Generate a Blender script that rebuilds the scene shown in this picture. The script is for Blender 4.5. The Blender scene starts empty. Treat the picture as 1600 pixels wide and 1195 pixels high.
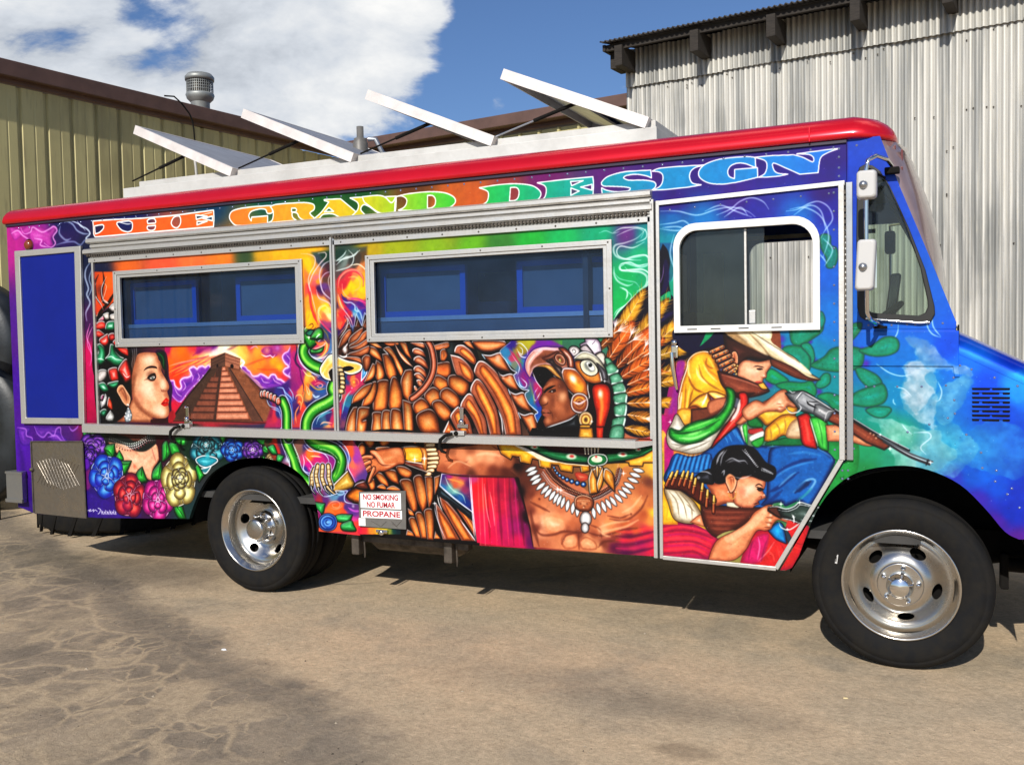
import bpy, bmesh, math, random
import numpy as np
from mathutils import Vector, Matrix
from mathutils.geometry import tessellate_polygon
random.seed(7)
SC = bpy.context.scene
COL = SC.collection
# ---------------------------------------------------------------- camera (solved from the truck's straight edges; eye 1.6 m above the yard)
YAW, PITCH, ROLL, FPX, DIST, EYE = -0.437427, -0.0427502, -0.018803, 1483.4, 4.8081, 1.6
_cy, _sy, _cp, _sp = math.cos(YAW), math.sin(YAW), math.cos(PITCH), math.sin(PITCH)
_f = np.array([_sy*_cp, _cy*_cp, _sp]); _r = np.array([_cy, -_sy, 0.]); _u = np.cross(_r, _f)
_cr, _sr = math.cos(ROLL), math.sin(ROLL)
CR, CU = _cr*_r+_sr*_u, -_sr*_r+_cr*_u
cam_d = bpy.data.cameras.new('camera'); cam = bpy.data.objects.new('camera', cam_d); COL.objects.link(cam)
cam_d.sensor_width = 36; cam_d.lens = FPX/1600*36; cam_d.clip_start = .05; cam_d.clip_end = 600
cam.matrix_world = Matrix(((CR[0], CU[0], -_f[0], 0), (CR[1], CU[1], -_f[1], -DIST), (CR[2], CU[2], -_f[2], EYE), (0, 0, 0, 1)))
SC.camera = cam
# ---------------------------------------------------------------- light
SUN = Vector((-.06, 1., -.66)).normalized()          # direction the light travels
EL = math.asin(-SUN.z); AZ = math.atan2(-SUN.x, -SUN.y)
sd = bpy.data.lights.new('sun', 'SUN'); sd.energy = 4.9; sd.angle = math.radians(.53); sd.color = (1, .955, .88)
so = bpy.data.objects.new('sun', sd); COL.objects.link(so); so.rotation_euler = SUN.to_track_quat('-Z', 'Y').to_euler(); so.location = (5, -10, 12)
W = bpy.data.worlds.new('World'); SC.world = W; W.use_nodes = True
SC.view_settings.view_transform = 'Standard'; SC.view_settings.look = 'None'; SC.view_settings.gamma = 1; SC.view_settings.exposure = 0.0; SC.view_settings.use_curve_mapping = False
SC.cycles.max_bounces = 8; SC.cycles.transparent_max_bounces = 16; SC.cycles.use_denoising = True; SC.cycles.caustics_reflective = False; SC.cycles.caustics_refractive = False
def nd(nt, t, loc=None, **kw):
    n = nt.nodes.new(t)
    for k, v in kw.items():
        if k.startswith('_'): setattr(n, k[1:], v)
        else: n.inputs[k].default_value = v
    return n
def build_sky():
    nt = W.node_tree; nt.nodes.clear(); L = nt.links.new
    out = nd(nt, 'ShaderNodeOutputWorld'); bg = nd(nt, 'ShaderNodeBackground', Strength=.062)
    sky = nd(nt, 'ShaderNodeTexSky', _sky_type='NISHITA', _sun_disc=False, _sun_elevation=EL, _sun_rotation=AZ, _air_density=1.0, _dust_density=.8, _ozone_density=1.6, _altitude=50)
    tc = nd(nt, 'ShaderNodeTexCoord'); nz = nd(nt, 'ShaderNodeVectorMath', _operation='NORMALIZE'); L(tc.outputs['Generated'], nz.inputs[0])
    # flatten the dome onto a cloud deck: (x, y)/(z + .25)
    sep = nd(nt, 'ShaderNodeSeparateXYZ'); L(nz.outputs[0], sep.inputs[0])
    den = nd(nt, 'ShaderNodeMath', _operation='ADD'); L(sep.outputs[2], den.inputs[0]); den.inputs[1].default_value = .32
    den2 = nd(nt, 'ShaderNodeMath', _operation='MAXIMUM'); L(den.outputs[0], den2.inputs[0]); den2.inputs[1].default_value = .05
    dv = nd(nt, 'ShaderNodeVectorMath', _operation='DIVIDE'); L(nz.outputs[0], dv.inputs[0]); cb = nd(nt, 'ShaderNodeCombineXYZ'); [L(den2.outputs[0], cb.inputs[i]) for i in range(2)]; cb.inputs[2].default_value = 1.; L(cb.outputs[0], dv.inputs[1])
    def noise(scale, detail, rough, off, dist=0.):
        mp = nd(nt, 'ShaderNodeMapping'); mp.inputs['Location'].default_value = off; L(dv.outputs[0], mp.inputs[0])
        n = nd(nt, 'ShaderNodeTexNoise', Scale=scale, Detail=detail, Roughness=rough, Distortion=dist); L(mp.outputs[0], n.inputs[0]); return n.outputs[0]
    big = noise(CL[0], 2., .5, CL[1]); mid = noise(3.1, 9., .58, (3.3, 1.2, 4.), .25); fine = noise(7., 8., .6, (1., 5., 2.), .2)
    def mth(op, a, b, c=None):
        m = nd(nt, 'ShaderNodeMath', _operation=op)
        for i, v in enumerate((a, b, c)):
            if v is None: continue
            if isinstance(v, (int, float)): m.inputs[i].default_value = v
            else: L(v, m.inputs[i])
        return m.outputs[0]
    d = mth('ADD', mth('ADD', mth('MULTIPLY', big, .72), .0), mth('ADD', mth('MULTIPLY', mid, 1.35), mth('MULTIPLY_ADD', fine, .35, -.34)))
    # the cloud bank standing over the yellow building and the open blue beside it
    for (a, e, r, k) in CLB:
        v = (math.sin(math.radians(a))*math.cos(math.radians(e)), math.cos(math.radians(a))*math.cos(math.radians(e)), math.sin(math.radians(e)))
        dot = nd(nt, 'ShaderNodeVectorMath', _operation='DOT_PRODUCT'); L(nz.outputs[0], dot.inputs[0]); dot.inputs[1].default_value = v
        mr = nd(nt, 'ShaderNodeMapRange', _interpolation_type='SMOOTHSTEP'); L(dot.outputs['Value'], mr.inputs[0]); mr.inputs[1].default_value = math.cos(math.radians(r)); mr.inputs[2].default_value = 1.; mr.inputs[3].default_value = 0; mr.inputs[4].default_value = k
        d = mth('ADD', d, mr.outputs[0])
    mask = nd(nt, 'ShaderNodeMapRange', _interpolation_type='SMOOTHSTEP'); L(d, mask.inputs[0]); mask.inputs[1].default_value = .965; mask.inputs[2].default_value = 1.15
    sh = nd(nt, 'ShaderNodeValToRGB'); e = sh.color_ramp.elements; e[0].position = .32; e[0].color = (6.0, 6.7, 7.8, 1); e[1].position = .62; e[1].color = (15.8, 15.8, 15.6, 1); el = sh.color_ramp.elements.new(.46); el.color = (10.8, 11.5, 12.5, 1)
    L(mth('ADD', mth('MULTIPLY', mid, .7), mth('MULTIPLY', fine, .3)), sh.inputs[0])
    mx = nd(nt, 'ShaderNodeMix', _data_type='RGBA'); L(mask.outputs[0], mx.inputs[0]); tint = nd(nt, 'ShaderNodeMix', _data_type='RGBA', _blend_type='MULTIPLY'); tint.inputs[0].default_value = 1.; tint.inputs[7].default_value = (.95, 1.2, 1.62, 1); L(sky.outputs[0], tint.inputs[6]); L(tint.outputs[2], mx.inputs[6]); L(sh.outputs[0], mx.inputs[7])
    L(mx.outputs[2], bg.inputs[0]); L(bg.outputs[0], out.inputs[0])
CL = (1.1, (2.2, 7.4, 1.))
CLB = [(-50, 20, 17, .42), (-36, 18, 9, .34), (-32, 19, 5, .16), (-29, 11, 5, .12), (-17, 22, 12, -.4), (-23, 14, 6, -.2), (-44, 19.5, 4.2, -.20), (-19, 14.6, 2.6, .5), (-25.5, 13.8, 1.0, .42)]
build_sky()
# ---------------------------------------------------------------- small tools
def px(x, y, Y=0.):       # survey point: a photograph point carried onto the vertical plane at depth Y
    d = _f+CR*((x-800)/FPX)+CU*((597.5-y)/FPX); t = (Y+DIST)/d[1]; return d[0]*t, EYE+d[2]*t
def empty(name, loc=(0, 0, 0), rz=0., label=None, cat=None, group=None):
    o = bpy.data.objects.new(name, None); COL.objects.link(o); o.location = loc; o.rotation_euler = (0, 0, rz); o.empty_display_size = .2
    if label: o['label'] = label
    if cat: o['category'] = cat
    if group: o['group'] = group
    return o
class MB:
    def __init__(s): s.v = []; s.f = []; s.uv = None; s.sm = []; s.mi = []
    def add(s, v, f, smooth=False, mi=0):
        k = len(s.v); s.v += [tuple(p) for p in v]; s.f += [tuple(i+k for i in q) for q in f]; s.sm += [smooth]*len(f); s.mi += [mi]*len(f); return s
    def box(s, x0, x1, y0, y1, z0, z1, bev=0., mi=0):
        if bev <= 0:
            return s.add([(x, y, z) for x in (x0, x1) for y in (y0, y1) for z in (z0, z1)], [(0, 1, 3, 2), (4, 6, 7, 5), (0, 4, 5, 1), (2, 3, 7, 6), (0, 2, 6, 4), (1, 5, 7, 3)], mi=mi)
        bm = bmesh.new(); bmesh.ops.create_cube(bm, size=1)
        for w in bm.verts: w.co = Vector(((x0+x1)/2+w.co.x*(x1-x0), (y0+y1)/2+w.co.y*(y1-y0), (z0+z1)/2+w.co.z*(z1-z0)))
        bmesh.ops.bevel(bm, geom=bm.edges[:], offset=bev, segments=2, affect='EDGES', profile=.6); return s.bm(bm, mi=mi)
    def bm(s, bm, smooth=False, M=None, mi=0):
        bm.verts.ensure_lookup_table(); bm.verts.index_update(); s.add([(M @ w.co if M else w.co)[:] for w in bm.verts], [[w.index for w in f.verts] for f in bm.faces], smooth, mi); bm.free(); return s
    def tube(s, P, r, n=10, caps=True, smooth=True):
        P = [Vector(p) for p in P]; rings = []; up = Vector((0, 0, 1)); rr = r if isinstance(r, (list, tuple)) else [r]*len(P); prev = None
        for i, p in enumerate(P):
            t = (P[min(i+1, len(P)-1)]-P[max(i-1, 0)]).normalized()
            a = prev-t*prev.dot(t) if prev is not None and (prev-t*prev.dot(t)).length > 1e-4 else (t.cross(up) if abs(t.z) < .95 else t.cross(Vector((1, 0, 0))))
            a.normalize(); prev = a; b = t.cross(a); rings.append([p+(a*math.cos(2*math.pi*k/n)+b*math.sin(2*math.pi*k/n))*rr[i] for k in range(n)])
        v = [q for R_ in rings for q in R_]; f = [(i*n+k, i*n+(k+1) % n, (i+1)*n+(k+1) % n, (i+1)*n+k) for i in range(len(P)-1) for k in range(n)]
        s.add(v, f, smooth)
        if caps: s.add(rings[0], [tuple(range(n))[::-1]]); s.add(rings[-1], [tuple(range(n))])
        return s
    def lathe(s, prof, c, axis='y', n=64, smooth=True, mi=0):   # prof: (radius, along)
        v = []; 
        for r, a in prof:
            for k in range(n):
                t = 2*math.pi*k/n; u, w = r*math.cos(t), r*math.sin(t)
                v.append({'y': (c[0]+u, c[1]+a, c[2]+w), 'z': (c[0]+u, c[1]+w, c[2]+a), 'x': (c[0]+a, c[1]+u, c[2]+w)}[axis])
        return s.add(v, [(i*n+k, (i+1)*n+k, (i+1)*n+(k+1) % n, i*n+(k+1) % n) for i in range(len(prof)-1) for k in range(n)], smooth, mi)
    def extr(s, prof, a, b, axis='x', smooth=False, closed=True, caps=True, mi=0):  # prof in the other two axes, swept a..b
        n = len(prof); mk = {'x': lambda t, p: (t, p[0], p[1]), 'y': lambda t, p: (p[0], t, p[1]), 'z': lambda t, p: (p[0], p[1], t)}[axis]
        v = [mk(a, p) for p in prof]+[mk(b, p) for p in prof]; m = n if closed else n-1
        f = [(i, (i+1) % n, n+(i+1) % n, n+i) for i in range(m)]
        if caps and closed: f += [tuple(range(n))[::-1], tuple(range(n, 2*n))]
        return s.add(v, f, smooth, mi)
    def build(s, name, mat, parent=None, kind=None, uv=None, label=None, bevel=0., nofix=False):
        me = bpy.data.meshes.new(name); me.from_pydata(s.v, [], s.f); 
        if not nofix:
            bm = bmesh.new(); bm.from_mesh(me); bmesh.ops.recalc_face_normals(bm, faces=bm.faces); bm.to_mesh(me); bm.free()
        me.polygons.foreach_set('use_smooth', s.sm)
        mats = mat if isinstance(mat, (list, tuple)) else [mat]
        for m in mats: me.materials.append(m)
        if len(mats) > 1: me.polygons.foreach_set('material_index', s.mi)
        if uv:
            l = me.uv_layers.new(name='UVMap'); co = np.zeros(len(me.vertices)*3); me.vertices.foreach_get('co', co); co = co.reshape(-1, 3); vi = np.zeros(len(me.loops), int); me.loops.foreach_get('vertex_index', vi)
            l.data.foreach_set('uv', uv(co[vi]).ravel())
        me.update(); o = bpy.data.objects.new(name, me); COL.objects.link(o); o.parent = parent
        if kind: o['kind'] = kind
        if label: o['label'] = label
        if bevel: b = o.modifiers.new('bevel', 'BEVEL'); b.width = bevel; b.segments = 2; b.limit_method = 'ANGLE'; b.angle_limit = math.radians(40)
        return o
def dupe(o, parent, loc=(0, 0, 0), rot=None):
    c = o.copy(); COL.objects.link(c); c.parent = parent; c.location = loc
    if rot is not None: c.rotation_euler = rot
    return c
def plate(outer, holes, y, t):          # sheet in the xz plane, outer loop with holes, front face at y, thickness t away from the viewer
    b = MB(); loops = [[Vector((x, z, 0)) for x, z in outer]]+[[Vector((x, z, 0)) for x, z in h] for h in holes]
    tri = tessellate_polygon(loops); flat = [p for l in loops for p in l]; n = len(flat)
    v = [(p.x, y, p.y) for p in flat]+[(p.x, y+t, p.y) for p in flat]; f = [tuple(q) for q in tri]+[tuple(i+n for i in q)[::-1] for q in tri]; k = 0
    for l in loops:
        m = len(l); f += [(k+i, k+(i+1) % m, n+k+(i+1) % m, n+k+i) for i in range(m)]; k += m
    b.add(v, f); return b
def smooth_pts(P, k=4):
    out = []
    for i in range(len(P)-1):
        a, b, c, d = [Vector((*P[min(max(j, 0), len(P)-1)], 0)) for j in (i-1, i, i+1, i+2)]
        for s in range(k): t = s/k; v = .5*((2*b)+(c-a)*t+(2*a-5*b+4*c-d)*t*t+(3*b-a-3*c+d)*t**3); out.append((v.x, v.y))
    return out+[P[-1]]
def rrect(x0, x1, z0, z1, r=(.0, .0, .0, .0), n=6):   # rounded rectangle: radii bl, br, tr, tl
    out = []
    for (cx, cz, a0), q in zip(((x0, z0, 180), (x1, z0, 270), (x1, z1, 0), (x0, z1, 90)), r):
        if q <= 0: out.append((cx, cz)); continue
        ox = cx+q if cx == x0 else cx-q; oz = cz+q if cz == z0 else cz-q
        out += [(ox+q*math.cos(math.radians(a0+90*i/n)), oz+q*math.sin(math.radians(a0+90*i/n))) for i in range(n+1)]
    return out
# ---------------------------------------------------------------- materials
def mat(name, col, rough=.5, metal=0., coat=0., spec=.4, var=0., vscale=6., col2=None, bump=0., bscale=40., stretch=(1, 1, 1), detail=5, rvar=0.):
    m = bpy.data.materials.new(name); m.use_nodes = True; nt = m.node_tree; L = nt.links.new; b = nt.nodes['Principled BSDF']
    b.inputs['Base Color'].default_value = (*col, 1); b.inputs['Roughness'].default_value = rough; b.inputs['Metallic'].default_value = metal; b.inputs['Coat Weight'].default_value = coat; b.inputs['Specular IOR Level'].default_value = spec; b.inputs['Coat Roughness'].default_value = .08
    tc = nd(nt, 'ShaderNodeTexCoord'); mp = nd(nt, 'ShaderNodeMapping'); mp.inputs['Scale'].default_value = stretch; L(tc.outputs['Object'], mp.inputs[0])
    if var or col2 or rvar:
        n = nd(nt, 'ShaderNodeTexNoise', Scale=vscale, Detail=detail, Roughness=.62); L(mp.outputs[0], n.inputs[0])
        c2 = col2 or tuple(c*(1-var) for c in col); r = nd(nt, 'ShaderNodeValToRGB'); e = r.color_ramp.elements; e[0].position = .36; e[0].color = (*c2, 1); e[1].position = .62; e[1].color = (*col, 1); L(n.outputs[0], r.inputs[0]); L(r.outputs[0], b.inputs['Base Color'])
        if rvar: q = nd(nt, 'ShaderNodeMapRange'); L(n.outputs[0], q.inputs[0]); q.inputs[1].default_value = .3; q.inputs[2].default_value = .7; q.inputs[3].default_value = rough+rvar; q.inputs[4].default_value = max(.03, rough-rvar*.4); L(q.outputs[0], b.inputs['Roughness'])
    if bump:
        n2 = nd(nt, 'ShaderNodeTexNoise', Scale=bscale, Detail=4.); L(mp.outputs[0], n2.inputs[0]); bp = nd(nt, 'ShaderNodeBump', Strength=bump, Distance=.01); L(n2.outputs[0], bp.inputs['Height']); L(bp.outputs[0], b.inputs['Normal'])
    return m
def glass(name, tint, refl=.08, dust=.0, dcol=(.3, .35, .4)):
    m = bpy.data.materials.new(name); m.use_nodes = True; nt = m.node_tree; nt.nodes.clear(); L = nt.links.new; out = nd(nt, 'ShaderNodeOutputMaterial')
    t = nd(nt, 'ShaderNodeBsdfTransparent', Color=(*tint, 1)); g = nd(nt, 'ShaderNodeBsdfGlossy', Roughness=.02); fr = nd(nt, 'ShaderNodeFresnel', IOR=1.5); mx = nd(nt, 'ShaderNodeMixShader'); ge = nd(nt, 'ShaderNodeNewGeometry'); iv = nd(nt, 'ShaderNodeMath', _operation='SUBTRACT'); iv.inputs[0].default_value = 1.; L(ge.outputs['Backfacing'], iv.inputs[1]); ml = nd(nt, 'ShaderNodeMath', _operation='MULTIPLY'); L(fr.outputs[0], ml.inputs[0]); L(iv.outputs[0], ml.inputs[1]); L(ml.outputs[0], mx.inputs[0]); L(t.outputs[0], mx.inputs[1]); L(g.outputs[0], mx.inputs[2]); last = mx
    if dust: df = nd(nt, 'ShaderNodeBsdfDiffuse', Color=(*dcol, 1)); tc = nd(nt, 'ShaderNodeTexCoord'); n = nd(nt, 'ShaderNodeTexNoise', Scale=5., Detail=6.); L(tc.outputs['Object'], n.inputs[0]); q = nd(nt, 'ShaderNodeMapRange'); L(n.outputs[0], q.inputs[0]); q.inputs[1].default_value = .3; q.inputs[2].default_value = .7; q.inputs[3].default_value = dust*.6; q.inputs[4].default_value = dust*1.4; m2 = nd(nt, 'ShaderNodeMixShader'); L(q.outputs[0], m2.inputs[0]); L(mx.outputs[0], m2.inputs[1]); L(df.outputs[0], m2.inputs[2]); last = m2
    L(last.outputs[0], out.inputs[0]); return m
ALU = mat('brushed_aluminium_trim', (.64, .62, .58), .42, .75, var=.25, vscale=9, rvar=.2, bump=.05, bscale=60)
WHITE_TRIM = mat('white_painted_trim', (.8, .79, .76), .35, 0, .2, var=.12, vscale=5)
ROOFW = mat('weathered_white_aluminium', (.60, .585, .55), .5, .25, var=.22, vscale=4, rvar=.2, bump=.08, bscale=30)
CHROME = mat('polished_chrome', (.78, .77, .75), .07, 1., var=.08, rvar=.05)
RIMM = mat('polished_wheel_aluminium', (.62, .59, .54), .2, 1., var=.2, vscale=7, rvar=.12)
RUB = mat('black_tyre_rubber', (.008, .008, .0085), .78, 0, spec=.14, col2=(.014, .0125, .0105), vscale=14, rvar=.1, bump=.1, bscale=90)
BLACK = mat('black_undercarriage_paint', (.009, .008, .007), .8, 0, spec=.12, var=.3, bump=.1)
DARKST = mat('dirty_steel', (.12, .10, .08), .55, .6, var=.5, vscale=12, rvar=.2, bump=.15)
REDP = mat('metallic_candy_red', (.80, .006, .018), .24, .5, .6, var=.12, vscale=2.5)
BLUEP = mat('candy_blue_paint', (.012, .07, .42), .3, .3, .8)
BLUEPANEL = mat('flat_royal_blue_panel', (.0015, .010, .19), .5, 0, .0, spec=.25, var=.12, vscale=3)
GASK = mat('black_rubber_gasket', (.015, .015, .014), .5)
MIRW = mat('white_mirror_shell', (.52, .51, .49), .35, 0, .3)
INT = mat('dim_cab_interior', (.05, .048, .045), .8, var=.3)
INT2 = mat('beige_cab_lining', (.34, .31, .24), .8, var=.4, vscale=8, stretch=(3, 3, .6))
BLUEF = mat('blue_window_film_frame', (.015, .10, .34), .6, spec=.1)
SCREEN = mat('grey_insect_screen', (.12, .14, .145), .85, spec=.1, var=.2, vscale=3)
STEEL = mat('stainless_steel', (.45, .46, .47), .3, .9, rvar=.15, var=.2)
GLASSW = glass('dusty_bluish_service_glass', (.56, .72, .92), dust=.035, dcol=(.12, .20, .36))
GLASSC = glass('clear_cab_glass', (.80, .84, .80), dust=.03)
GLASSG = glass('greenish_cab_glass', (.62, .70, .62), dust=.05)
# ---------------------------------------------------------------- airbrush painter (numpy): flat paint of the truck's mural
import numpy as np
class Painter:
    def __init__(s, W, H, T, sc):
        s.W, s.H, s.T, s.sc = W, H, T, sc; s.C = np.zeros((H, W, 3), np.float32); s.o = (0., 0., 1.); s.N = vnoise(W, H, 11, 4, 41)*.20+vnoise(W, H, 3., 2, 42)*.14+.83
    def reg(s, x, y, k): s.o = (x, y, k)
    def pts(s, p):
        out = []; cor = []
        if isinstance(p, str):
            for t in p.split():
                c = t.endswith('*'); t = t.rstrip('*'); a, b = t.split(','); out.append((float(a), float(b))); cor.append(c)
        else: out = [tuple(q) for q in p]; cor = [False]*len(out)
        a = np.array(out, float); a = a/s.o[2] + np.array(s.o[:2]); return a, cor
    def curve(s, p, closed, sharp=False):
        a, cor = s.pts(p)
        if not sharp and len(a) > 2:
            n = len(a); b = []
            seq = []
            for i in range(n):
                seq.append(a[i])
                if cor[i]: seq.append(a[i]+1e-6)
            a = np.array(seq); n = len(a); res = []
            rng = range(n) if closed else range(n-1)
            for i in rng:
                if closed: p0, p1, p2, p3 = a[i-1], a[i], a[(i+1) % n], a[(i+2) % n]
                else: p0, p1, p2, p3 = a[max(i-1, 0)], a[i], a[i+1], a[min(i+2, n-1)]
                d = np.hypot(*(p2-p1))
                if d < 1e-3: res.append(p1); continue
                # keep tangents modest so uneven spacing does not overshoot
                t1 = (p2-p0)*.5; t2 = (p3-p1)*.5
                for t in (t1, t2):
                    l = np.hypot(*t)
                    if l > 1.1*d: t *= 1.1*d/l
                k = max(2, min(10, int(d/2.2)))
                for u in np.arange(k)/k:
                    u2 = u*u; u3 = u2*u
                    res.append((2*u3-3*u2+1)*p1+(u3-2*u2+u)*t1+(-2*u3+3*u2)*p2+(u3-u2)*t2)
            if not closed: res.append(a[-1])
            a = np.array(res)
        c = s.T(a); return c, s.sc(a[:, 0].mean())
    def box(s, c, m):
        x0 = max(0, int(c[:, 0].min()-m)); x1 = min(s.W, int(c[:, 0].max()+m)+2)
        y0 = max(0, int(c[:, 1].min()-m)); y1 = min(s.H, int(c[:, 1].max()+m)+2)
        if x1-x0 < 2 or y1-y0 < 2: return None
        X, Y = np.meshgrid(np.arange(x0, x1, dtype=np.float32)+.5, np.arange(y0, y1, dtype=np.float32)+.5)
        return x0, x1, y0, y1, X, Y
    def dist(s, c, X, Y, closed):
        D = np.full(X.shape, 1e9, np.float32); ins = np.zeros(X.shape, bool); U = np.zeros(X.shape, np.float32) if not closed else None
        n = len(c); m = n if closed else n-1
        L = np.concatenate([[0], np.cumsum(np.hypot(*np.diff(c, axis=0).T))]); tot = max(L[-1], 1e-6)
        for i in range(m):
            a = c[i]; b = c[(i+1) % n]; e = b-a; l2 = float(e@e)
            if l2 < 1e-9: continue
            px = X-a[0]; py = Y-a[1]; t = np.clip((px*e[0]+py*e[1])/l2, 0, 1)
            d = (px-t*e[0])**2+(py-t*e[1])**2
            if closed:
                D = np.minimum(D, d)
                if abs(e[1]) > 1e-9:
                    cr = ((a[1] > Y) != (b[1] > Y)) & (px < e[0]*py/e[1]); ins ^= cr
            else:
                k = d < D; D = np.where(k, d, D); U = np.where(k, (L[i]+t*np.sqrt(l2))/tot, U)
        D = np.sqrt(D)
        return (np.where(ins, -D, D), None) if closed else (D, U)
    def put(s, b, col, a):
        x0, x1, y0, y1 = b[:4]; r = s.C[y0:y1, x0:x1]; a = a[..., None]
        r += (np.asarray(col, np.float32)-r)*a
    @staticmethod
    def sm(x, a=0., b=1.):
        t = np.clip((x-a)/(b-a), 0, 1); return t*t*(3-2*t)
    # filled, softly shaded shape: lo at the edge, c in the body, hi in the core / towards the light
    def F(s, p, c, hi=None, lo=None, edge=None, ew=1.3, rim=None, rw=.7, ra=.9, soft=.6, k=.45, L=(-.5, -.85), dl=.0, g=None, sharp=False, a=1., core=.55, rall=False):
        P, q = s.curve(p, True, sharp); b = s.box(P, (soft+2.5+ew)*q+3)
        if b is None: return
        X, Y = b[4:]; D, _ = s.dist(P, X, Y, True)
        sf = max(.5, soft*q*.5)
        al = s.sm(-D, -sf, sf)*a
        mx = max(float(-D.min()), 1.); t = np.clip(-D/mx, 0, 1)[..., None]
        c = np.array(c, np.float32); col = np.broadcast_to(c, D.shape+(3,)).copy()
        if lo is not None: lo = np.array(lo, np.float32); col = lo+(c-lo)*s.sm(t, 0, k)
        gy, gx = np.gradient(D)
        if dl:
            w = gx*L[0]+gy*L[1]; w = (w*(1-t[..., 0])*dl)[..., None]
            col = np.where(w > 0, col+(255-col)*np.clip(w, 0, 1), col*(1+np.clip(w, -1, 0)))
        if hi is not None: hi = np.array(hi, np.float32); col = col+(hi-col)*s.sm(t, core, 1.05)
        if g is not None:   # lengthwise gradient (dx, dy, strength): darker at the start
            u = X*g[0]+Y*g[1]; ui = u[al > .5]
            if ui.size: u = (u-ui.min())/max(np.ptp(ui), 1e-3); col = col*(1-g[2]*(1-s.sm(u, 0, .75)))[..., None]
        col = np.minimum(col*s.N[b[2]:b[3], b[0]:b[1], None], 255)
        if edge is not None: s.put(b, edge, s.sm(ew*q-D, -1.1*q-.3, .7*q+.3)*a*.86)
        s.put(b, col, al)
        if rim is not None:
            w = 1. if rall else np.clip((gx*L[0]+gy*L[1])*1.6, 0, 1)
            s.put(b, rim, s.sm(rw*q-np.abs(D+.3*q), -.5*q, .4*q)*w*ra*a)
    def L(s, p, c, w=1., a=1., soft=.5, t=1, sharp=False, closed=False):
        P, q = s.curve(p, closed, sharp)
        if closed: P = np.vstack([P, P[:1]])
        b = s.box(P, (w+soft+1)*q+2)
        if b is None: return
        D, U = s.dist(P, *b[4:], False)
        W = w*.5*q
        if t == 1: W = W*np.clip(np.minimum(U, 1-U)*5, .25, 1)
        elif t == 2: W = W*(1-.85*U)
        elif t == 3: W = W*(.15+.85*U)
        sf = max(.45, soft*q)
        s.put(b, c, s.sm(W-D, -sf, sf*.6)*a)
    # tube: thick stroke shaded across its width
    def tube(s, p, w, c, hi, lo, edge=(8, 12, 8), ew=1.2, rim=None, off=(-.35, -.35), w2=None):
        P, q = s.curve(p, False); wm = max(w, w2 or w); b = s.box(P, (wm+ew+3)*q)
        if b is None: return
        D, U = s.dist(P, *b[4:], False); W = (w+((w2 or w)-w)*U)*.5*q
        if rim is not None: s.put(b, rim, s.sm(W+(ew+1.1)*q-D, -.4*q, .5*q)*.9)
        s.put(b, edge, s.sm(W+ew*q-D, -.4*q, .5*q))
        t = np.clip(1-D/np.maximum(W, .1), 0, 1)[..., None]; lo = np.array(lo, np.float32); c = np.array(c, np.float32)
        D2, _ = s.dist(P+np.array(off)*wm*.5*q, *b[4:], False)
        col = lo+(c-lo)*s.sm(t, 0, .6); h = s.sm(1-D2/np.maximum(W*.55, .1), 0, 1)[..., None]
        s.put(b, col+(np.array(hi, np.float32)-col)*h, s.sm(W-D, -.5, .5))
    def G(s, x, y, r, c, a=1., ry=None, ang=0., hard=0.):
        P, q = s.curve([(x, y)], False, True); R = r*q; Ry = (ry or r)*q; m = max(R, Ry); b = s.box(P, m+1)
        if b is None: return
        dx = b[4]-P[0, 0]; dy = b[5]-P[0, 1]; ca, sa = np.cos(ang), np.sin(ang)
        d = np.hypot((dx*ca+dy*sa)/R, (-dx*sa+dy*ca)/Ry)
        s.put(b, c, (1-s.sm(d, hard, 1))*a)
    def star(s, x, y, r, a=.95):
        s.G(x, y, r*.55, (255, 255, 255), a); k = s.o[2]
        for dx, dy in ((1, 0), (0, 1)): s.L([(x-dx*r*k, y-dy*r*k), (x, y), (x+dx*r*k, y+dy*r*k)], (255, 255, 255), .8, a*.8)
    # smooth colour field through the given samples "x,y,r,g,b"
    def field(s, txt, poly=None, pw=3.4, soft=2., st=8, warp=0.):
        v = np.array([[float(z) for z in t.split(',')] for t in txt.split()]); P = s.T(v[:, :2]/s.o[2]+np.array(s.o[:2]))
        if poly is None: b = (0, s.W, 0, s.H, None, None)
        else:
            Q, q = s.curve(poly, True, True); b = s.box(Q, soft*q+2)
        x0, x1, y0, y1 = b[:4]
        xs = np.linspace(x0, x1, max(2, (x1-x0)//st)); ys = np.linspace(y0, y1, max(2, (y1-y0)//st)); X, Y = np.meshgrid(xs, ys)
        if warp:
            w = warp*s.sc(P[:, 0].mean()*0+600); hh, ww = X.shape; X0, Y0 = X.copy(), Y.copy()
            for sd, am in ((3, 1.), (9, .45)):
                X = X+(vnoise(ww, hh, 22*am/1. if st <= 4 else 14*am, 2, sd)-.5)*w*5*am; Y = Y+(vnoise(ww, hh, 22*am if st <= 4 else 14*am, 2, sd+1)-.5)*w*5*am
        d = ((X[..., None]-P[:, 0])**2+(Y[..., None]-P[:, 1])**2+4)**(-pw/2); lo = (d[..., None]*v[:, 2:5]).sum(2)/d.sum(2)[..., None]
        fx = np.clip((np.arange(x0, x1)-x0)/(x1-x0)*(len(xs)-1), 0, len(xs)-1.001); fy = np.clip((np.arange(y0, y1)-y0)/(y1-y0)*(len(ys)-1), 0, len(ys)-1.001)
        ix = fx.astype(int); iy = fy.astype(int); u = (fx-ix)[None, :, None]; w = (fy-iy)[:, None, None]
        r0 = lo[iy]; r1 = lo[iy+1]; up = (r0[:, ix]*(1-u)+r0[:, ix+1]*u)*(1-w)+(r1[:, ix]*(1-u)+r1[:, ix+1]*u)*w
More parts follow.
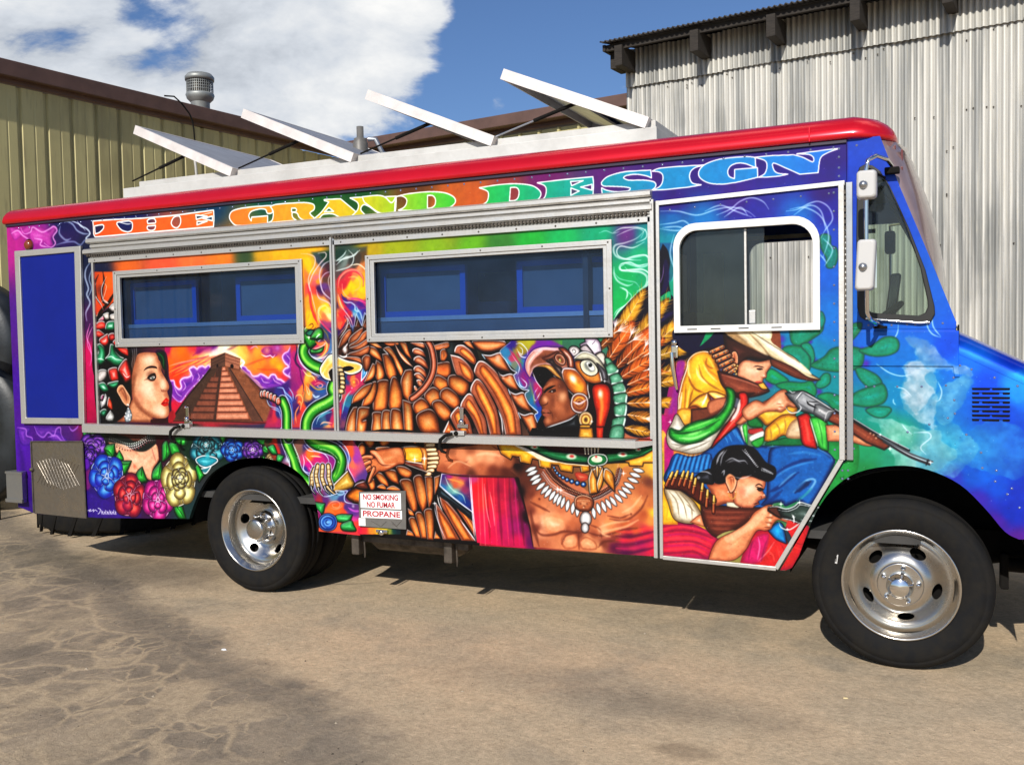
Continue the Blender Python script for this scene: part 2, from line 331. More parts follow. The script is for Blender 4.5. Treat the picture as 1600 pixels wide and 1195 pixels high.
        if poly is None: s.C[:] = up
        else:
            D, _ = s.dist(Q, *b[4:], True); sf = max(.5, soft*q*.5); s.put(b, up, s.sm(-D, -sf, sf))
def vnoise(W, H, cell, oct=4, seed=0, sx=1.):
    r = np.random.RandomState(seed); out = np.zeros((H, W), np.float32); a = 1.; tot = 0
    for o in range(oct):
        cy = max(cell/2**o, 1.5); cx = cy*sx; gh, gw = int(H/cy)+3, int(W/cx)+3; g = r.rand(gh, gw).astype(np.float32)
        fy = np.arange(H)/cy; fx = np.arange(W)/cx; iy = fy.astype(int); ix = fx.astype(int)
        u = fx-ix; v = (fy-iy)[:, None]; u = u*u*(3-2*u); v = v*v*(3-2*v); g0 = g[iy]; g1 = g[iy+1]
        out += a*((g0[:, ix]*(1-u)+g0[:, ix+1]*u)*(1-v)+(g1[:, ix]*(1-u)+g1[:, ix+1]*u)*v); tot += a; a *= .5
    return out/tot
# ---------------------------------------------------------------- the mural itself, drawn shape by shape (coordinates are survey points on the truck's side)
K = 7.965
BLK = (10, 9, 12); WH = (250, 248, 245)
def mural_left(m):
    F, L, G, R = m.F, m.L, m.G, m.reg
    R(0, 0, 1)
    m.field('''20,380,170,40,130 60,370,150,40,140 100,370,45,30,85 135,400,20,30,60 30,500,80,30,130 35,600,70,15,140 35,700,80,20,150 60,675,75,20,120 100,675,75,30,110
 45,790,55,18,115 137,560,190,20,90 142,610,180,10,80 137,640,165,10,70 137,500,70,30,80 137,450,35,40,70 100,350,25,25,80 200,335,20,30,90 330,320,15,60,90 420,310,10,80,70 500,300,20,90,30
 560,300,20,80,30 650,300,100,60,20 700,320,190,90,30 740,310,185,90,35 790,300,140,60,60 850,280,110,20,100 950,270,90,20,110 1020,262,70,15,110 1100,260,50,5,110 1200,250,45,5,115 1300,240,45,5,115 1337,300,5,62,165
 160,430,20,30,60 200,418,210,100,40 260,410,225,90,60 300,408,225,110,60 350,405,230,120,40 385,402,60,80,50 412,398,200,150,30 440,395,245,165,25 485,400,245,170,25 540,395,50,70,60 580,390,175,150,25
 620,388,150,160,20 680,385,130,165,30 740,380,100,160,30 780,378,60,120,50 830,375,40,160,60 880,370,25,165,90 940,365,15,155,110 980,368,100,50,120 1010,370,20,140,130 980,430,15,160,90 1000,400,20,160,110 975,470,15,165,85 1015,440,20,150,100
 1050,315,50,10,110 1150,308,60,20,120 1290,300,50,10,110 1050,345,20,100,160 1100,345,20,110,170 1180,335,45,40,140 1250,335,20,100,175 1050,380,15,130,150 1045,420,10,150,120 1300,330,40,30,140 1300,370,30,70,170 1300,420,20,95,190 1300,500,20,110,190
 1260,560,10,130,165 1300,600,10,130,140 1290,700,10,130,90 1300,740,25,125,70 1050,560,20,15,50 1050,600,150,30,110 1048,680,170,20,110 1045,720,225,150,40 1045,770,235,180,30 1048,730,210,200,40
 200,560,20,18,22 260,580,60,15,60 300,560,250,100,30 330,640,200,40,60 380,600,140,40,140 440,570,170,30,110 460,600,160,30,130 450,640,40,40,120 470,650,60,30,110 500,620,30,60,120 560,620,40,60,130
 170,680,10,40,30 260,690,60,15,40 300,690,10,60,35 360,700,10,50,40 430,700,20,70,45 470,720,60,30,90 520,690,60,30,60 540,760,60,40,120 560,800,70,40,120 520,790,240,90,40 560,820,230,60,60 540,720,110,60,150 150,790,40,20,110 170,800,60,20,110 240,800,60,20,70 290,800,30,60,60
 620,560,18,14,12 700,600,18,14,12 780,600,22,15,12 640,700,20,14,12 640,820,20,12,10 700,780,20,14,12 770,800,200,20,60 840,760,120,70,40''', pw=3.)
    # magenta lightning clouds in the top left corner and violet ones under the blue panel
    R(0, 300, 3.9825); rnd = np.random.RandomState(5)
    for p in ('60,215 130,235 180,205 230,230 215,280 160,260 90,300', '190,230 250,215 300,240 330,210 355,230 320,290 330,330 300,345 270,320 215,335 180,290'):
        F(p, (185, 70, 160), hi=(215, 110, 190), lo=(140, 35, 130), soft=3, a=.8)
    for p in ('130,225 150,260 190,250 205,220 260,250 300,235 335,215 355,240 330,280 345,320 315,345 275,318', '70,260 110,240 140,270 180,300 170,330', '215,290 260,300 250,330 300,345'):
        L(p, (225, 150, 215), 1.6, .8, 1.2)
    L('360,210 400,180 450,200 480,240 520,260 560,260', (170, 190, 215), 1.6, .7, 1.4); L('375,215 370,260 410,300 440,290', (170, 190, 215), 2, .6, 1.6)
    L('350,330 400,315 460,310 500,330 530,300 575,290', (150, 165, 200), 1.6, .6, 1.4); L('480,180 500,210 540,230 560,260 535,290 580,300', (200, 215, 230), 1.8, .8, 1); L('400,190 440,180 500,205 530,240', (200, 215, 230), 1.2, .8, 1)
    L('560,440 535,480 530,530 550,600 540,640 560,690 535,750 540,800', (190, 205, 225), 2, .7, 1.5); L('575,470 555,540 570,600 545,660', (180, 200, 220), 1.3, .6, 1.2); L('560,820 540,900 560,960 570,1030 560,1080', (240, 140, 200), 1.5, .7, 1); L('575,840 550,900 545,950 570,1010', (240, 150, 200), 1., .7, 1)
    R(0, 570, 3.9825)
    for i, p in enumerate(('110,400 160,380 190,400 170,440 205,460 180,500 130,490', '210,380 270,385 330,380 370,400 380,440 340,450 300,430 260,460 230,430', '300,440 350,420 400,450 420,480 340,480')): F(p, (95, 45, 150), hi=(130, 70, 180), lo=(60, 20, 120), soft=3, a=.8)
    for p in ('110,390 160,400 165,440 200,455 195,490', '215,385 235,430 270,450 300,420 335,440 350,400 375,390 380,430 400,470', '300,450 350,440 380,470 410,475', '430,385 450,410 480,390 490,370'): L(p, (165, 110, 205), 1.5, .8, 1.3)
    L('120,500 140,600 150,700 170,800', (50, 10, 100), 6, .6, 6)
    # orange sunset, violet clouds
    R(260, 530, K)
    m.field('''40,120,170,20,90 100,150,245,110,40 200,130,250,110,20 350,100,215,60,60 420,130,150,20,110 520,110,170,70,120 620,90,110,30,120 700,100,250,215,160 750,120,255,240,200 60,300,250,100,25 250,230,250,95,20 380,230,245,130,60 450,240,250,190,110 530,210,252,215,150
 150,450,240,70,25 150,540,225,50,25 300,330,245,110,50 850,150,240,190,120 950,170,252,200,90 1000,130,250,170,70 1050,90,200,70,70 1150,150,250,150,50 1250,110,210,110,90 1300,160,140,30,110 1380,110,160,60,130 1200,250,245,130,40 1350,260,252,150,30 1420,350,252,160,30 1150,330,250,130,40 1250,400,240,100,30
 1400,420,230,80,40 1480,480,200,50,60 1560,200,150,30,120 1550,100,230,110,80 1580,400,150,30,110 1590,560,110,40,140 70,700,130,30,130 100,820,200,30,60 90,900,180,35,55 250,580,110,40,150 1200,550,110,40,130 1350,560,60,40,130 1300,800,60,60,140 1400,900,190,50,70''', '0,70 1593,70 1593,1040 0,1040', st=5)
    for i in range(26):
        x0 = 40+i*22; y0 = 420-i*9+(i*53 % 90); L([(x0, y0), (x0+120, y0-60), (x0+230, y0-95)], [(255, 190, 110), (200, 40, 40), (170, 30, 90), (255, 150, 60)][i % 4], 1.5, .4, 1.2)
    L('90,370 250,290 420,240 560,210', (140, 40, 90), 2, .6, 1.5); L('350,200 500,110 620,80', (120, 20, 100), 3.5, .6, 2); L('60,330 200,290 400,250', (255, 160, 140), 1.6, .7, 1.2); L('560,190 680,120 800,80', (255, 245, 225), 5, .7, 4); L('750,150 850,100 900,80', (120, 60, 90), 2.6, .6, 2); L('1000,330 1150,270 1300,220 1400,200', (190, 60, 50), 1.8, .5, 2); L('1150,370 1300,380 1400,370', (190, 60, 40), 1.6, .5, 1.5)
    F('1200,130 1260,90 1330,110 1340,170 1400,180 1370,220 1260,200 1200,160', (140, 40, 120), soft=3, a=.8); G(1270, 140, 8, (225, 140, 130), .7); L('1200,190 1260,215 1310,200 1340,225 1370,195', (245, 210, 235), 1.3, .9, .7); L('1060,120 1100,95 1130,85 1160,115', (235, 150, 190), 1.3, .8, .8); G(1400, 110, 5, (190, 120, 190), .7)
    V, VH, VL = (135, 70, 165), (200, 150, 215), (85, 30, 130)
    def cloudband(edge, body):
        F(body, (120, 50, 155), hi=(90, 35, 150), lo=(185, 130, 205), k=.35, soft=1.4)
        L(edge, (245, 225, 250), 1.5, .95, .7); L(edge, (200, 140, 220), 4, .35, 2.5)
    e1 = '40,430 60,510 110,510 130,580 180,620 205,590 190,520 230,480 290,470 330,440 305,370 360,340 400,370 420,345 470,330 500,350 545,320 570,370'
    cloudband(e1, e1+' 430,520 300,650 200,780 120,740 60,640')
    e2 = '940,330 1000,340 1030,380 1060,400 1080,440 1110,460 1160,450 1190,430 1240,450 1290,480 1320,440 1370,440 1400,490 1440,500 1500,540 1550,530 1560,480 1500,440 1470,400 1500,360 1540,340 1490,290 1460,220 1490,170 1530,150 1560,90'
    cloudband(e2, e2+' 1600,90 1600,620 1400,620 1200,600 1050,480 960,390'); L('950,250 985,290 945,340 950,390', WH, 2.6, .9, 1.2); G(950, 270, 6, WH, .6)
    for p in ('1100,500 1150,520 1190,570', '1200,480 1230,530 1300,540', '300,430 350,460 340,520', '410,420 430,470 400,510', '230,520 260,590 220,640', '120,600 160,680 210,710', '1340,470 1370,520 1450,560', '1510,190 1560,260 1540,330', '1570,400 1540,440 1590,500'): L(p, (215, 165, 225), 1.3, .7, 1)
    L('560,200 640,180 745,150 850,190 940,230', (255, 235, 210), 4, .85, 2.5)
    # pyramid
    F('570,240* 745,165* 940,240* 930,330* 960,380* 1200,620* 1420,1000* 1400,1045* 100,1020* 90,980* 570,370*', (125, 75, 50), lo=(85, 52, 40), sharp=True, soft=.7, k=.15)
    F('80,990* 570,340* 690,350* 640,1010* 360,1010*', (72, 52, 42), sharp=True, soft=.6); F('650,370* 700,350* 700,1010* 350,990*', (95, 58, 45), sharp=True, soft=.6)
    F('580,270* 745,175* 748,340* 590,370*', (88, 62, 50), sharp=True, soft=.5); F('752,175* 935,240* 925,370* 752,330*', (160, 105, 82), sharp=True, soft=.5)
    for y in (215, 255, 295): L([(752, y-25), (930, y+30)], (110, 66, 50), 1, .8, .4, 0, True); L([(585, y+45), (745, y-30)], (60, 42, 36), 1, .7, .4, 0, True)
    F('815,360* 815,320 835,305 855,325 852,360*', (30, 16, 14), soft=.4); F('640,350* 645,310 665,315 665,350*', (35, 22, 20), soft=.4); F('640,350* 710,330* 640,1020* 590,1020*', (62, 44, 38), sharp=True, soft=.5, a=.8)
    yy = [340, 395, 460, 530, 605, 670, 755, 830, 905, 1000]
    for i in range(9):
        y0, y1 = yy[i], yy[i+1]; a = 715-i*9; b = 760+i*36
        F([(a, y0+6), (b-10, y0+2), (b, y1-4), (a-8, y1)], (195, 125, 98), hi=(215, 150, 122), lo=(140, 78, 58), sharp=True, soft=.5, k=.5); L([(a-4, y1), (b+6, y1-4)], (85, 45, 36), 1.1, .9, .4, 0, True)
        c = 650-i*42; 
        if i > 1: F([(c+10, y0+6), (690-i*9, y0+6), (680-i*9, y1), (c-15, y1-4)], (130, 78, 60), lo=(88, 52, 42), sharp=True, soft=.5, k=.5, a=.9); L([(c-15, y1-4), (675-i*9, y1)], (60, 36, 32), 1, .8, .4, 0, True)
    F('775,350* 960,380* 1420,1000* 1220,1030*', (128, 80, 55), lo=(105, 62, 44), sharp=True, soft=.5, k=.2); F('775,350* 805,350* 1235,1030* 1080,1010*', (92, 62, 50), sharp=True, soft=.5); L('800,350 1230,1035', (55, 38, 34), 1.3, .9, .5, 0, True)
    for i in range(9): L([(850+i*50, 400+i*70), (990+i*52, 430+i*68)], (150, 98, 72), .8, .35, .6, 0, True)
    L('960,380 1200,620 1420,1000', (60, 30, 40), 1.3, .7, .7, 0, True); L('950,380 1080,470 1210,610', (200, 150, 140), 3, .6, 2, 0); L('90,985 300,690 565,375', (30, 20, 24), 2, .8, 1, 0); L('0,1025 500,1035 1000,1045 1430,1020', (140, 45, 50), 3, .8, 1.3, 0); L('100,1015 700,1020 1200,1040 1400,1030', (60, 25, 22), 1.2, .8, .6, 0)
    for x, y in ((365, 580), (430, 510), (200, 775), (255, 705), (475, 450)): G(x, y, 1.4, WH, .9)
    # hair, ribbons, flames behind the braid -----------------------------------
    R(140, 440, K)
    m.field('90,20,190,70,30 200,20,215,90,30 90,200,220,80,30 260,150,215,85,30 150,100,120,50,30 250,20,225,100,30 90,420,200,60,30 150,350,210,70,30', '62,-120 330,-120 345,260 200,350 100,500 70,480', st=6)
    L('185,-120 200,0 170,120 190,250 260,290', (20, 15, 20), 3.4, .85, 1.2); L('130,-80 90,20 110,200 170,300', (25, 20, 25), 2.4, .8, 1.4); L('330,130 260,260 170,360 120,440 95,520', (12, 10, 10), 4.4, .9, 1.5)
    L('100,20 75,120 110,210 160,280 190,350', (220, 215, 215), 1, .8, .5); L('230,-60 175,60 170,150 200,240 250,270 200,230 165,260', (225, 215, 215), 1., .8, .5); L('200,20 230,60 200,180 170,240', (220, 200, 190), .9, .7, .6); L('75,300 95,400 110,430 125,380', (240, 190, 170), .9, .8, .6)
    F('60,500 130,420 260,330 345,250 420,560 400,900 620,880 540,1200 70,1200', (14, 12, 14), soft=1)
    R(140, 570, K)
    F('95,-40 600,-60 560,180 545,420 560,600 300,720 110,720', (14, 12, 14), soft=1)
    R(140, 440, K)
    RB, RR, GR, GG, WW = (205, 45, 35), (240, 120, 100), (25, 120, 75), (130, 215, 170), (225, 215, 210)
    def rib(p, c, hi, g=(1, .3, .5)): F(p, c, hi=hi, lo=tuple(int(v*.25) for v in c), k=.55, core=.5, edge=BLK, ew=.8, rim=(255, 255, 255), ra=.55, dl=.25)
    rib('340,265* 300,280 265,330 300,375 350,370', (190, 180, 175), WW); rib('185,420 215,395 260,390 262,470 210,470', (190, 180, 170), WW); rib('275,420 310,405 345,400 345,480 285,475', (190, 180, 170), WW)
    rib('140,470 190,430 200,480 130,500', (190, 90, 110), (235, 180, 190)); rib('90,560 120,505 180,490 220,520 225,580 150,600 85,600', RB, RR); rib('235,510 300,490 335,500 330,600 290,610 220,600', GR, (190, 235, 210))
    rib('85,625 130,600 190,640 210,670 140,700 100,680', (190, 40, 30), RR); rib('140,720 190,680 250,650 265,740 230,800 160,790', RB, (250, 190, 180)); rib('255,660 320,640 350,700 310,740 265,730', (150, 25, 25), (220, 80, 70)); rib('310,760 350,720 380,800 490,830 505,925 470,920 390,870', RB, RR)
    rib('100,940 130,870 110,800 150,770 215,850 215,990 150,1040 110,1000', GR, GG); rib('215,960 260,900 280,780 320,790 340,860 400,930 455,960 440,1040 350,1055 270,1010', GR, GG)
    L('110,965 150,960 200,975', (235, 250, 240), 1, .8); L('230,950 290,930 340,960 430,980', (220, 250, 235), 1., .8)
    rib('105,1080 130,1050 125,1090', (120, 60, 70), (200, 150, 150)); rib('110,1180* 130,1110 180,1090 235,1110 230,1190 160,1260 105,1240', (185, 175, 170), WW)
    rib('255,1090 360,1070 385,1180 380,1230 300,1250 265,1180', RB, (250, 160, 150)); rib('375,1090 470,960 520,1060 545,1200 470,1260 430,1200', RB, (250, 190, 180)); L('430,1130 480,1190 520,1170', WH, 1.2, .7)
    R(140, 570, K)
    rib('125,240 190,215 240,260 260,320 200,340 150,300', GR, (200, 240, 220)); rib('245,230 300,210 380,200 375,260 320,295 260,270', (20, 90, 55), (80, 180, 130)); rib('165,540* 160,450 215,360* 243,400 215,500', (190, 185, 185), WH)
    rib('240,490 260,400 300,470 305,560 250,530', (190, 60, 35), (235, 120, 90)); rib('165,380 200,370 180,440 160,430', (110, 50, 80), (170, 100, 130)); rib('150,580 200,545 240,570 215,640 170,640', (15, 80, 50), (90, 180, 140)); rib('225,650 280,565* 330,640 310,700* 240,700', (185, 185, 180), WH)
    R(140, 440, K)
    for i in range(7): L([(545+i*9, 820-i*4), (560+i*8, 930), (545+i*10, 1030), (560+i*8, 1100-i*12)], (150, 150, 155) if i % 3 == 0 else (45, 42, 45), 1.1, .55, .7)
    # the woman's face ----------------------------------------------------------
    R(140, 570, K)
    SK, SH, SL = (222, 160, 122), (245, 200, 165), (120, 65, 42)
    F('360,705* 430,650 470,600 560,420 640,500 800,640 790,715*', (200, 135, 98), lo=(120, 65, 45), soft=1)
    F('840,-165 960,-165 1000,-20 1010,150 1050,280 1035,480 1040,680 900,700 850,400', (38, 16, 46), soft=2.5, a=.9)
    F('620,-130 700,-155 780,-155 850,-140 880,-60 925,-10 910,60 940,130 985,200 1008,260 1005,300 985,325 1000,380 1010,420 1003,480 1000,500 1010,560 1005,620 960,660 870,665 790,640 700,600 620,520 560,420 545,200 560,60 590,-40', SK, hi=SH, lo=(165, 100, 70), k=.3, core=.5, soft=1)
    F('545,130 600,120 570,320 640,470 760,610 860,650 870,668 780,645 690,600 610,520 560,430 540,300', (128, 74, 50), soft=7, a=.75); G(600, 30, 14, (150, 90, 62), .6, ry=26); G(720, 290, 20, (248, 205, 172), .85); G(760, -60, 16, (250, 212, 182), .8, ry=12); G(640, 400, 16, (200, 120, 92), .55); G(880, 560, 16, (246, 206, 174), .8, ry=12); G(925, 600, 9, (250, 214, 186), .7)
    G(935, 240, 9, (248, 210, 178), .7, ry=14); G(850, 230, 9, (168, 100, 72), .6, ry=12, ang=-.3); G(960, 370, 5, (180, 110, 82), .7); G(900, 30, 6, (120, 72, 52), .7, ry=10); L('900,-20 935,60 950,120', (110, 60, 45), 2.5, .7, 2); F('920,-20 950,20 960,80 950,130 985,200 990,120 970,40', (30, 18, 26), soft=1.5, a=.9); F('850,-145 950,-150 970,60 935,50 905,-20 880,-90', (22, 40, 26), soft=1.5); L('870,-150 930,-90 940,20', (25, 110, 50), 1.5, .7, 1)
    F('690,75* 720,35 780,10 850,20 862,48* 800,38 740,48', (45, 22, 20), soft=.9); G(780, 130, 13, (110, 62, 48), .75, ry=9); F('735,165* 780,120 830,100 850,150 830,190 790,200', (35, 22, 20), soft=1); F('765,168* 788,148 822,140 830,158 800,178', (200, 192, 186), soft=.9); G(802, 159, 2.6, (92, 108, 102), 1, hard=.6); G(780, 110, 10, (150, 105, 80), .5, ry=5); G(808, 158, 1.2, (10, 10, 12), 1, hard=.4); G(803, 150, .9, WH, 1); L('700,190 740,175 780,200 830,190', (95, 55, 42), 1.5, .6, 1.2); L('735,165 775,125 835,105', (18, 12, 12), 1.6, .9, .5)
    G(935, 315, 5, (120, 62, 48), .7, ry=2.5); L('905,290 915,325 945,330 985,318', (130, 70, 52), 1.3, .7, .9); F('905,485* 940,440 975,405 990,420 1008,440 990,465 1003,495 950,515', (190, 30, 22), hi=(225, 75, 55), soft=.7); L('910,485 955,470 995,470', (110, 10, 14), 1.1, .9, .5); G(965, 450, 3, (235, 100, 80), .6)
    F('360,320 385,260 430,250 480,320 525,400 520,470 490,510 440,470 400,400', (190, 125, 88), hi=(150, 85, 60), lo=(225, 170, 135), soft=.9, edge=(30, 18, 14)); L('385,330 430,290 470,370 480,440', (110, 60, 42), 2, .7, 1.4)
    F('465,600 480,555 500,520 530,555 550,640 528,700 475,712 452,660', (150, 156, 160), hi=(190, 196, 200), lo=(60, 66, 70), soft=1.4)
    for x, y in ((490, 490), (505, 500), (470, 600), (510, 580), (535, 620), (480, 660), (520, 680), (500, 540), (460, 640), (500, 625)): G(x, y, 2, WH, .95)
    for x, y in ((485, 620), (505, 655), (525, 600)): G(x, y, 1.3, (90, 100, 105), .8)
    F('780,680* 850,668 1000,665 1040,700 1040,722 780,722', (50, 18, 22), soft=1); F('1010,600 1060,560 1090,640 1040,715 1000,712', (150, 30, 40), soft=2)
    # shoulders, necklace
    R(130, 670, K)
    F('200,60 900,40 960,380 880,640 700,560 420,330 200,160', (12, 20, 16), soft=2); F('430,40 760,40 780,150 460,140', (95, 55, 42), lo=(50, 30, 25), soft=2)
    F('310,190 330,150 480,140 620,220 760,240 900,160 930,230 945,370 870,500 850,640 700,560 560,540 420,300', (222, 165, 132), hi=(238, 188, 155), lo=(160, 100, 78), k=.2, soft=1.2)
    L('530,260 640,280 700,330', (190, 125, 98), 2, .6, 1.8); L('850,230 880,330 910,430', (180, 90, 80), 1.5, .6, 1.2); G(640, 470, 5, (200, 80, 60), .6); L('600,400 700,520 830,600', (190, 120, 90), 1.4, .6, 1); F('910,60 1000,60 990,420 945,380 930,230 890,160', (60, 10, 24), soft=2); F('1000,300 960,250 975,380', (90, 20, 30), soft=2)
    L('250,110 380,120 520,145 640,215 760,225 870,150', (30, 34, 32), 11, 1, 1.5, 0)
    for j, (dy, n, c) in enumerate(((-38, 26, (205, 215, 205)), (-10, 26, WH), (20, 24, (235, 205, 205)), (44, 18, (150, 80, 85)))):
        for i in range(n):
            u = i/(n-1); x = 330+u*560-j*4*(1-u); y = 120+105*np.sin(min(1, u*1.18)**1.15*np.pi)**1.1*(.9 if u < .8 else 1)+dy+(18*(1-u))
            v = .35+.65*np.sin(min(1, max(0, (u-.2)/.8))*np.pi)
            G(x, y, 1.55, tuple(int(q*v) for q in c), 1, hard=.3)
    # leaves and roses
    def leaf(p, mid=None):
        F(p, (35, 145, 50), hi=(95, 215, 95), lo=(8, 55, 22), k=.5, edge=(5, 20, 10), ew=.9, dl=.25)
        if mid: L(mid, (8, 60, 25), 1.3, .85, .6); 
    def rose(x, y, rx, ry, c, hi, lo, rim=(235, 235, 250), n=5, rot=0., rays=6):
        P = lambda a, r, q=1.: (x+np.cos(a)*rx*r*q, y+np.sin(a)*ry*r)
        F([P(rot+i*2*np.pi/rays, 1+.07*(i % 2)) for i in range(rays)], c, hi=c, lo=lo, edge=(8, 8, 16), ew=1, rim=rim, rall=True, ra=.75, rw=.6)
        for ring, (r0, rr, k2) in enumerate(((.66, .5, 5), (.4, .38, 4), (.2, .26, 3))):
            for i in range(k2):
                a = rot+ring*.7+i*2*np.pi/k2; cx, cy = x+np.cos(a)*rx*r0, y+np.sin(a)*ry*r0
                pts = []
                for t in np.linspace(-1, 1, 5): aa = a+t*1.15; pts.append((cx+np.cos(aa)*rx*rr, cy+np.sin(aa)*ry*rr))
                for t in (.8, 0, -.8): aa = a+t*1.1; pts.append((x+np.cos(aa)*rx*(r0*.45), y+np.sin(aa)*ry*(r0*.45)))
                F(pts, c, hi=hi, lo=lo, k=.7, core=.35, rim=rim, ra=.85, rw=.55, L=(np.cos(a)*-1, np.sin(a)*-1), edge=tuple(int(v*.45) for v in lo), ew=.7)
        for i in range(2): L([P(rot+i*3+t, .17*(1-t/7)) for t in np.linspace(0, 4.4, 7)], rim, .8, .8, .4)
    leaf('20,20* 110,0* 170,50 130,100 60,80', '60,20 110,80'); leaf('0,40 60,60 110,100 20,110'); G(220, 60, 12, (20, 110, 60), .6)
    rose(120, 210, 155, 140, (115, 60, 165), (165, 115, 205), (50, 15, 95), (215, 180, 235), rot=.3); rose(80, 330, 90, 120, (80, 25, 140), (130, 80, 190), (35, 8, 80), (180, 140, 220)); F('0,380 60,360 90,440 60,520 0,500', (90, 30, 150), lo=(45, 10, 95), soft=2)
    F('30,520 90,500 110,620 80,760 20,760', (130, 30, 110), hi=(160, 50, 130), lo=(70, 20, 100), soft=4, a=.7); F('0,800 200,850 380,900 700,1080 0,1090', (55, 25, 125), soft=8, a=.8)
    leaf('260,250* 300,200 390,190* 395,290 360,370 300,330*', '260,250 330,290 370,360'); leaf('395,365* 450,270* 500,380 410,400'); leaf('420,400* 600,400* 570,480 520,560 470,540', '430,400 500,440 570,430'); leaf('665,640 670,540 735,475* 780,600 795,650 720,670', '730,490 720,600'); leaf('855,620 870,520 970,400* 990,560 985,640 900,640', '960,440 935,620')
    leaf('985,400 985,200 1040,150 1090,260 1080,330 1010,400', '1040,170 1030,380'); leaf('1070,180 1130,160 1190,230 1205,310 1110,330 1075,260'); leaf('1140,110 1290,110 1290,200 1200,200'); leaf('1400,450* 1530,560* 1440,660* 1410,600', '1440,480 1450,640'); leaf('1130,930* 1210,900 1280,1120* 1200,1120 1140,1030', '1150,940 1260,1110')
    rose(295, 585, 195, 245, (45, 110, 195), (110, 175, 230), (25, 40, 140), (205, 225, 250), rot=.5, n=6); G(180, 690, 13, (50, 30, 160), .6); G(330, 830, 14, (50, 30, 150), .6, ry=6)
    rose(575, 830, 180, 245, (175, 40, 50), (225, 100, 90), (95, 12, 50), (235, 170, 180), rot=1.1); G(520, 960, 15, (150, 20, 90), .5); rose(930, 880, 175, 240, (200, 40, 130), (240, 120, 180), (110, 10, 90), (245, 190, 225), rot=.2)
    rose(1195, 640, 200, 300, (218, 208, 130), (242, 238, 190), (110, 92, 50), (250, 250, 235), rot=.8, rays=7); rose(1205, 610, 95, 115, (190, 180, 110), (238, 232, 180), (80, 66, 40), (245, 245, 230), rot=.1)
    L('60,1015 95,1000 75,1025 110,1015 130,1000 125,1030 150,1005 175,1025', (215, 215, 235), .8, .9, .4, 0); L('185,985 215,1000 205,1040 185,1055', (220, 220, 240), .9, .9, .4, 0)
    for i, x in enumerate(range(225, 400, 17)): L([(x, 1010+(i % 3)*9), (x+6, 1045+(i % 2)*12), (x+12, 1030+(i % 2)*22), (x+8, 1060)], (215, 215, 235), .8, .9, .4, 0)
    G(408, 1058, 1.3, (220, 220, 240), .9)
    R(300, 650, K)
    F('-20,200 1000,200 1100,500 900,620 400,560 200,640 -20,640', (12, 45, 28), soft=3, a=.75); leaf('330,230* 430,230* 400,330 340,300'); leaf('600,230 700,220 740,260 620,270'); L('450,235 700,240', (150, 40, 60), 3, .6, 3); L('800,240 960,260', (140, 50, 30), 3, .8, 3)
    rose(190, 420, 195, 190, (40, 130, 145), (120, 200, 210), (8, 50, 62), (225, 240, 240), rot=.3, rays=7); rose(175, 360, 95, 110, (50, 110, 118), (110, 160, 165), (14, 48, 54), (220, 235, 235), rot=1.); F('45,540 100,500 180,490 300,520 320,560 240,620 170,640 90,610', (35, 140, 155), hi=(110, 205, 215), lo=(10, 60, 75), rim=WH, rall=True, edge=(6, 30, 36)); G(195, 490, 7, (70, 180, 190), .95)
    F('100,660 180,640 240,620 170,715', (50, 120, 130), lo=(12, 60, 70), rim=WH, rall=True); rose(505, 420, 130, 130, (35, 95, 175), (90, 160, 225), (10, 30, 100), (150, 195, 240), rot=.6); rose(755, 420, 120, 120, (95, 50, 140), (150, 95, 190), (40, 12, 80), (230, 205, 240), rot=.2)
    leaf('880,390* 940,350 985,400 940,460 890,450', '890,400 950,440'); leaf('980,470 1000,370* 1060,430 1140,450* 1060,490'); leaf('800,290* 950,290* 900,350 830,330'); leaf('1070,520 1150,500* 1140,570 1080,570'); leaf('1060,660 1100,640 1150,720 1140,760'); leaf('40,640* 70,600 150,740* 90,820*'); leaf('880,500 910,520 890,560')
    rose(990, 555, 75, 85, (205, 185, 130), (235, 220, 175), (90, 70, 45), (235, 230, 210), rot=.4); F('1110,560 1150,540 1160,620 1120,610', (190, 70, 50), lo=(110, 30, 30)); G(1140, 645, 3, (190, 150, 110), .9)
    L('990,240 1030,340 1100,430 1150,470', (200, 60, 45), 5, .8, 2.5); L('1040,240 1130,370 1190,480 1210,600 1200,700', (40, 45, 90), 7, .8, 3); L('1150,480 1190,520 1180,600 1210,680 1215,760', (235, 235, 240), 2.2, .85, 1.5); m.star(1210, 745, 4)
    L('1160,760 1230,880 1300,930 1400,960', (130, 25, 60), 6, .8, 3); L('1200,640 1240,760 1330,870 1480,920', (45, 60, 120), 6, .7, 3)
def grow(m, p, k):
    q = [(float(a), float(b), s) for a, b, s in ((t.rstrip('*').split(',')+['*' if t.endswith('*') else '']) for t in p.split())]
    cx = sum(v[0] for v in q)/len(q); cy = sum(v[1] for v in q)/len(q)
    return ' '.join('%.1f,%.1f%s' % (cx+(a-cx)*k, cy+(b-cy)*k, s) for a, b, s in q)
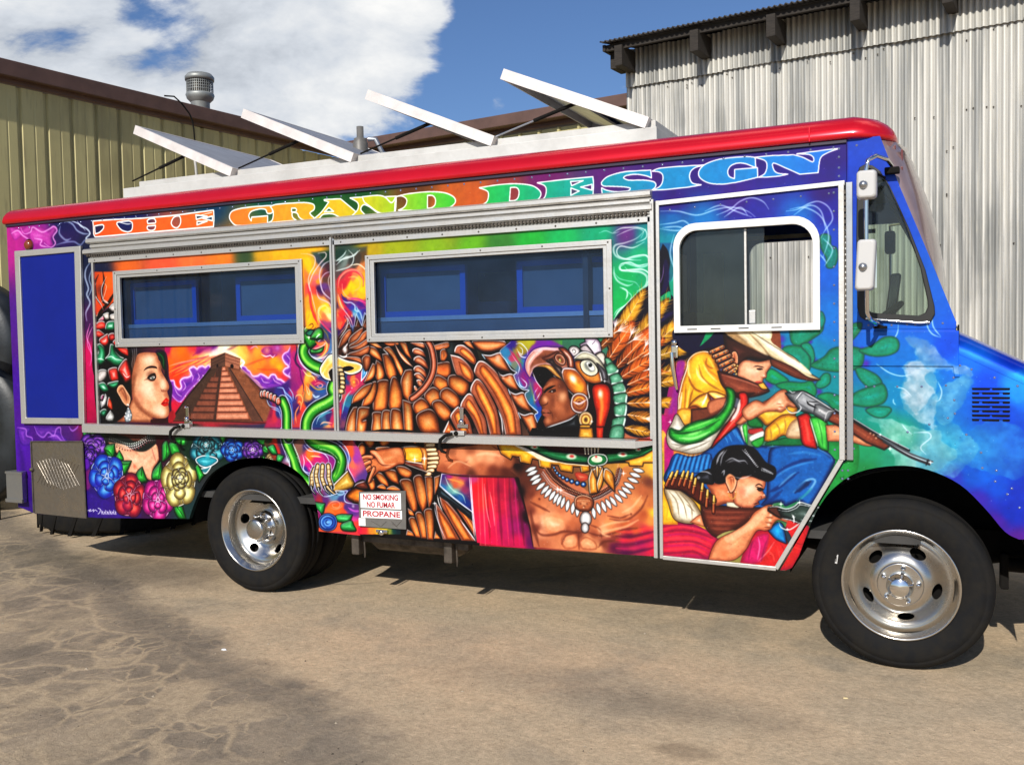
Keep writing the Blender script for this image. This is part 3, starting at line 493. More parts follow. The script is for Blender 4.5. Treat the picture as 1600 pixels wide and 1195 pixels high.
def mural_mid(m):
    F, L, G, R, T = m.F, m.L, m.G, m.reg, m.tube
    FO, FL, FH = (218, 120, 56), (84, 36, 18), (250, 196, 134)
    def ft(p, hi=FH, c=FO, g=(0, 1, .38), rim=(225, 215, 215), core=.36, ra=.6):   # one eagle feather
        F(grow(m, p, 1.10), c, hi=hi, lo=FL, k=.55, core=core, edge=(8, 5, 5), ew=1.1, rim=rim, ra=ra, rw=.7, g=g, soft=.8)
    # swirls between the sunset and the eagle
    R(420, 520, K)
    m.field('''300,200,200,60,60 330,300,190,50,70 300,400,170,40,110 350,450,160,40,120 380,560,150,30,110 420,620,240,140,50 400,700,240,130,70 330,650,130,30,110 300,700,150,40,100 240,680,60,30,110 270,780,50,50,120 380,850,235,90,40 370,950,220,60,50 350,1050,190,60,60 330,900,70,30,100 300,960,60,30,90
 370,250,150,140,60 360,180,90,110,130 480,540,210,170,60 560,560,220,140,50 600,620,180,40,90 650,650,170,40,80 480,680,220,110,40 520,760,230,150,70 560,700,40,50,120 640,720,30,90,150 500,850,40,30,90 600,800,60,80,130 720,620,60,90,140 450,480,120,120,60 560,480,60,50,120 700,560,50,60,120
 600,180,200,60,90 650,140,245,110,60 700,100,250,170,60 740,200,230,100,60 760,60,200,170,60 690,260,160,60,90 620,290,60,100,130 800,100,60,100,150 820,200,90,110,150 840,30,170,40,70 560,350,40,40,90 660,300,40,70,120 760,260,70,80,110
 900,700,120,120,110 930,800,190,90,80 1000,700,190,40,90 1080,600,220,120,60 1050,550,150,40,90 1140,600,170,40,90 1000,550,35,70,120 1150,480,30,80,140 1200,450,90,140,190 1000,800,30,110,130 970,900,40,110,140 950,1000,40,60,130 920,850,150,60,80 920,1050,60,40,110 1060,500,30,60,120
 700,1000,60,40,100 660,1050,60,100,130 760,1050,180,50,90 830,980,220,60,70 830,1080,235,120,60 700,1120,230,150,90 850,920,150,40,90 600,1100,30,60,110 50,900,130,30,70 100,950,190,50,70 140,1010,160,40,90 30,700,60,30,90 180,900,40,50,110 150,780,50,50,120''', '285,135 1235,135 1330,580 1100,1180 -40,1180 60,880 -100,700 160,660 290,560', st=3, soft=5, warp=6, pw=5.)
    R(260, 530, K)
    for p in ('1400,600 1470,610 1500,690 1560,780', '1260,720 1300,820 1400,860 1440,900', '1330,860 1420,900 1440,990', '1540,600 1590,680 1593,760'): L(p, (160, 190, 230), 1.4, .75, .8)
    R(420, 520, K)
    for p, c, w in (('355,140 370,220 350,300 360,380 430,450', (30, 30, 70), 3), ('390,145 385,250 400,340 450,420 550,490 640,550', (235, 235, 245), 1.2), ('320,300 350,370 400,440 420,560 450,650 440,760', (90, 20, 80), 2), ('440,460 500,530 560,540 600,600', (245, 215, 150), 1.5), ('350,820 360,780 410,770 440,830 420,900', (250, 190, 120), 1.4),
                    ('380,870 400,850 420,880 410,960', (255, 170, 110), 1.6), ('360,1120 350,1000 400,900', (240, 150, 90), 2), ('480,650 500,740 520,770 525,720 480,650', (250, 200, 150), 1.2), ('590,640 640,620 690,650 660,680 620,660 650,640', (250, 150, 150), 1.3), ('440,700 470,740 460,820 500,860', (140, 110, 70), 2), ('560,760 600,800 650,780', (190, 215, 240), 2.5),
                    ('200,700 250,760 290,830 310,960 330,1140', (60, 100, 170), 2.5), ('190,680 230,750 290,800 310,850', (170, 195, 235), 1.2), ('700,80 740,140 730,220 680,290 600,320', (250, 210, 120), 2), ('570,200 640,190 700,170 690,130 650,120', (250, 120, 100), 1.6), ('550,290 600,340 680,350 740,290 790,260 830,160', (180, 205, 230), 1.5), ('780,20 790,120 770,220 700,290', (60, 120, 170), 2.4),
                    ('480,560 540,640 620,700 720,690', (200, 150, 60), 2.2), ('1030,600 1060,570 1120,580 1130,640 1070,660 1050,620', (235, 130, 90), 1.5), ('1160,600 1080,700 990,760 940,880', (210, 60, 100), 3), ('1040,720 980,800 950,900 930,1000', (140, 200, 200), 1.6), ('660,1140 700,1110 800,1120', (250, 190, 150), 1.8), ('610,1130 640,1050 750,960 850,900', (170, 200, 220), 1.5), ('640,1060 720,1000 800,980', (80, 150, 170), 3)):
        L(p, c, w, .8, .8)
    G(1075, 612, 3, (250, 200, 80), .9); G(1050, 685, 2.5, (255, 160, 180), .9); F('1165,600* 1230,520 1235,450 1200,395* 1180,440 1170,520', (60, 130, 180), hi=(150, 195, 225), lo=(25, 60, 130), soft=1, rim=WH, rall=True)
    # beak-side feathers of the eagle's head are drawn with the upper panel; body backdrop
    R(540, 530, K)
    F('300,20 1000,10 1593,0 1593,1120 0,1110* 60,860 120,760 230,620 300,400', (14, 10, 10), soft=1); G(1310, 130, 14, (60, 85, 88), .6, ry=22); G(1440, 700, 9, (50, 75, 95), .6); G(1350, 330, 8, (40, 60, 64), .6, ry=20)
    for p, hi in (('300,50* 380,40 470,110* 400,100', FH), ('300,100 380,110 430,170 470,270* 400,240 320,180', FH), ('490,30 620,30 680,60 560,80', (170, 100, 80)), ('500,130* 560,110 620,170 700,320 725,380 700,440 650,350 600,230', FH), ('640,80 700,160 770,240 840,330* 760,290 680,190', FH), ('690,40 770,60 800,150 835,240* 770,190 720,110', FH),
                  ('480,200* 540,200 620,330 640,440 580,495 530,440 500,320', (240, 160, 80)), ('400,270* 460,320 495,440 440,520 400,480 390,350', FH), ('350,310* 385,330 380,430 340,490 255,525* 310,400', FH), ('250,200 300,190 325,250 290,360* 240,280', (215, 135, 85)),
                  ('720,480 760,400* 840,400 850,520 830,680 800,750 740,690 710,560', FH), ('600,490 650,500 700,620 715,760 680,850 590,870 555,780 570,600', (245, 165, 85)), ('430,530 540,530 545,640 520,850 460,885 375,870 370,760 400,600', (245, 165, 85)), ('330,560 390,540 395,640 340,780 220,835* 240,760 290,640', (235, 160, 90)), ('300,560 340,560 300,660 220,740 105,790* 130,700 220,600', (235, 165, 105)),
                  ('110,860* 160,860 150,960 140,1145 30,1145 50,980', (238, 190, 140)), ('190,860 310,860* 300,950 230,1010 270,1000 280,1040 250,1150 160,1145 165,960', FH), ('360,920 460,920 470,1000 465,1150 350,1145 355,1000', (240, 180, 120)), ('480,910 570,900 580,1000 585,1150 480,1150', (240, 180, 120)), ('590,890 690,890 720,980 730,1150 600,1150', (240, 180, 120)), ('730,770* 830,820 850,1000 845,1150 760,1150 740,960', (245, 190, 120)),
                  ('1140,310* 1290,290 1320,380 1290,460 1190,460 1130,400', (235, 110, 50)), ('1120,480 1180,455 1280,520 1280,590 1200,645 1120,570', (240, 165, 80)), ('1010,680 1100,605 1180,660 1180,760 1080,820 1020,760', (220, 160, 100)), ('870,800 960,740 1040,810 1030,890 930,935 870,880', (235, 160, 85)), ('1310,470 1400,455 1520,520 1530,620 1470,690 1370,650 1305,570', (250, 180, 100)),
                  ('1210,650 1290,615 1400,700 1425,790 1370,850 1260,790 1205,730', (250, 170, 110)), ('1105,800 1200,770 1310,880 1320,950 1240,1000 1150,920', (245, 165, 100)), ('910,960 1050,880 1140,950 1175,1145* 980,1150', (250, 175, 110)), ('1120,80* 1280,40 1300,90 1240,120 1140,130', (190, 130, 110)), ('1200,150 1250,130 1280,200 1250,260* 1205,260', (150, 90, 60)), ('1230,1150* 1300,1020* 1380,1150*', (240, 160, 100))):
        ft(p, hi)
    for p in ('850,130 900,110 980,150 1020,225* 920,200 860,180', '865,240 930,210 1010,270 1045,370 940,320 880,290', '870,350 930,330 1010,400 1020,480 930,440 870,400', '870,440 930,420 1000,490 990,530 920,510', '900,510 950,510 980,570 930,590', '820,40 980,50 1000,110 900,90', '870,580 900,600 920,640 880,640'):
        F(p, (165, 85, 50), hi=(225, 160, 120), lo=(70, 30, 20), edge=BLK, rim=(240, 225, 220), core=.4, k=.6, dl=.2)
    T('1035,20 1085,120 1115,300 1090,450 1010,590 900,700 840,740', 8, (165, 85, 55), (215, 140, 115), (80, 35, 25), rim=(150, 120, 115), off=(-.15, -.1)); L('640,80 720,230 850,340', (230, 225, 225), 1, .8, .5); L('480,120 550,190', (220, 215, 215), 1.2, .8, .6)
    R(680, 530, K)
    def lf(p, q, hi=(240, 165, 90)):   # long pinion with a rim and an inner body
        F(p, (172, 96, 66), lo=(120, 66, 50), edge=BLK, ew=1.4, rim=(240, 230, 228), ra=.9, rw=.9); F(q, (228, 126, 56), hi=hi, lo=(110, 50, 22), k=.7, core=.45, soft=1.2)
    lf('260,130 290,80 370,80 470,160 520,250 500,310 400,250 300,180 260,170', '320,130 370,110 460,180 510,250 495,300 400,230 330,170'); lf('205,195* 330,230 440,330 490,430 480,520 440,530 340,460 275,430', '300,270* 400,320 470,420 475,500 440,510 350,430')
    lf('520,330 560,275 620,280 690,330 780,420 900,600 980,760 1050,920 1085,1185* 890,1185* 840,960 740,740 600,540 505,420', '570,350 610,320 680,380 800,540 920,740 1000,920 1030,1185* 930,1185* 870,940 760,700 640,520 570,420', (245, 170, 80))
    lf('470,570 530,495 600,540 700,700 780,880 830,1185* 700,1185* 640,960 560,820 460,660', '510,600 545,540 610,610 700,780 770,960 790,1185* 730,1185* 660,940 560,740', (250, 180, 80)); lf('345,780 420,680 480,700 560,860 640,1000 660,1180* 560,1180* 480,1000 390,860 335,850', '390,790 430,740 500,820 580,980 620,1180* 580,1180* 500,980 400,850')
    lf('215,930 300,840 360,900 440,1020 480,1180* 300,1165* 210,980', '250,950 300,890 350,940 440,1165* 330,1165*', (250, 180, 80)); F('115,1165* 180,1020* 245,1165*', (190, 100, 50), hi=FH, lo=FL, rim=WH)
    for p in ('600,190* 700,200 830,170 900,290 950,410* 800,370 680,280', '800,410* 850,450 980,440 1060,640* 930,600 840,510', '930,640* 1010,680 1120,670 1220,910* 1080,860 990,770', '1050,910* 1120,940 1240,930 1300,1175* 1200,1180*', '480,20 860,20 900,80 740,150 600,150 510,90', '360,30* 440,20 510,130* 420,90'):
        F(p, (205, 116, 64), hi=(245, 172, 118), lo=(60, 28, 18), k=.6, core=.4, edge=BLK, ew=1.6, rim=(225, 225, 230), rw=.8); 
    G(790, 230, 6, (235, 180, 160), .7, ry=9); G(860, 480, 4, (235, 180, 160), .7); G(940, 470, 4, (235, 170, 150), .7); G(1010, 720, 4, (225, 160, 140), .6); L('920,610 950,690', (200, 215, 235), 1.1, .9, .4); L('1040,900 1080,990', (200, 215, 235), 1.1, .9, .4); L('590,180 640,250', (180, 215, 235), 1.1, .9, .4)
    L('800,880 840,1000 855,1175', (235, 235, 240), 1.4, .9, .5); L('960,720 1010,860 1060,1000', (235, 170, 140), 1.2, .6, .8)
    # blue and violet smoke between the wing and the helmet
    m.field('960,60,50,30,120 1000,200,170,60,90 1060,150,150,130,30 930,150,50,120,160 940,260,70,150,180 1020,300,110,120,100 1080,330,50,110,150 1130,250,60,60,140 1110,60,160,150,40 1200,60,165,160,40 1290,80,110,40,140 1400,50,90,30,140 1590,20,60,150,50 1530,20,80,120,70 1400,20,160,170,40 1160,450,60,30,140 1100,550,130,30,110 1060,600,60,130,170 1150,650,60,100,110 1200,700,30,110,150 1230,820,30,100,150 1300,900,30,70,150 1320,1000,50,120,170 1250,600,170,40,100 1330,620,130,30,90 1290,700,150,60,80 1230,500,60,50,130 1310,800,70,30,130 1150,760,30,90,140',
            '960,15* 1593,15* 1593,140 1200,140 1160,280 1190,480 1220,390 1350,620 1320,780 1360,900 1370,1020 1310,1080 1250,940* 1290,910 1180,800 1130,680* 1180,640 1060,590 990,440* 1030,410 900,280 820,150* 880,90', st=3, soft=1.5, warp=4, pw=5.)
    for p, w in (('950,40 820,150 890,260 960,370 1030,415 990,440 1040,560 1100,620 1180,635 1130,680 1180,800 1290,905 1250,940 1310,1070 1360,1020 1350,930', 1.2), ('1040,440 1060,340 1000,240 960,180', 1.1), ('1050,470 1070,570 1130,600 1150,550 1080,480', 1.3), ('1020,60 1080,50 1160,140 1150,220 1080,210 1030,120', 1.3), ('1060,90 1100,130 1090,190 1050,150', 1.1), ('1290,600 1240,690 1260,760 1330,640', 1.1)): L(p, (215, 225, 245), w, .85, .5)
    for p, c, w in (('940,130 1000,220 1060,300 1090,380', (180, 40, 80), 3), ('980,110 1040,230 1100,300', (110, 130, 60), 2.5), ('1120,440 1200,560 1260,700 1300,820', (90, 30, 140), 3), ('1180,500 1220,640 1250,800', (120, 140, 90), 2), ('1270,480 1320,600 1340,700', (190, 50, 80), 2.5), ('1160,200 1150,330 1180,440', (80, 40, 160), 3)): L(p, c, w, .65, 2)
    L('1170,170 1230,100 1330,60 1450,50 1593,90', (110, 30, 150), 5, .85, 3)
    # lower wing below the shelf
    R(560, 680, 6.64)
    F('0,20 900,20 860,400 1250,1150 400,1120 0,1000', (14, 10, 10), soft=1)
    for p in ('60,30 150,30 160,90 120,120 70,80', '210,30 310,20 320,80 250,115', '0,120 40,80 70,130 60,200 0,230', '190,130 300,120 330,150 210,170', '550,40 600,40 590,90', '400,330 480,330 550,380 520,435 440,410', '270,370 330,360 390,380 415,500* 330,460', '175,400 240,400 300,480 310,530* 230,490', '100,480 160,460 170,540 130,560', '200,540 250,510 290,560', '300,560 360,525 430,570', '0,520 60,500 100,550 10,560',
              '440,490 510,465 560,500 600,650 605,760* 560,790* 500,640', '580,450 640,425 680,480 715,600 700,720 665,780* 620,680 590,540', '695,440* 760,440 775,520 770,640 735,745* 710,600', '790,440* 845,420* 830,520 795,610*', '515,760* 560,790 580,830* 530,820', '530,870 580,860 620,940 645,1055* 590,1045* 550,960', '600,820 650,810 700,900 710,1060* 655,1055* 620,920', '690,790 760,780 780,880 775,1070* 720,1065* 700,900',
              '510,980* 560,1010 580,1045* 500,1035*', '800,1000* 850,1070* 790,1070*'):
        ft(p, (240, 165, 95))
    lf('800,700* 850,760 950,900 1050,1080* 880,1080* 830,900', '815,760* 860,800 950,930 1030,1080* 920,1080* 850,900', (235, 150, 90)); lf('840,610* 930,700 1040,830 1120,960 1215,1095* 1070,1090* 960,900 870,740', '860,660* 930,720 1040,860 1180,1090* 1090,1090* 970,890', (240, 150, 80)); lf('1000,730* 1120,820 1195,910 1210,1050* 1100,880', '1040,770* 1120,830 1190,930 1195,1010 1110,870')
    F('840,520* 920,580 1190,800* 1195,900* 1000,740 830,620', (20, 26, 32), hi=(70, 90, 100), soft=.8); L('845,530 1000,660 1190,800', (200, 215, 235), 1.4, .9, .6); m.star(790, 705, 3.5); L('820,620 835,700 870,780', WH, 1.2, .9, .5); L('790,720 800,800 830,900 900,1075', (220, 220, 235), 1, .8, .5); L('1060,880 1140,990 1215,1095', (235, 235, 245), 1.5, .9, .5)
    m.field('870,420,60,40,110 950,420,150,40,120 1080,420,140,40,110 980,460,210,110,60 1060,490,220,130,70 1000,520,200,90,60 900,480,90,70,110 950,540,90,160,160 1000,580,120,180,170 880,540,40,110,160 1060,640,30,90,150 1100,560,140,50,90 1140,500,90,30,90 1120,700,20,50,120 1150,780,40,30,90 1000,640,20,70,120 1170,640,90,40,90', '865,400* 1160,400* 1190,800* 1000,655* 845,520*', st=4, soft=.8)
    L('865,400 1160,400 1190,800 1000,655 845,520 865,400', (220, 225, 245), 1.3, .9, .5, 0, True); L('900,430 940,520 1000,580 1080,620 1110,700', (190, 220, 200), 1.5, .7, 1); L('920,450 1010,470 1090,500', (240, 150, 80), 1.6, .8, 1.2)
    # crimson cape
    R(660, 570, 3.9825)
    m.field('320,700,180,60,110 340,760,215,30,45 380,720,205,35,50 430,730,190,30,60 480,750,150,20,60 520,740,170,25,60 590,720,130,25,80 620,800,80,15,50 380,850,235,45,50 420,950,225,30,75 360,1000,205,25,75 400,1080,215,15,75 500,1000,180,20,85 560,1000,150,20,95 620,1000,120,15,85 650,950,30,12,20 600,1100,190,20,80 560,900,160,25,80 480,880,185,30,65 680,1100,90,15,80',
            '285,640* 640,640* 640,800 700,1150* 340,1105* 315,900', st=4, soft=1)
    for i, (x, c, w) in enumerate(((345, (255, 120, 100), 1.2), (372, (255, 160, 140), 1.6), (400, (120, 10, 40), 3), (440, (250, 90, 90), 1.3), (470, (100, 10, 50), 4), (510, (235, 60, 90), 2), (540, (90, 8, 50), 3), (575, (200, 40, 110), 2), (600, (80, 8, 40), 4))): L([(x, 690), (x+6, 850), (x+14+i, 1000), (x+18+2*i, 1120)], c, w, .55, 1.4)
    for p in ('385,740 400,900 425,1010', '420,790 440,900 450,1000'): L(p, (255, 190, 180), 1.2, .6, 1)
    for p in ('300,680 315,900 335,1095', '290,670 305,850 325,1090'): L(p, (230, 225, 240), 1.3, .9, .5)
    F('560,640 640,620 650,780 720,950 715,1130 690,1130 650,940 600,780', (24, 10, 14), soft=4)
    # arm
    SK, SH, SL = (196, 112, 68), (246, 190, 148), (88, 40, 26)
    m.field('80,540,150,85,60 180,530,150,90,62 300,520,150,88,60 420,500,185,120,80 90,580,205,125,82 150,590,210,125,85 240,560,215,135,95 300,590,225,150,108 200,610,185,105,68 130,650,150,80,52 260,645,155,82,55 350,570,228,150,110 420,570,230,155,115 480,580,200,125,90 540,610,150,85,55 360,640,175,98,65 440,660,110,52,35 520,670,85,38,28 300,680,95,50,36 580,640,60,28,20 600,560,60,30,20',
            '75,535* 180,515 300,500 420,480 500,500 560,560 620,600 640,690 560,700 440,690 300,685 160,675 90,660*', st=4, soft=1.2)
    L('140,600 200,590 260,610 290,590', (120, 60, 40), 1.6, .5, 1.6); L('160,640 220,600 300,630', (245, 190, 150), 1.8, .5, 1.6); G(290, 585, 8, (240, 180, 140), .6); L('430,500 460,520 500,540 520,570', (110, 55, 38), 1.5, .8, 1); L('100,670 250,690 450,695 600,700', (60, 25, 22), 2.5, .85, 1.5); L('340,560 400,550 480,565', (250, 205, 165), 3, .5, 3)
    L('75,535 180,515 300,500 420,482', (50, 24, 18), 1.2, .8, .7)
    # bracelet and hand
    R(560, 680, 6.64)
    F('680,60 720,55 760,130 740,200 690,180', (190, 140, 90), hi=(235, 205, 150), lo=(80, 50, 30), edge=BLK)
    for i, (a, b) in enumerate(((0, 0), (14, 52), (30, 100), (42, 150), (36, 200), (18, 245), (-8, 290), (-40, 330))):
        x, y = 785+a, 95+b*.9
        F([(700, y-6+i*2), (x-20, y-16), (x+8, y-10), (x+10, y+18), (x-14, y+26), (700+i*-2, y+22)], (226, 188, 136), hi=(250, 232, 200), lo=(120, 82, 50), edge=(40, 24, 16), ew=.8, core=.35)
    F('470,125 660,120 690,200 680,300 560,310 480,270', (240, 170, 40), hi=(255, 215, 110), lo=(150, 85, 25), edge=BLK, soft=.8); F('485,262 560,285 700,290 690,370 600,330 485,300', (125, 60, 45), hi=(200, 140, 120), lo=(60, 30, 22), edge=BLK, soft=.8); F('640,125 700,140 720,240 700,370 655,300 660,200', (180, 110, 50), hi=(240, 200, 130), lo=(90, 50, 25), soft=.8)
    L('445,125 520,115 620,118', (205, 200, 200), 1.5, .9, .6); L('468,130 490,200 480,300', (70, 35, 15), 1.4, .9, .6); L('480,265 580,280 690,300', (245, 230, 215), 1.3, .9, .6); L('478,295 600,340 700,375 770,400', (190, 175, 165), 1.2, .8, .6); m.star(585, 250, 6); m.star(685, 240, 7)
    F('120,165* 160,165 230,150 380,130 440,135 470,200 475,290 420,300 330,345 260,370 210,370 180,400 150,430 130,480 105,480 115,420 130,370 100,380 60,400 20,440 0,470* 0,420 60,340 0,370* 0,330 50,280 0,290* 0,240 70,205 130,215 170,240 180,230 130,195', SK, hi=(228, 145, 98), lo=(140, 70, 42), k=.3, edge=(40, 18, 14), soft=.8)
    F('120,165 180,160 240,220 290,290 370,280 400,290 300,340 230,300 190,240', (228, 150, 108), hi=(245, 185, 145), lo=(190, 105, 65), soft=1.5, a=.9); G(390, 170, 16, (225, 150, 105), .8, ry=9); L('120,175 170,215 210,280 260,310 340,310', (110, 52, 34), 1.6, .85, .9)
    for p in ('0,262 60,240 110,245', '0,310 60,290 120,260', '10,400 80,330 140,300', '60,400 110,350 160,330', '130,480 140,420 190,360', '-30,300 40,280', '0,350 70,300 130,270'): L(p, (90, 42, 30), 1.2, .85, .7)
    R(420, 680, K)
    for p, w in (('1280,270 1200,270 1110,310 1040,340', 5.5), ('1260,330 1190,360 1120,420 1080,480', 5.5), ('1260,390 1210,430 1150,490 1120,545', 4.5), ('1310,410 1290,460 1265,520 1245,575', 5.5)): T(p, w, (198, 115, 74), (240, 175, 130), (125, 62, 40), edge=(50, 22, 18), ew=.9, w2=3)
    # green snake below and above the shelf, talons
    SG, SGH, SGL = (45, 140, 40), (150, 225, 90), (10, 60, 15)
    m.field('20,40,20,60,30 70,60,190,50,40 60,160,180,50,40 120,40,40,40,80 150,200,60,30,90 30,300,60,60,30 230,250,200,210,220 210,400,120,60,80 250,480,190,40,60 240,560,160,30,70 300,620,150,30,70 350,40,30,20,40 400,140,130,90,80 480,180,60,50,100 520,270,245,110,40 600,250,230,100,60 460,330,210,60,110 500,400,190,20,130 620,320,190,30,110 700,300,130,30,120 560,200,40,40,100 440,440,60,50,130 500,450,60,60,120 780,60,60,30,60 900,100,40,30,80 960,60,140,40,40 980,200,60,80,150 1040,160,220,90,50 1050,260,240,110,80 1090,200,150,60,150 1040,380,210,80,110 1000,440,90,60,140 1100,560,130,60,150 1180,500,90,60,130 1080,640,60,60,110 430,660,60,50,110 480,700,120,40,90 600,780,150,40,60 700,800,90,40,110 820,700,90,130,160 900,760,60,60,120 860,880,250,100,35 760,900,240,110,45 900,830,240,90,40 960,920,240,80,40 1000,850,80,50,120 1060,950,200,60,140 1000,980,240,90,40 1100,1080,240,70,60 1060,900,90,50,130 750,970,230,90,50 900,970,240,90,40',
            '-40,0 1010,20 1120,160 1230,480 1200,580 1000,620 950,720 960,830 1120,860 1140,1190* 600,1200* 560,900 330,700 120,420 -60,100', st=3, soft=2, warp=6, pw=5.)
    for p, c, w in (('200,20 210,150 270,250 290,380 330,480 410,580 540,640', (12, 40, 10), 15), ): pass
    T('215,-30 215,60 260,180 310,300 345,420 400,510 500,590', 15, SG, SGH, SGL, rim=(190, 205, 230), off=(-.3, .05)); T('500,-30 510,40 600,110 740,150 840,200 900,300 880,430 830,530', 17, SG, SGH, SGL, rim=(190, 205, 230), off=(-.1, -.3)); L('820,220 880,320 850,450 820,520', (20, 90, 20), 3, .7, 1.5)
    for i in range(34): t = i/33; G(320+t*60+(i*37 % 22)-8, 140+t*190+(i*13 % 9), 1, (215, 250, 190), .85) ; G(620+t*250+(i*17 % 12), 160+t*t*170+(i*29 % 30)-14, 1, (225, 250, 205), .8)
    L('420,240 440,330 430,420 470,460 530,470', (215, 220, 245), 1.2, .9, .5); L('440,130 500,190 600,200 690,230 740,290 745,350', (215, 220, 245), 1.2, .9, .5); L('450,260 520,340 550,400 530,430 500,400', (250, 210, 215), 1.4, .9, .6); L('520,260 590,260 650,270', (250, 220, 150), 1.6, .85, .8)
    L('200,190 250,290 260,400 280,520 350,600 450,650 560,680', (215, 220, 245), 1.2, .85, .6); L('700,0 830,50 950,140 1000,260 990,400 1040,500 1080,590', (205, 215, 245), 1.2, .85, .6); m.star(255, 505, 4)
    F('760,670 980,440* 1060,590* 1040,640 900,690 800,710', (190, 145, 60), hi=(245, 225, 140), lo=(100, 70, 25), edge=BLK, rim=WH)
    for i, (x, y, x2, y2) in enumerate(((560, 420, 530, 640), (600, 380, 620, 660), (660, 380, 700, 640), (730, 380, 780, 640))):
        P = [(x+10, y), (x-25+i*14, y+90), (x-22+i*12, y+150), (x2, y2)]
        T(P, 6.5, (200, 165, 110), (238, 218, 175), (100, 75, 45), edge=(22, 16, 10), ew=1, rim=(190, 200, 220), off=(-.1, -.1))
        for q in range(4): t = (q+.7)/4.5; a = P[min(int(t*3), 2)]; b = P[min(int(t*3)+1, 3)]; u = t*3-int(t*3); X, Y = a[0]+(b[0]-a[0])*u, a[1]+(b[1]-a[1])*u; L([(X-22, Y+4), (X+22, Y-2)], (80, 55, 32), 1., .7, .5)
        T([(x2, y2), (x2+15, y2+50), (x2+55+i*4, y2+95)], 4.4, (40, 38, 45), (230, 232, 240), (12, 12, 16), edge=BLK, ew=.6, w2=1)
    T('730,640 770,690 820,730', 4.5, (190, 155, 100), (238, 218, 175), (100, 75, 45), edge=BLK, w2=1.5); L('600,700 690,760 800,740 850,720 830,690 930,690 980,690 940,760 960,830 1120,860', (195, 210, 240), 1.1, .9, .5); L('840,730 900,740 940,720 920,700 860,705', (150, 190, 220), 1.8, .8, .7)
    F('970,740 1090,650 1200,700 1200,850 1100,840 1000,800', (215, 120, 40), hi=(240, 150, 60), lo=(60, 26, 12), edge=BLK, k=.6); F('1070,610 1180,560 1240,660 1120,660', (90, 40, 28), hi=(150, 80, 60), lo=(30, 14, 12), edge=BLK); L('1060,640 1100,600 1200,570', (200, 205, 225), 1.1, .8, .5)
    for p, w in (('740,870 780,830 850,820 890,860 860,900 800,890 790,860 830,850', 1.4), ('770,900 840,920 910,880 900,830', 1)): L(p, (255, 160, 130), w, .6, .8)
    L('990,900 1060,940 1130,940', (200, 90, 200), 2.5, .8, 1.2); G(1050, 880, 4, (200, 190, 210), .7)
    # lower leaves and roses by the rear wheel
    def leaf(p, mid=None):
        F(p, (38, 150, 70), hi=(100, 215, 130), lo=(8, 60, 28), k=.5, edge=(5, 20, 10), ew=.9, dl=.3)
        if mid: L(mid, (8, 60, 25), 1.3, .85, .6)
    for p in ('-20,150* 60,120 110,240* 40,230', '110,240 190,260* 150,330 100,320', '100,400 180,480* 150,520 100,460', '330,680* 400,740 410,820 370,790', '460,690* 490,800 460,880 390,880* 420,790', '470,690* 560,860 540,920 500,880', '570,830* 700,850* 680,960 640,990* 600,920', '820,1010 900,980 1040,990* 1000,1080 900,1080 840,1060', '900,1110 1020,1060 1060,1120 1080,1190 920,1180'): leaf(p)
    def sw(x, y, rx, ry, c, hi, lo, n=6):
        F([(x+np.cos(a)*rx*(1+.06*(i % 2)), y+np.sin(a)*ry) for i, a in enumerate(np.linspace(0, 6.28, 9)[:-1])], c, hi=hi, lo=lo, edge=(10, 8, 20), k=.5, rim=hi, rall=True, ra=.5)
        for i in range(n): r = 1-(i+.6)/n; a0 = i*1.9; L([(x+np.cos(a0+t)*rx*r, y+np.sin(a0+t)*ry*r) for t in np.linspace(0, 3.6, 6)], hi if i % 2 else lo, 1.6, .8, .6)
    sw(530, 1040, 125, 130, (195, 45, 135), (240, 130, 195), (105, 15, 80)); sw(735, 1080, 110, 105, (40, 90, 170), (120, 175, 235), (15, 35, 100))
    # yellow/teal band by the propane door
    m.field('1130,1160,200,30,70 1180,1170,225,50,60 1280,1175,235,130,50 1380,1180,240,190,40 1450,1180,235,200,50 1500,1180,120,130,60 1560,1180,10,60,60 1600,1180,10,40,50', '1110,1140* 1640,1160* 1640,1230* 1110,1230*', st=3, soft=.5)
    # upper snake
    R(420, 520, K)
    T('190,850 225,930 240,1020 240,1150 245,1300', 14, SG, SGH, SGL, rim=(205, 215, 235), off=(-.05, 0)); T('850,600 810,700 850,780 760,860 620,930 540,1000 490,1100 480,1200', 17, SG, SGH, SGL, rim=(205, 215, 235), off=(-.2, -.15)); T('620,20 520,90 460,170 450,260 500,350 580,410 680,450', 15, SG, SGH, SGL, rim=(205, 215, 235), off=(-.3, .1), w2=16)
    F('800,600 700,720 580,800 470,900 400,1000* 460,860 560,780 700,690', (235, 238, 245), soft=1, a=.0)
    for i in range(24): t = i/23; G(560+t*220+(i*31 % 25), 960-t*140+(i*17 % 20), 1, (210, 250, 190), .7)
    for i, (x, y) in enumerate(((-60, 760), (-30, 755), (10, 770), (50, 790), (95, 810), (140, 845))): F([(x-24, y-30), (x+8, y-38), (x+26, y+14), (x+2, y+48), (x-26, y+32)], (170, 85, 68), hi=(225, 150, 130), lo=(80, 36, 30), edge=(20, 12, 12), core=.3, rim=(230, 225, 225))
    # snake head
    F('470,-60 520,-80 560,-40 600,-60 640,-20 690,-30* 660,40 600,90 620,120 540,190 500,170 470,110 430,60', SG, hi=SGH, lo=SGL, edge=BLK, rim=(200, 215, 230), dl=.3); F('540,200 600,215 700,170* 680,230 620,250 540,245', (35, 110, 50), hi=(110, 190, 110), lo=SGL, edge=BLK)
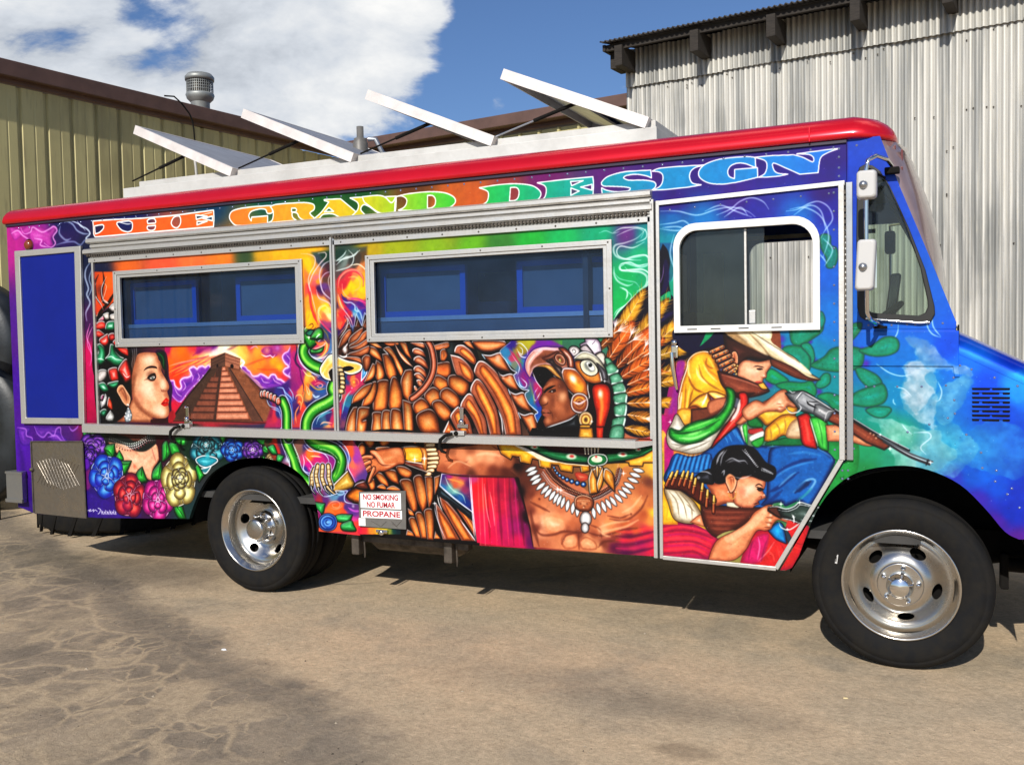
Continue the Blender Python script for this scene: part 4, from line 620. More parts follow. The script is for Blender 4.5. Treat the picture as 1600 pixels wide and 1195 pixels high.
    L('560,200 620,190 690,160 720,130 680,130 640,160', (250, 190, 180), 1.4, .9, .7); L('600,110 650,140 720,110', (250, 120, 60), 3, .8, 1.5); m.star(515, 55, 4); L('550,290 620,320 690,310 750,280', (225, 230, 240), 2.5, .7, 1.5)
    # eagle head feathers and beak
    R(440, 380, K)
    F('690,1190* 780,1090 830,1000 840,930 870,990 905,1100 940,880* 1010,1020 1050,860* 1100,940 1120,1220 900,1280 690,1260', (105, 55, 34), lo=(20, 10, 8), soft=.8)
    for p in ('700,1200 760,1110 830,1020 860,1000* 880,1100 800,1230', '860,1130 920,1080 960,960* 990,1060 960,1160 880,1240', '1010,1090 1060,950* 1080,1060 1060,1180 990,1240', '940,1190 1020,1130 1080,1110 1100,1200 1000,1260'): ft(p, (205, 130, 85), (150, 80, 48))
    L('840,930 905,1100 945,880 1015,1025 1050,865 1100,930', (200, 220, 235), 1.3, .95, .5, 0, True)
    R(420, 520, K)
    F('880,40* 1000,-60 1230,-60 1250,120 1290,380 1240,380 1180,340 1000,310 890,290', (60, 30, 20), soft=1)
    for p in ('890,170 930,60 1010,-30 1040,10 980,110 900,190', '1020,80 1080,10 1180,-50 1150,60 1040,150', '1030,150 1120,90 1180,10 1240,-20 1200,90 1060,190', '1030,190 1130,150 1240,80 1230,150 1130,210', '1030,250 1130,220 1250,170 1240,250 1130,290 1010,280', '900,310 1000,300 1130,310 1180,360 1190,390 1060,340', '1180,330 1220,280* 1275,300 1270,400 1220,460'): ft(p, (210, 130, 85), (160, 85, 48), g=(1, 0, .4))
    G(965, 210, 6, WH, .95, ry=8); L('890,280 940,300 980,290 990,260', (240, 240, 240), 2, .9, .8); L('940,210 980,160 1000,130', (235, 235, 240), 1.5, .9, .8); G(935, 265, 4, (20, 14, 12), .9)
    F('655,450 690,380 760,290 830,270 900,310 1000,350 1110,370 1175,410 1150,470 1060,510 980,500 900,430 850,430 790,460 770,510 800,590* 720,570 670,520', (232, 180, 80), hi=(250, 215, 130), lo=(225, 205, 175), edge=BLK, ew=1.6, rim=WH, rall=True, soft=.7, k=.5)
    G(790, 320, 8, (250, 235, 205), .8); F('940,430 1020,410 1080,440 1020,470 950,475', (14, 10, 8), soft=.6); F('760,490* 790,450 850,440 930,470 900,600 800,600', (20, 14, 10), soft=.7); L('700,480 690,520 720,560', (250, 240, 215), 2, .7, 1.2)
    for i in range(6): y = 450+i*52; x = 905+[0, 15, 22, 24, 22, 8][i]; F([(x-22, y-10), (x+24, y-8), (x+34, y+30), (x-14, y+40)], (218, 190, 135), hi=(245, 228, 185), lo=(130, 100, 60), edge=(20, 14, 10))
    L('905,765 890,800', WH, 1.3, .8, .6)
    # flames above, either side of the post
    R(440, 380, K)
    m.field('''300,150,240,170,25 330,300,245,180,20 310,500,250,120,60 330,620,240,80,70 340,800,245,150,40 350,950,250,180,20 400,1000,250,170,20 430,980,235,110,20 380,250,200,160,40 450,300,200,130,80 420,420,240,110,110 400,520,200,90,90 450,450,220,140,40 400,620,220,70,60 430,800,245,140,30 480,1000,250,150,60
 300,110,90,110,50 450,120,60,80,70 560,130,30,60,45 620,120,25,60,45 480,200,60,70,80 600,240,70,40,50 540,330,110,50,60 560,420,90,60,50 470,600,60,20,80 520,560,100,60,120 600,620,110,60,110 620,480,120,80,60 560,680,110,60,80 640,750,60,30,80 540,850,250,190,30 590,900,252,215,110 620,960,250,220,150 500,740,235,160,80 640,880,250,200,90 560,1000,235,120,70 600,1080,150,60,110 640,1130,40,60,130 560,1150,60,70,100
 720,150,30,60,50 800,150,60,80,70 900,130,70,90,80 1000,120,80,80,60 760,240,110,120,115 850,250,60,60,55 950,230,70,60,50 1030,200,90,70,40 1060,260,200,120,60 720,330,90,70,70 800,320,120,90,80 980,300,240,140,90 1060,400,245,160,30 1050,550,250,190,20 1000,640,250,170,30 900,400,235,120,80 820,390,200,50,60 760,470,190,40,60 850,500,252,190,10 900,540,250,185,10 800,560,250,170,20 980,450,250,180,40 950,650,250,150,60 850,620,240,120,60 780,650,60,30,90
 720,700,240,140,60 720,560,200,80,50 850,700,90,30,120 900,740,60,60,150 1000,740,110,30,120 1070,760,150,40,110 860,850,180,40,60 820,800,120,30,110 950,800,60,140,180 1010,850,50,100,160 900,950,80,30,100 890,1050,40,90,160 960,860,130,180,210 1060,830,60,40,140 760,860,230,50,60 730,950,235,70,60 780,1000,245,120,60 740,1050,240,100,60 780,900,150,40,70 800,1060,60,50,120 720,1140,60,30,90''', '285,120* 640,95* 1080,40* 1090,900 1050,860* 1010,1020 940,880* 905,1100 840,930 820,1010 700,1190* 440,1190 420,1090 320,1060*', st=3, soft=6, warp=5, pw=5.)
    for p, c, w in (('260,135 350,140 430,180 425,280 370,380 350,480 380,600 420,760 470,960', (245, 200, 190), 1.3), ('330,500 370,640 380,760 420,900 470,1010', (215, 40, 60), 4), ('470,130 560,120 570,170 500,250 410,380 360,520 370,600', (225, 200, 200), 1.5), ('640,210 540,270 490,380 500,500 540,620 640,700', (200, 190, 205), 1.7), ('650,350 560,380 510,460 520,580 600,680 650,720', (190, 165, 190), 1.4), ('640,360 600,450 610,540 640,640', (190, 175, 175), 1.2),
                    ('450,580 480,680 560,720 620,760 650,850', (225, 190, 200), 1.5), ('560,770 500,790 470,850 490,960 560,1040 640,1130', (250, 200, 180), 1.4), ('590,890 600,830 560,780 500,810 480,870 510,930', (255, 210, 120), 2), ('490,950 560,1040 640,1110', (190, 40, 90), 3), ('700,270 790,190 900,160 990,90', (210, 225, 222), 2), ('690,230 780,160 820,100', (205, 220, 218), 2), ('850,90 910,160 900,250 850,300 760,330 650,360', (205, 215, 212), 1.5), ('700,220 830,190 930,150 960,100', (200, 215, 212), 1.6),
                    ('880,280 970,265 1040,310 1075,360', (255, 235, 205), 1.6), ('730,600 710,500 760,400 860,340 960,360 1030,440 1030,540', (215, 50, 70), 4), ('720,560 740,440 830,350 950,340 1020,420 1040,520', (250, 150, 120), 2), ('900,600 980,560 990,470 930,420 850,430', (255, 180, 90), 2.4), ('770,510 780,600 850,680 960,700 1080,760', (255, 170, 130), 1.6), ('760,640 830,720 950,740 1080,810', (70, 25, 120), 5), ('850,690 980,700 1080,760', (210, 40, 130), 2.5),
                    ('760,700 820,740 880,740 930,780 930,830 970,850 950,790', (200, 215, 235), 1.6), ('720,640 760,780 830,880 880,960 905,1060', (245, 200, 190), 1.3), ('740,650 800,780 880,880', (200, 30, 70), 3.5), ('890,890 895,920', (250, 190, 120), 1.5), ('960,820 1000,880 1020,960', (170, 200, 225), 2), ('810,900 840,970 820,1060 740,1180', (210, 215, 220), 1.3), ('720,870 770,920 790,990 750,1080', (220, 40, 50), 4), ('700,1120 780,1060 830,960', (60, 30, 80), 3), ('350,1030 400,1000 410,1040 380,1060', (90, 50, 20), 1.3), ('330,1070 400,1090 440,1050', (30, 25, 30), 2.4), ('520,1060 580,1130 600,1200', (130, 120, 60), 1.5)):
        L(p, c, w, .75, .9)
    for p in ('350,700 365,860 330,980', '340,640 350,760'): L(p, (255, 140, 60), 2, .5, 1.5)
    # green of the viper's head again over the flames
    F('320,1120 380,1080 420,1100 370,1150', (40, 110, 90), lo=(12, 50, 40), edge=BLK); F('390,1150 440,1080 490,1060 530,1100 530,1190* 380,1190*', (50, 150, 50), hi=(140, 220, 100), lo=SGL, edge=BLK, dl=.3); L('445,1180 470,1150 500,1130', (225, 235, 235), 1.6, .9, .6)
def mural_right(m):
    F, L, G, R, T = m.F, m.L, m.G, m.reg, m.tube
    # green ground with white smoke beside the upper window
    R(940, 380, K)
    for p, w, a in (('560,-170 450,-60 300,0 180,30 160,100 200,170 300,200 450,170 560,155 600,200 600,260 500,300 380,270 300,250 240,280 240,330 330,350 480,350 570,400 590,470 550,550 480,590 430,640', 2.6, .55), ('540,-10 400,60 250,40 200,90 220,160 330,205 500,215', 1.6, .7), ('300,200 430,160 550,150 610,210 590,260', 1.2, .8), ('250,260 360,240 470,280 600,250', 1.4, .8),
                    ('290,270 240,300 260,340 400,330 520,330 600,380 600,450 560,540', 2., .8), ('300,300 360,350 500,370 570,430 550,530 450,600', 1.5, .7), ('165,300 170,400 220,480 330,530 400,510', 2.4, .6), ('170,370 230,440 330,470 430,490 480,550', 1.1, .5), ('240,550 320,590 330,650 310,700', 2.2, .75), ('330,600 380,650 370,700 330,760', 1, .6), ('430,640 340,740 220,850 170,940', 1.6, .9), ('165,900 200,840 290,780', 1.2, .6),
                    ('600,330 620,420 590,520 520,600 420,670', 1.6, .8), ('-20,-120 60,-150 150,-120 230,-140', 1, .5), ('160,-130 250,-180 350,-190 470,-190 560,-150 560,-60 440,0', 1.5, .7), ('200,-90 330,-150 450,-180 530,-140 500,-60', 1.2, .5)):
        L(p, (228, 240, 236), w, a, .9)
    F('640,0* 620,480 560,560 420,660 300,800 160,960 160,1010 300,860 440,720 560,620 700,560 900,420 900,0*', (60, 25, 110), soft=3, a=.35)
    # plumes: dark grounds, then the barbed golden feathers
    F('160,960 420,660 600,520 640,430 700,200 770,10* 830,90 860,240 840,420 870,640* 920,700 1000,1000 1250,1100* 1500,1130 1600,1300 1300,1500 900,1650 700,2350 250,2300 150,1500 60,1200', (17, 12, 30), soft=1.2, a=1)
    F('780,260 790,380 760,560 720,660 830,560 850,330 810,200', (32, 16, 70), soft=3, a=.8); L('780,270 770,400 720,540', (140, 110, 170), 1, .8, .6); L('900,860 820,900 730,980', (40, 26, 90), 5, .7, 4)
    F('700,700* 850,600 870,680* 850,740 840,690* 700,760*', (20, 150, 105), soft=.6)
    rn = np.random.RandomState(11)
    def plume(x0, y0, x1, y1, w, c, hi, barb=20, tip=.0):
        w *= 1.12; m.G(0, 0, .1, c, 0)   # quill from root to tip, barbs either side
        dx, dy = x1-x0, y1-y0; l = np.hypot(dx, dy); ux, uy = dx/l, dy/l; nx, ny = -uy, ux
        F([(x0, y0), (x0+dx*.25+nx*w*.8, y0+dy*.25+ny*w*.8), (x0+dx*.6+nx*w, y0+dy*.6+ny*w), (x0+dx*.9+nx*w*.5, y0+dy*.9+ny*w*.5), (x1, y1), (x0+dx*.9-nx*w*.5, y0+dy*.9-ny*w*.5), (x0+dx*.6-nx*w, y0+dy*.6-ny*w), (x0+dx*.25-nx*w*.8, y0+dy*.25-ny*w*.8)], c, hi=hi, lo=tuple(int(v*.5) for v in c), soft=2.4, k=.5, g=(ux, uy, .5))
        for i in range(barb):
            t = i/barb*.95+.02
            for sd in (1, -1):
                q = w*(.75+.5*rn.rand())*min(1, .55+t*1.2)*(1.15-t*.35); s0 = .9+.5*rn.rand(); x, y = x0+dx*t, y0+dy*t
                v = rn.rand(); col = hi if v > .55 else (c if v > .2 else (60, 34, 18))
                L([(x, y), (x+ux*q*s0*.6+nx*q*.6*sd, y+uy*q*s0*.6+ny*q*.6*sd), (x+ux*q*s0*1.25+nx*q*sd, y+uy*q*s0*1.25+ny*q*sd)], col, 1.15, .75, .45, 2)
        L([(x0, y0), (x0+dx*.5, y0+dy*.5), (x0+dx*.93, y0+dy*.93)], (250, 205, 175), 1.15, .9, .4, 2)
    YC, YH, OC, OH = (205, 145, 35), (240, 190, 75), (195, 90, 28), (235, 130, 50)
    for a in ((100, 1330, 560, 560, 85, YC, YH), (330, 1330, 850, 680, 85, YC, YH), (640, 1290, 1000, 960, 85, YC, YH), (60, 1500, 420, 960, 80, OC, OH), (180, 1560, 700, 1000, 85, OC, OH), (330, 1500, 800, 1180, 80, OC, OH), (650, 1430, 1270, 1200, 78, YC, YH), (700, 1640, 1120, 1490, 70, YC, YH), (200, 1700, 680, 1400, 80, OC, OH), (330, 1760, 780, 1560, 70, OC, OH),
              (660, 1750, 1060, 1680, 62, YC, (230, 175, 60)), (250, 1880, 720, 1760, 60, OC, (225, 150, 50)), (640, 1985, 960, 1975, 62, YC, (225, 165, 50)), (330, 1990, 720, 1975, 62, (185, 110, 30), (225, 150, 50)), (650, 2180, 950, 2240, 62, (180, 105, 35), (220, 150, 55)), (330, 2130, 700, 2180, 65, (180, 110, 35), (220, 150, 50)), (300, 2290, 640, 2360, 55, (180, 120, 35), (220, 160, 50)), (-60, 1350, 300, 1000, 50, (150, 80, 25), (200, 110, 40))): plume(*a)
    for x, y, dx, dy in ((220, 1090, 120, -60), (410, 1200, 110, -70), (600, 1370, 110, -60), (180, 1030, 20, -90), (380, 1130, 40, -90), (560, 1270, 40, -80), (590, 1570, 90, -30), (640, 1760, 60, -20), (600, 1980, 80, 0), (570, 2180, 100, 10)):   # downy white roots
        for q in range(7): v = (q-3)*.14; L([(x, y), (x+dx*.6-dy*v, y+dy*.6+dx*v), (x+dx+10-dy*v*1.6, y+dy+dx*v*1.6)], (235, 215, 215), 1.5, .7, .7, 2)
        L([(x-dx*.8, y-dy*.8), (x+dx, y+dy)], (250, 235, 225), 1.3, .8, .5)
    # helmet -------------------------------------------------------------------
    R(800, 520, K)
    F('240,500 500,480 640,600 760,760 820,1010 780,1195 330,1195 430,900 380,640', (12, 9, 9), soft=.8); F('780,1195* 960,820 950,620 1150,600 1280,700 1330,1195*', (22, 12, 12), soft=1)
    F('900,190* 860,150 930,110 920,75 1050,75 1100,120 1120,230 1080,260 1030,270 960,210', (215, 205, 215), hi=(240, 235, 235), lo=(130, 110, 130), edge=BLK); L('930,130 1030,260', (50, 40, 50), 1.8, .9, .6); L('1000,150 1030,120 1050,90', (90, 80, 95), 1.3, .8, .5); L('1040,260 1110,230', (60, 50, 55), 1.2, .8, .5)
    F('1050,290 1100,250 1150,260 1170,330 1150,400 1090,340', (215, 208, 195), lo=(130, 120, 110), edge=BLK); F('860,200 900,160 940,160 1020,260 950,250 900,230', (180, 168, 170), lo=(90, 80, 85), edge=BLK)
    F('730,250 725,200 760,170 810,175 850,210 840,270 800,290 750,285', (220, 212, 210), hi=(245, 240, 238), lo=(130, 120, 120), edge=BLK); L('760,250 790,255 805,225 780,205 760,220 775,240', (95, 85, 85), 1.1, .9, .5)
    # jade scales
    for p in ('1170,320 1220,320 1260,380 1190,400*', '1180,420 1260,380 1330,460 1300,500 1210,520 1185,480', '1230,540 1330,505 1385,590 1340,620 1250,630 1240,590', '1260,660 1380,620 1420,720 1370,740 1280,745 1270,700', '1280,780 1425,750 1430,850 1420,890 1330,880 1285,860', '1290,910 1425,880 1420,1020 1380,1035 1300,1020 1280,970', '1270,1070 1410,1040 1400,1150 1380,1200 1250,1195 1255,1130'):
        F(p, (95, 155, 125), hi=(135, 190, 160), lo=(45, 95, 70), k=.5, edge=(14, 22, 18), rim=(215, 235, 225), L=(.5, .85), rw=1.3, ra=.95, soft=.7)
    for i in range(40): x, y = 1290+rn.rand()*110, 560+rn.rand()*600; G(x, y, 1.1, (200, 230, 215) if i % 2 else (50, 100, 80), .55)
    # eye ring, brow, iris
    F('800,360 880,350 1000,380 1090,480 1120,560 1115,610 1030,625 930,590 860,520 810,440', (205, 130, 55), hi=(230, 170, 95), lo=(120, 60, 25), edge=BLK); 
    F('870,370 920,340 1000,350 1060,420 1075,480 1040,520 970,525 900,480 870,420', (215, 205, 165), hi=(180, 178, 160), lo=(240, 235, 210), edge=BLK, soft=.6); F('900,390 930,350 990,350 1040,430 1050,480 980,495 920,450', (120, 122, 112), hi=(70, 75, 75), lo=(190, 190, 175)); F('930,380 960,350 1030,400 1045,460 990,470', (235, 235, 228), lo=(130, 130, 125)); G(985, 400, 4.2, (20, 22, 26), 1, hard=.6); G(978, 378, 1.3, WH, 1)
    F('780,320* 850,330 900,330 980,330 1060,400 1110,500 1130,600* 1190,580 1180,480 1130,380 1050,290 950,240 880,240 820,280', (190, 185, 160), hi=(225, 220, 195), lo=(95, 88, 80), edge=BLK, rim=WH, k=.6); F('1060,370 1110,400 1180,480 1195,580 1140,590 1110,490', (70, 66, 70), hi=(150, 148, 155), lo=(25, 22, 26), soft=1.4); L('1100,480 1120,560 1120,610', (235, 235, 235), 1.1, .9, .5); m.star(1165, 600, 2.5)
    # beak
    F('235,550* 190,470 180,380 215,290 290,210 400,180 520,185 620,190 700,230 760,300 780,430 720,440 640,450 600,480 560,440 500,400 400,405 300,430 260,490', (135, 78, 55), hi=(95, 50, 35), lo=(215, 170, 170), k=.35, edge=(70, 20, 110), ew=2, soft=.8)
    F('235,550* 195,470 190,380 225,300 300,225 380,200 400,230 300,320 250,400 240,470', (222, 160, 148), hi=(245, 205, 195), lo=(170, 110, 100), soft=2.4); L('300,230 400,200 520,205 600,215', (240, 200, 210), 3, .8, 2); F('380,310 470,270 570,220 610,240 520,330 430,350', (80, 40, 30), hi=(150, 95, 75), soft=2); F('240,490 280,440 350,400 450,390 520,420 600,520 640,580* 560,540 470,460 380,425 300,430', (170, 120, 60), hi=(235, 190, 120), lo=(100, 60, 40), soft=.9)
    F('430,350 520,320 560,380 640,440 640,560 560,480 500,400', (45, 34, 34), hi=(120, 105, 100), soft=2); F('600,195 660,190 740,260 775,350 780,430 720,430 700,330 640,240', (125, 62, 42), hi=(190, 125, 95), lo=(60, 28, 20), edge=(25, 12, 10)); L('660,230 730,310 745,410', (240, 205, 190), 2, .8, 1.4)
    F('550,300 570,270 620,270 665,320 670,370 640,395 590,370 560,340', (130, 75, 50), hi=(40, 22, 16), lo=(205, 150, 130), edge=(25, 12, 10)); G(610, 340, 3.2, (200, 185, 90), .9, ry=4.5); G(606, 330, 1.2, WH, .9)
    F('265,480 300,430 380,420 450,440 530,520 600,560 560,600 470,590 420,680 390,690 330,620 285,540', (10, 8, 9), soft=.8); L('270,490 310,590 350,650 395,700', (235, 215, 235), 1.1, .9, .5); L('530,530 590,580 640,600 690,680 770,770', (225, 215, 220), 1.5, .9, .6)
    F('635,500* 650,450 710,440 800,460 890,560 940,640 950,780 880,770 800,760 720,700 660,600', (180, 105, 50), lo=(110, 55, 25), edge=BLK, rim=(225, 210, 215), rw=1, k=.4); F('670,520 700,460 780,470 880,560 930,650 900,740 830,750 740,700 690,600', (205, 120, 40), hi=(245, 190, 90), lo=(150, 75, 30), soft=1.4); G(770, 570, 8, (255, 250, 235), 1, ry=11, ang=-.6); G(850, 690, 12, (240, 170, 50), .8)
    # warrior's face
    F('560,560 500,560 440,620 395,700* 400,745 370,800 355,860 385,910 390,950 380,985 395,1020 420,1050 400,1100 430,1165* 560,1130 700,1080 820,1010* 760,900 720,800 700,700 640,600', (140, 78, 48), hi=(165, 98, 65), lo=(95, 50, 32), k=.25, soft=.8, edge=(40, 18, 14), ew=.8)
    G(640, 790, 11, (225, 165, 125), .85, ry=14); G(640, 960, 14, (175, 105, 70), .7); G(430, 830, 7, (225, 160, 120), .8, ry=9, ang=-.5); G(500, 630, 9, (180, 110, 72), .7, ry=5); G(460, 1090, 8, (195, 125, 88), .7); G(540, 1020, 10, (110, 58, 36), .5); G(520, 850, 7, (90, 44, 28), .5, ry=14); G(700, 930, 9, (100, 52, 32), .6, ry=18); G(640, 660, 14, (80, 40, 28), .7)
    F('405,735* 440,690 500,660 560,650* 500,690 450,720 420,750', (20, 10, 8), soft=.6); F('470,735 500,715 550,700 560,730 520,745', (60, 30, 22), soft=.8); G(510, 728, 2.2, (225, 220, 215), .9, ry=1.6); L('465,740 500,712 560,698', (15, 8, 8), 1.3, .9, .5); L('410,720 395,745 380,790', (70, 32, 22), 1.2, .7, .8); L('365,900 400,900 450,880 460,850', (75, 35, 22), 1.6, .8, 1); L('385,1000 430,985 490,1000 500,985', (55, 24, 18), 1.5, .9, .7); F('385,960 420,940 480,970 430,990', (160, 90, 68), soft=1); F('395,1015 440,1000 490,1010 450,1040', (150, 82, 62), soft=1); L('480,960 510,1000 520,1060', (85, 42, 28), 1.6, .6, 1.4)
    L('400,700 430,670 480,640', (190, 120, 85), 1.4, .6, 1)
    F('430,1180* 520,1150 700,1090 820,1010 850,1195* 330,1200 350,1165', (20, 22, 24), hi=(75, 80, 84), lo=(12, 12, 12), soft=.8); L('430,1180 520,1150 640,1110 740,1070 820,1010', (205, 210, 215), 1.5, .9, .6)
    # chili, ear discs
    F('1010,700 1040,650 1110,635 1190,650 1230,720 1230,900 1190,1060 1150,1195* 1060,1195* 1060,1000 1030,860', (215, 60, 25), hi=(240, 110, 45), lo=(120, 22, 14), edge=BLK, k=.5); G(1110, 760, 6.5, (255, 235, 215), .95, ry=12); L('1110,800 1130,900 1120,1020 1110,1120', (250, 150, 70), 4, .7, 3)
    L('955,620 955,700 975,800 955,830', (230, 220, 215), 1.2, .9, .5)
    F('750,860 770,790 820,755 890,760 940,800 955,880 930,960 870,990 800,975 760,930', (150, 85, 45), hi=(200, 120, 60), lo=(80, 40, 25), edge=BLK, rim=(225, 210, 210), rall=True, rw=.9)
    for i, r in enumerate((88, 72, 56, 40, 26)): F([(852+np.cos(a)*r*1., 868+np.sin(a)*r*1.05) for a in np.linspace(0, 6.28, 13)[:-1]], [(165, 95, 50), (225, 160, 60), (150, 80, 50), (230, 175, 80), (120, 60, 35)][i], soft=.8)
    F('770,860 930,830 945,900 900,960 800,960', (110, 50, 40), soft=3, a=.55); L('775,855 850,880 935,830', (240, 225, 235), 2.2, .8, 1.2); G(862, 850, 2, (150, 90, 40), .9)
    for i, (rx, ry) in enumerate(((82, 95), (64, 72), (46, 52), (26, 32), (12, 14))): F([(930+np.cos(a)*rx, 1075+np.sin(a)*ry+(np.sin(a) > 0)*6) for a in np.linspace(0, 6.28, 11)[:-1]], [(200, 170, 130), (150, 100, 45), (225, 185, 100), (130, 85, 35), (60, 45, 30)][i], edge=(30, 18, 12) if i == 0 else None)
    F('850,1195* 860,1150 980,1150 1010,1195*', (215, 150, 50), hi=(245, 200, 100), lo=(120, 70, 25), edge=BLK); m.star(1005, 1100, 2.5)
    # torso ---------------------------------------------------------------------
    R(780, 670, 6.127)
    m.field('''20,260,120,60,40 60,330,170,95,65 100,420,110,60,42 30,430,70,35,28 170,350,30,15,14 200,600,25,12,16 300,620,110,55,40 260,480,90,45,32 350,680,190,110,72 300,780,120,60,45 400,760,205,125,85 350,860,210,135,100 450,880,248,205,165 560,860,225,145,100 520,960,200,115,75 400,1000,215,140,105 420,1100,170,95,65 350,950,110,52,40 700,900,180,100,65 640,960,150,80,55
 600,760,190,110,75 650,840,215,135,95 760,1000,120,60,42 680,1060,225,145,105 620,1100,210,130,90 740,1120,200,120,80 850,1060,225,155,110 950,1130,215,145,100 900,1000,150,80,55 1000,960,235,160,115 1000,1100,120,60,45 920,920,190,110,70 1050,900,215,135,85 1100,980,200,115,70 1200,900,185,95,55 1150,820,215,135,90 1230,780,225,150,105 1330,700,215,140,90 1380,600,170,95,60 1430,500,110,60,45 1440,720,190,110,65 1380,820,170,85,50
 1450,880,225,140,70 1300,960,170,85,50 1100,1040,130,60,50 1240,1000,120,30,60 1400,980,190,40,70 1200,1080,170,35,70 1350,1100,140,20,80 1200,1150,100,15,70 1450,1050,170,30,80 1470,1150,205,30,70 1100,1130,90,20,60 1480,430,225,170,60 1480,350,235,180,70 1480,800,235,190,60''', '150,330* 330,330 800,560 900,640 1200,360 1500,300* 1500,1250* 1080,1190 330,1130 300,940 230,650 190,470 110,400', st=3, soft=1.5, pw=3.)
    F('420,850 500,820 620,860 640,960 560,1000 460,980', (232, 160, 118), hi=(252, 218, 180), lo=(205, 125, 85), soft=7, a=.7); F('590,1080 620,1010 720,1000 760,1060 740,1130 640,1150', (228, 150, 108), hi=(240, 180, 135), lo=(160, 85, 55), soft=3, a=.8); F('770,1080 830,1030 920,1080 930,1150 800,1150', (225, 150, 108), hi=(240, 180, 135), lo=(150, 80, 52), soft=3, a=.8)
    for p, w in (('330,930 400,1010 520,1010 620,980 760,990 830,980', 3), ('600,1100 640,1020 740,990', 2), ('760,1000 765,1150', 2), ('300,700 380,740 480,790', 3), ('830,980 960,1020 1080,1000 1200,960 1320,950', 2.5), ('1060,860 1180,880 1260,850 1360,760 1420,640', 2.4), ('1040,830 1160,850 1240,820', 2), ('880,920 960,960 980,1040', 2), ('950,1130 1000,1080 1100,1070', 3), ('300,780 320,900 380,1120', 4)):
        L(p, (95, 44, 32), w, .7, 2.2)
    for p in ('1000,980 1100,960 1220,930 1330,870', '960,940 1080,900 1240,880', '1180,800 1280,740 1360,640', '940,950 1000,1010 1060,1030'): L(p, (250, 195, 150), 2.4, .55, 2.4)
    G(385, 670, 3.5, (90, 40, 28), .8); G(1262, 815, 3.5, (110, 55, 38), .85)
    for i, (y, c) in enumerate(((930, (245, 80, 60)), (975, (70, 10, 50)), (1010, (225, 50, 60)), (1050, (80, 10, 60)), (1090, (200, 40, 90)), (1130, (60, 10, 60)))): L([(1500, y), (1380, y+30), (1250, y+55), (1120, y+50)], c, 3.2, .6, 2.4)
    # headcloth strap, teeth, green tie
    F('0,120 400,140 800,150 1480,160 1480,300 1100,330 800,340 500,320 200,250 0,200', (16, 12, 12), soft=1); F('260,120 500,130 860,150 900,230 700,260 500,220 350,180', (60, 14, 20), lo=(20, 8, 10), soft=3)
    F('-20,130* 120,140 300,210 500,300 640,330 860,350 860,400* 790,415* 780,360* 705,355* 700,415* 590,395* 570,345* 500,335* 490,385* 390,360* 380,295* 315,280* 300,335* 205,315* 195,265* 125,255* 110,290* 20,235*', (225, 165, 40), hi=(245, 205, 90), lo=(150, 95, 30), edge=BLK, k=.5, rim=(250, 235, 200), sharp=True)
    F('130,150 250,180 420,270 560,320 400,300 300,240', (235, 235, 225), soft=1.6, a=.8)
    F('150,130* 300,130 480,200 640,230 860,270 860,320 700,320 560,300 440,260 300,190', (20, 95, 55), hi=(50, 140, 90), lo=(8, 35, 22), edge=BLK); F('1000,250 1150,220 1300,190 1480,160 1480,230 1300,290 1150,310 1020,320', (22, 90, 50), hi=(50, 140, 90), lo=(8, 35, 22), edge=BLK)
    for x, y, r in ((335, 175, 8), (690, 265, 11), (1180, 245, 10), (1330, 200, 6)): G(x, y, r, (225, 225, 205), .85, ry=r*.5, hard=.5); G(x+5, y-4, r*.5, (185, 40, 40), .9, ry=r*.3, hard=.3)
    F('1200,310* 1380,260 1480,200 1485,320* 1380,320 1370,355* 1250,350* 1240,320', (230, 175, 60), hi=(245, 215, 120), lo=(150, 95, 35), edge=BLK, sharp=True)
    for i in range(5): T([(820+i*32, 185), (825+i*30, 240)], 3.4, (225, 215, 185), (250, 248, 235), (120, 100, 80), edge=(30, 12, 10), ew=.6, w2=1.6)
    F('850,300 870,260 930,240 1010,250 1035,300 1000,340 900,355 860,335', (25, 110, 60), hi=(120, 190, 140), lo=(8, 45, 25), edge=BLK, rim=WH, rall=True, ra=.8); F('880,290 920,255 980,270 980,310 920,320', (225, 230, 200), soft=1); G(928, 265, 3.4, (190, 35, 45), .95)
    # jewelled collar
    L('470,400 560,500 680,590 790,640 900,650 1020,600 1110,520 1150,400', (60, 30, 24), 9, .95, 1.5, 0)
    for (a, b, c, d, n, off) in ((430, 400, 560, 560, 0, 0),):
        P = np.array([(430, 390), (500, 490), (600, 570), (720, 620), (800, 650), (880, 650), (960, 620), (1060, 560), (1120, 480), (1150, 360)], float)
        S = np.concatenate([[0], np.cumsum(np.hypot(*np.diff(P, axis=0).T))]); 
        for o_, cc, n in ((-22, (215, 150, 115), 60), (0, (185, 105, 75), 60), (24, (195, 190, 192), 70), (44, (150, 145, 150), 64)):
            for i in range(n): s_ = S[-1]*i/(n-1); x = np.interp(s_, S, P[:, 0]); y = np.interp(s_, S, P[:, 1]); k = 1 if x < 840 else -1; G(x-o_*.45*k, y+o_*.9, 1.35, cc, .95, hard=.2); G(x-o_*.45*k-2, y+o_*.9-3, .6, WH, .6)
        for x, y in ((590, 585), (1190, 425), (560, 575)): m.star(x, y, 5, .8)
    TW = [(305, 385), (320, 420), (345, 465), (360, 500), (400, 545), (440, 580), (470, 610), (510, 635), (545, 660), (575, 680), (610, 700), (655, 730), (705, 755), (750, 780), (905, 800), (950, 760), (1000, 740), (1045, 715), (1090, 690), (1140, 660), (1180, 620), (1215, 585), (1240, 540), (1280, 490), (1300, 440), (1330, 395)]
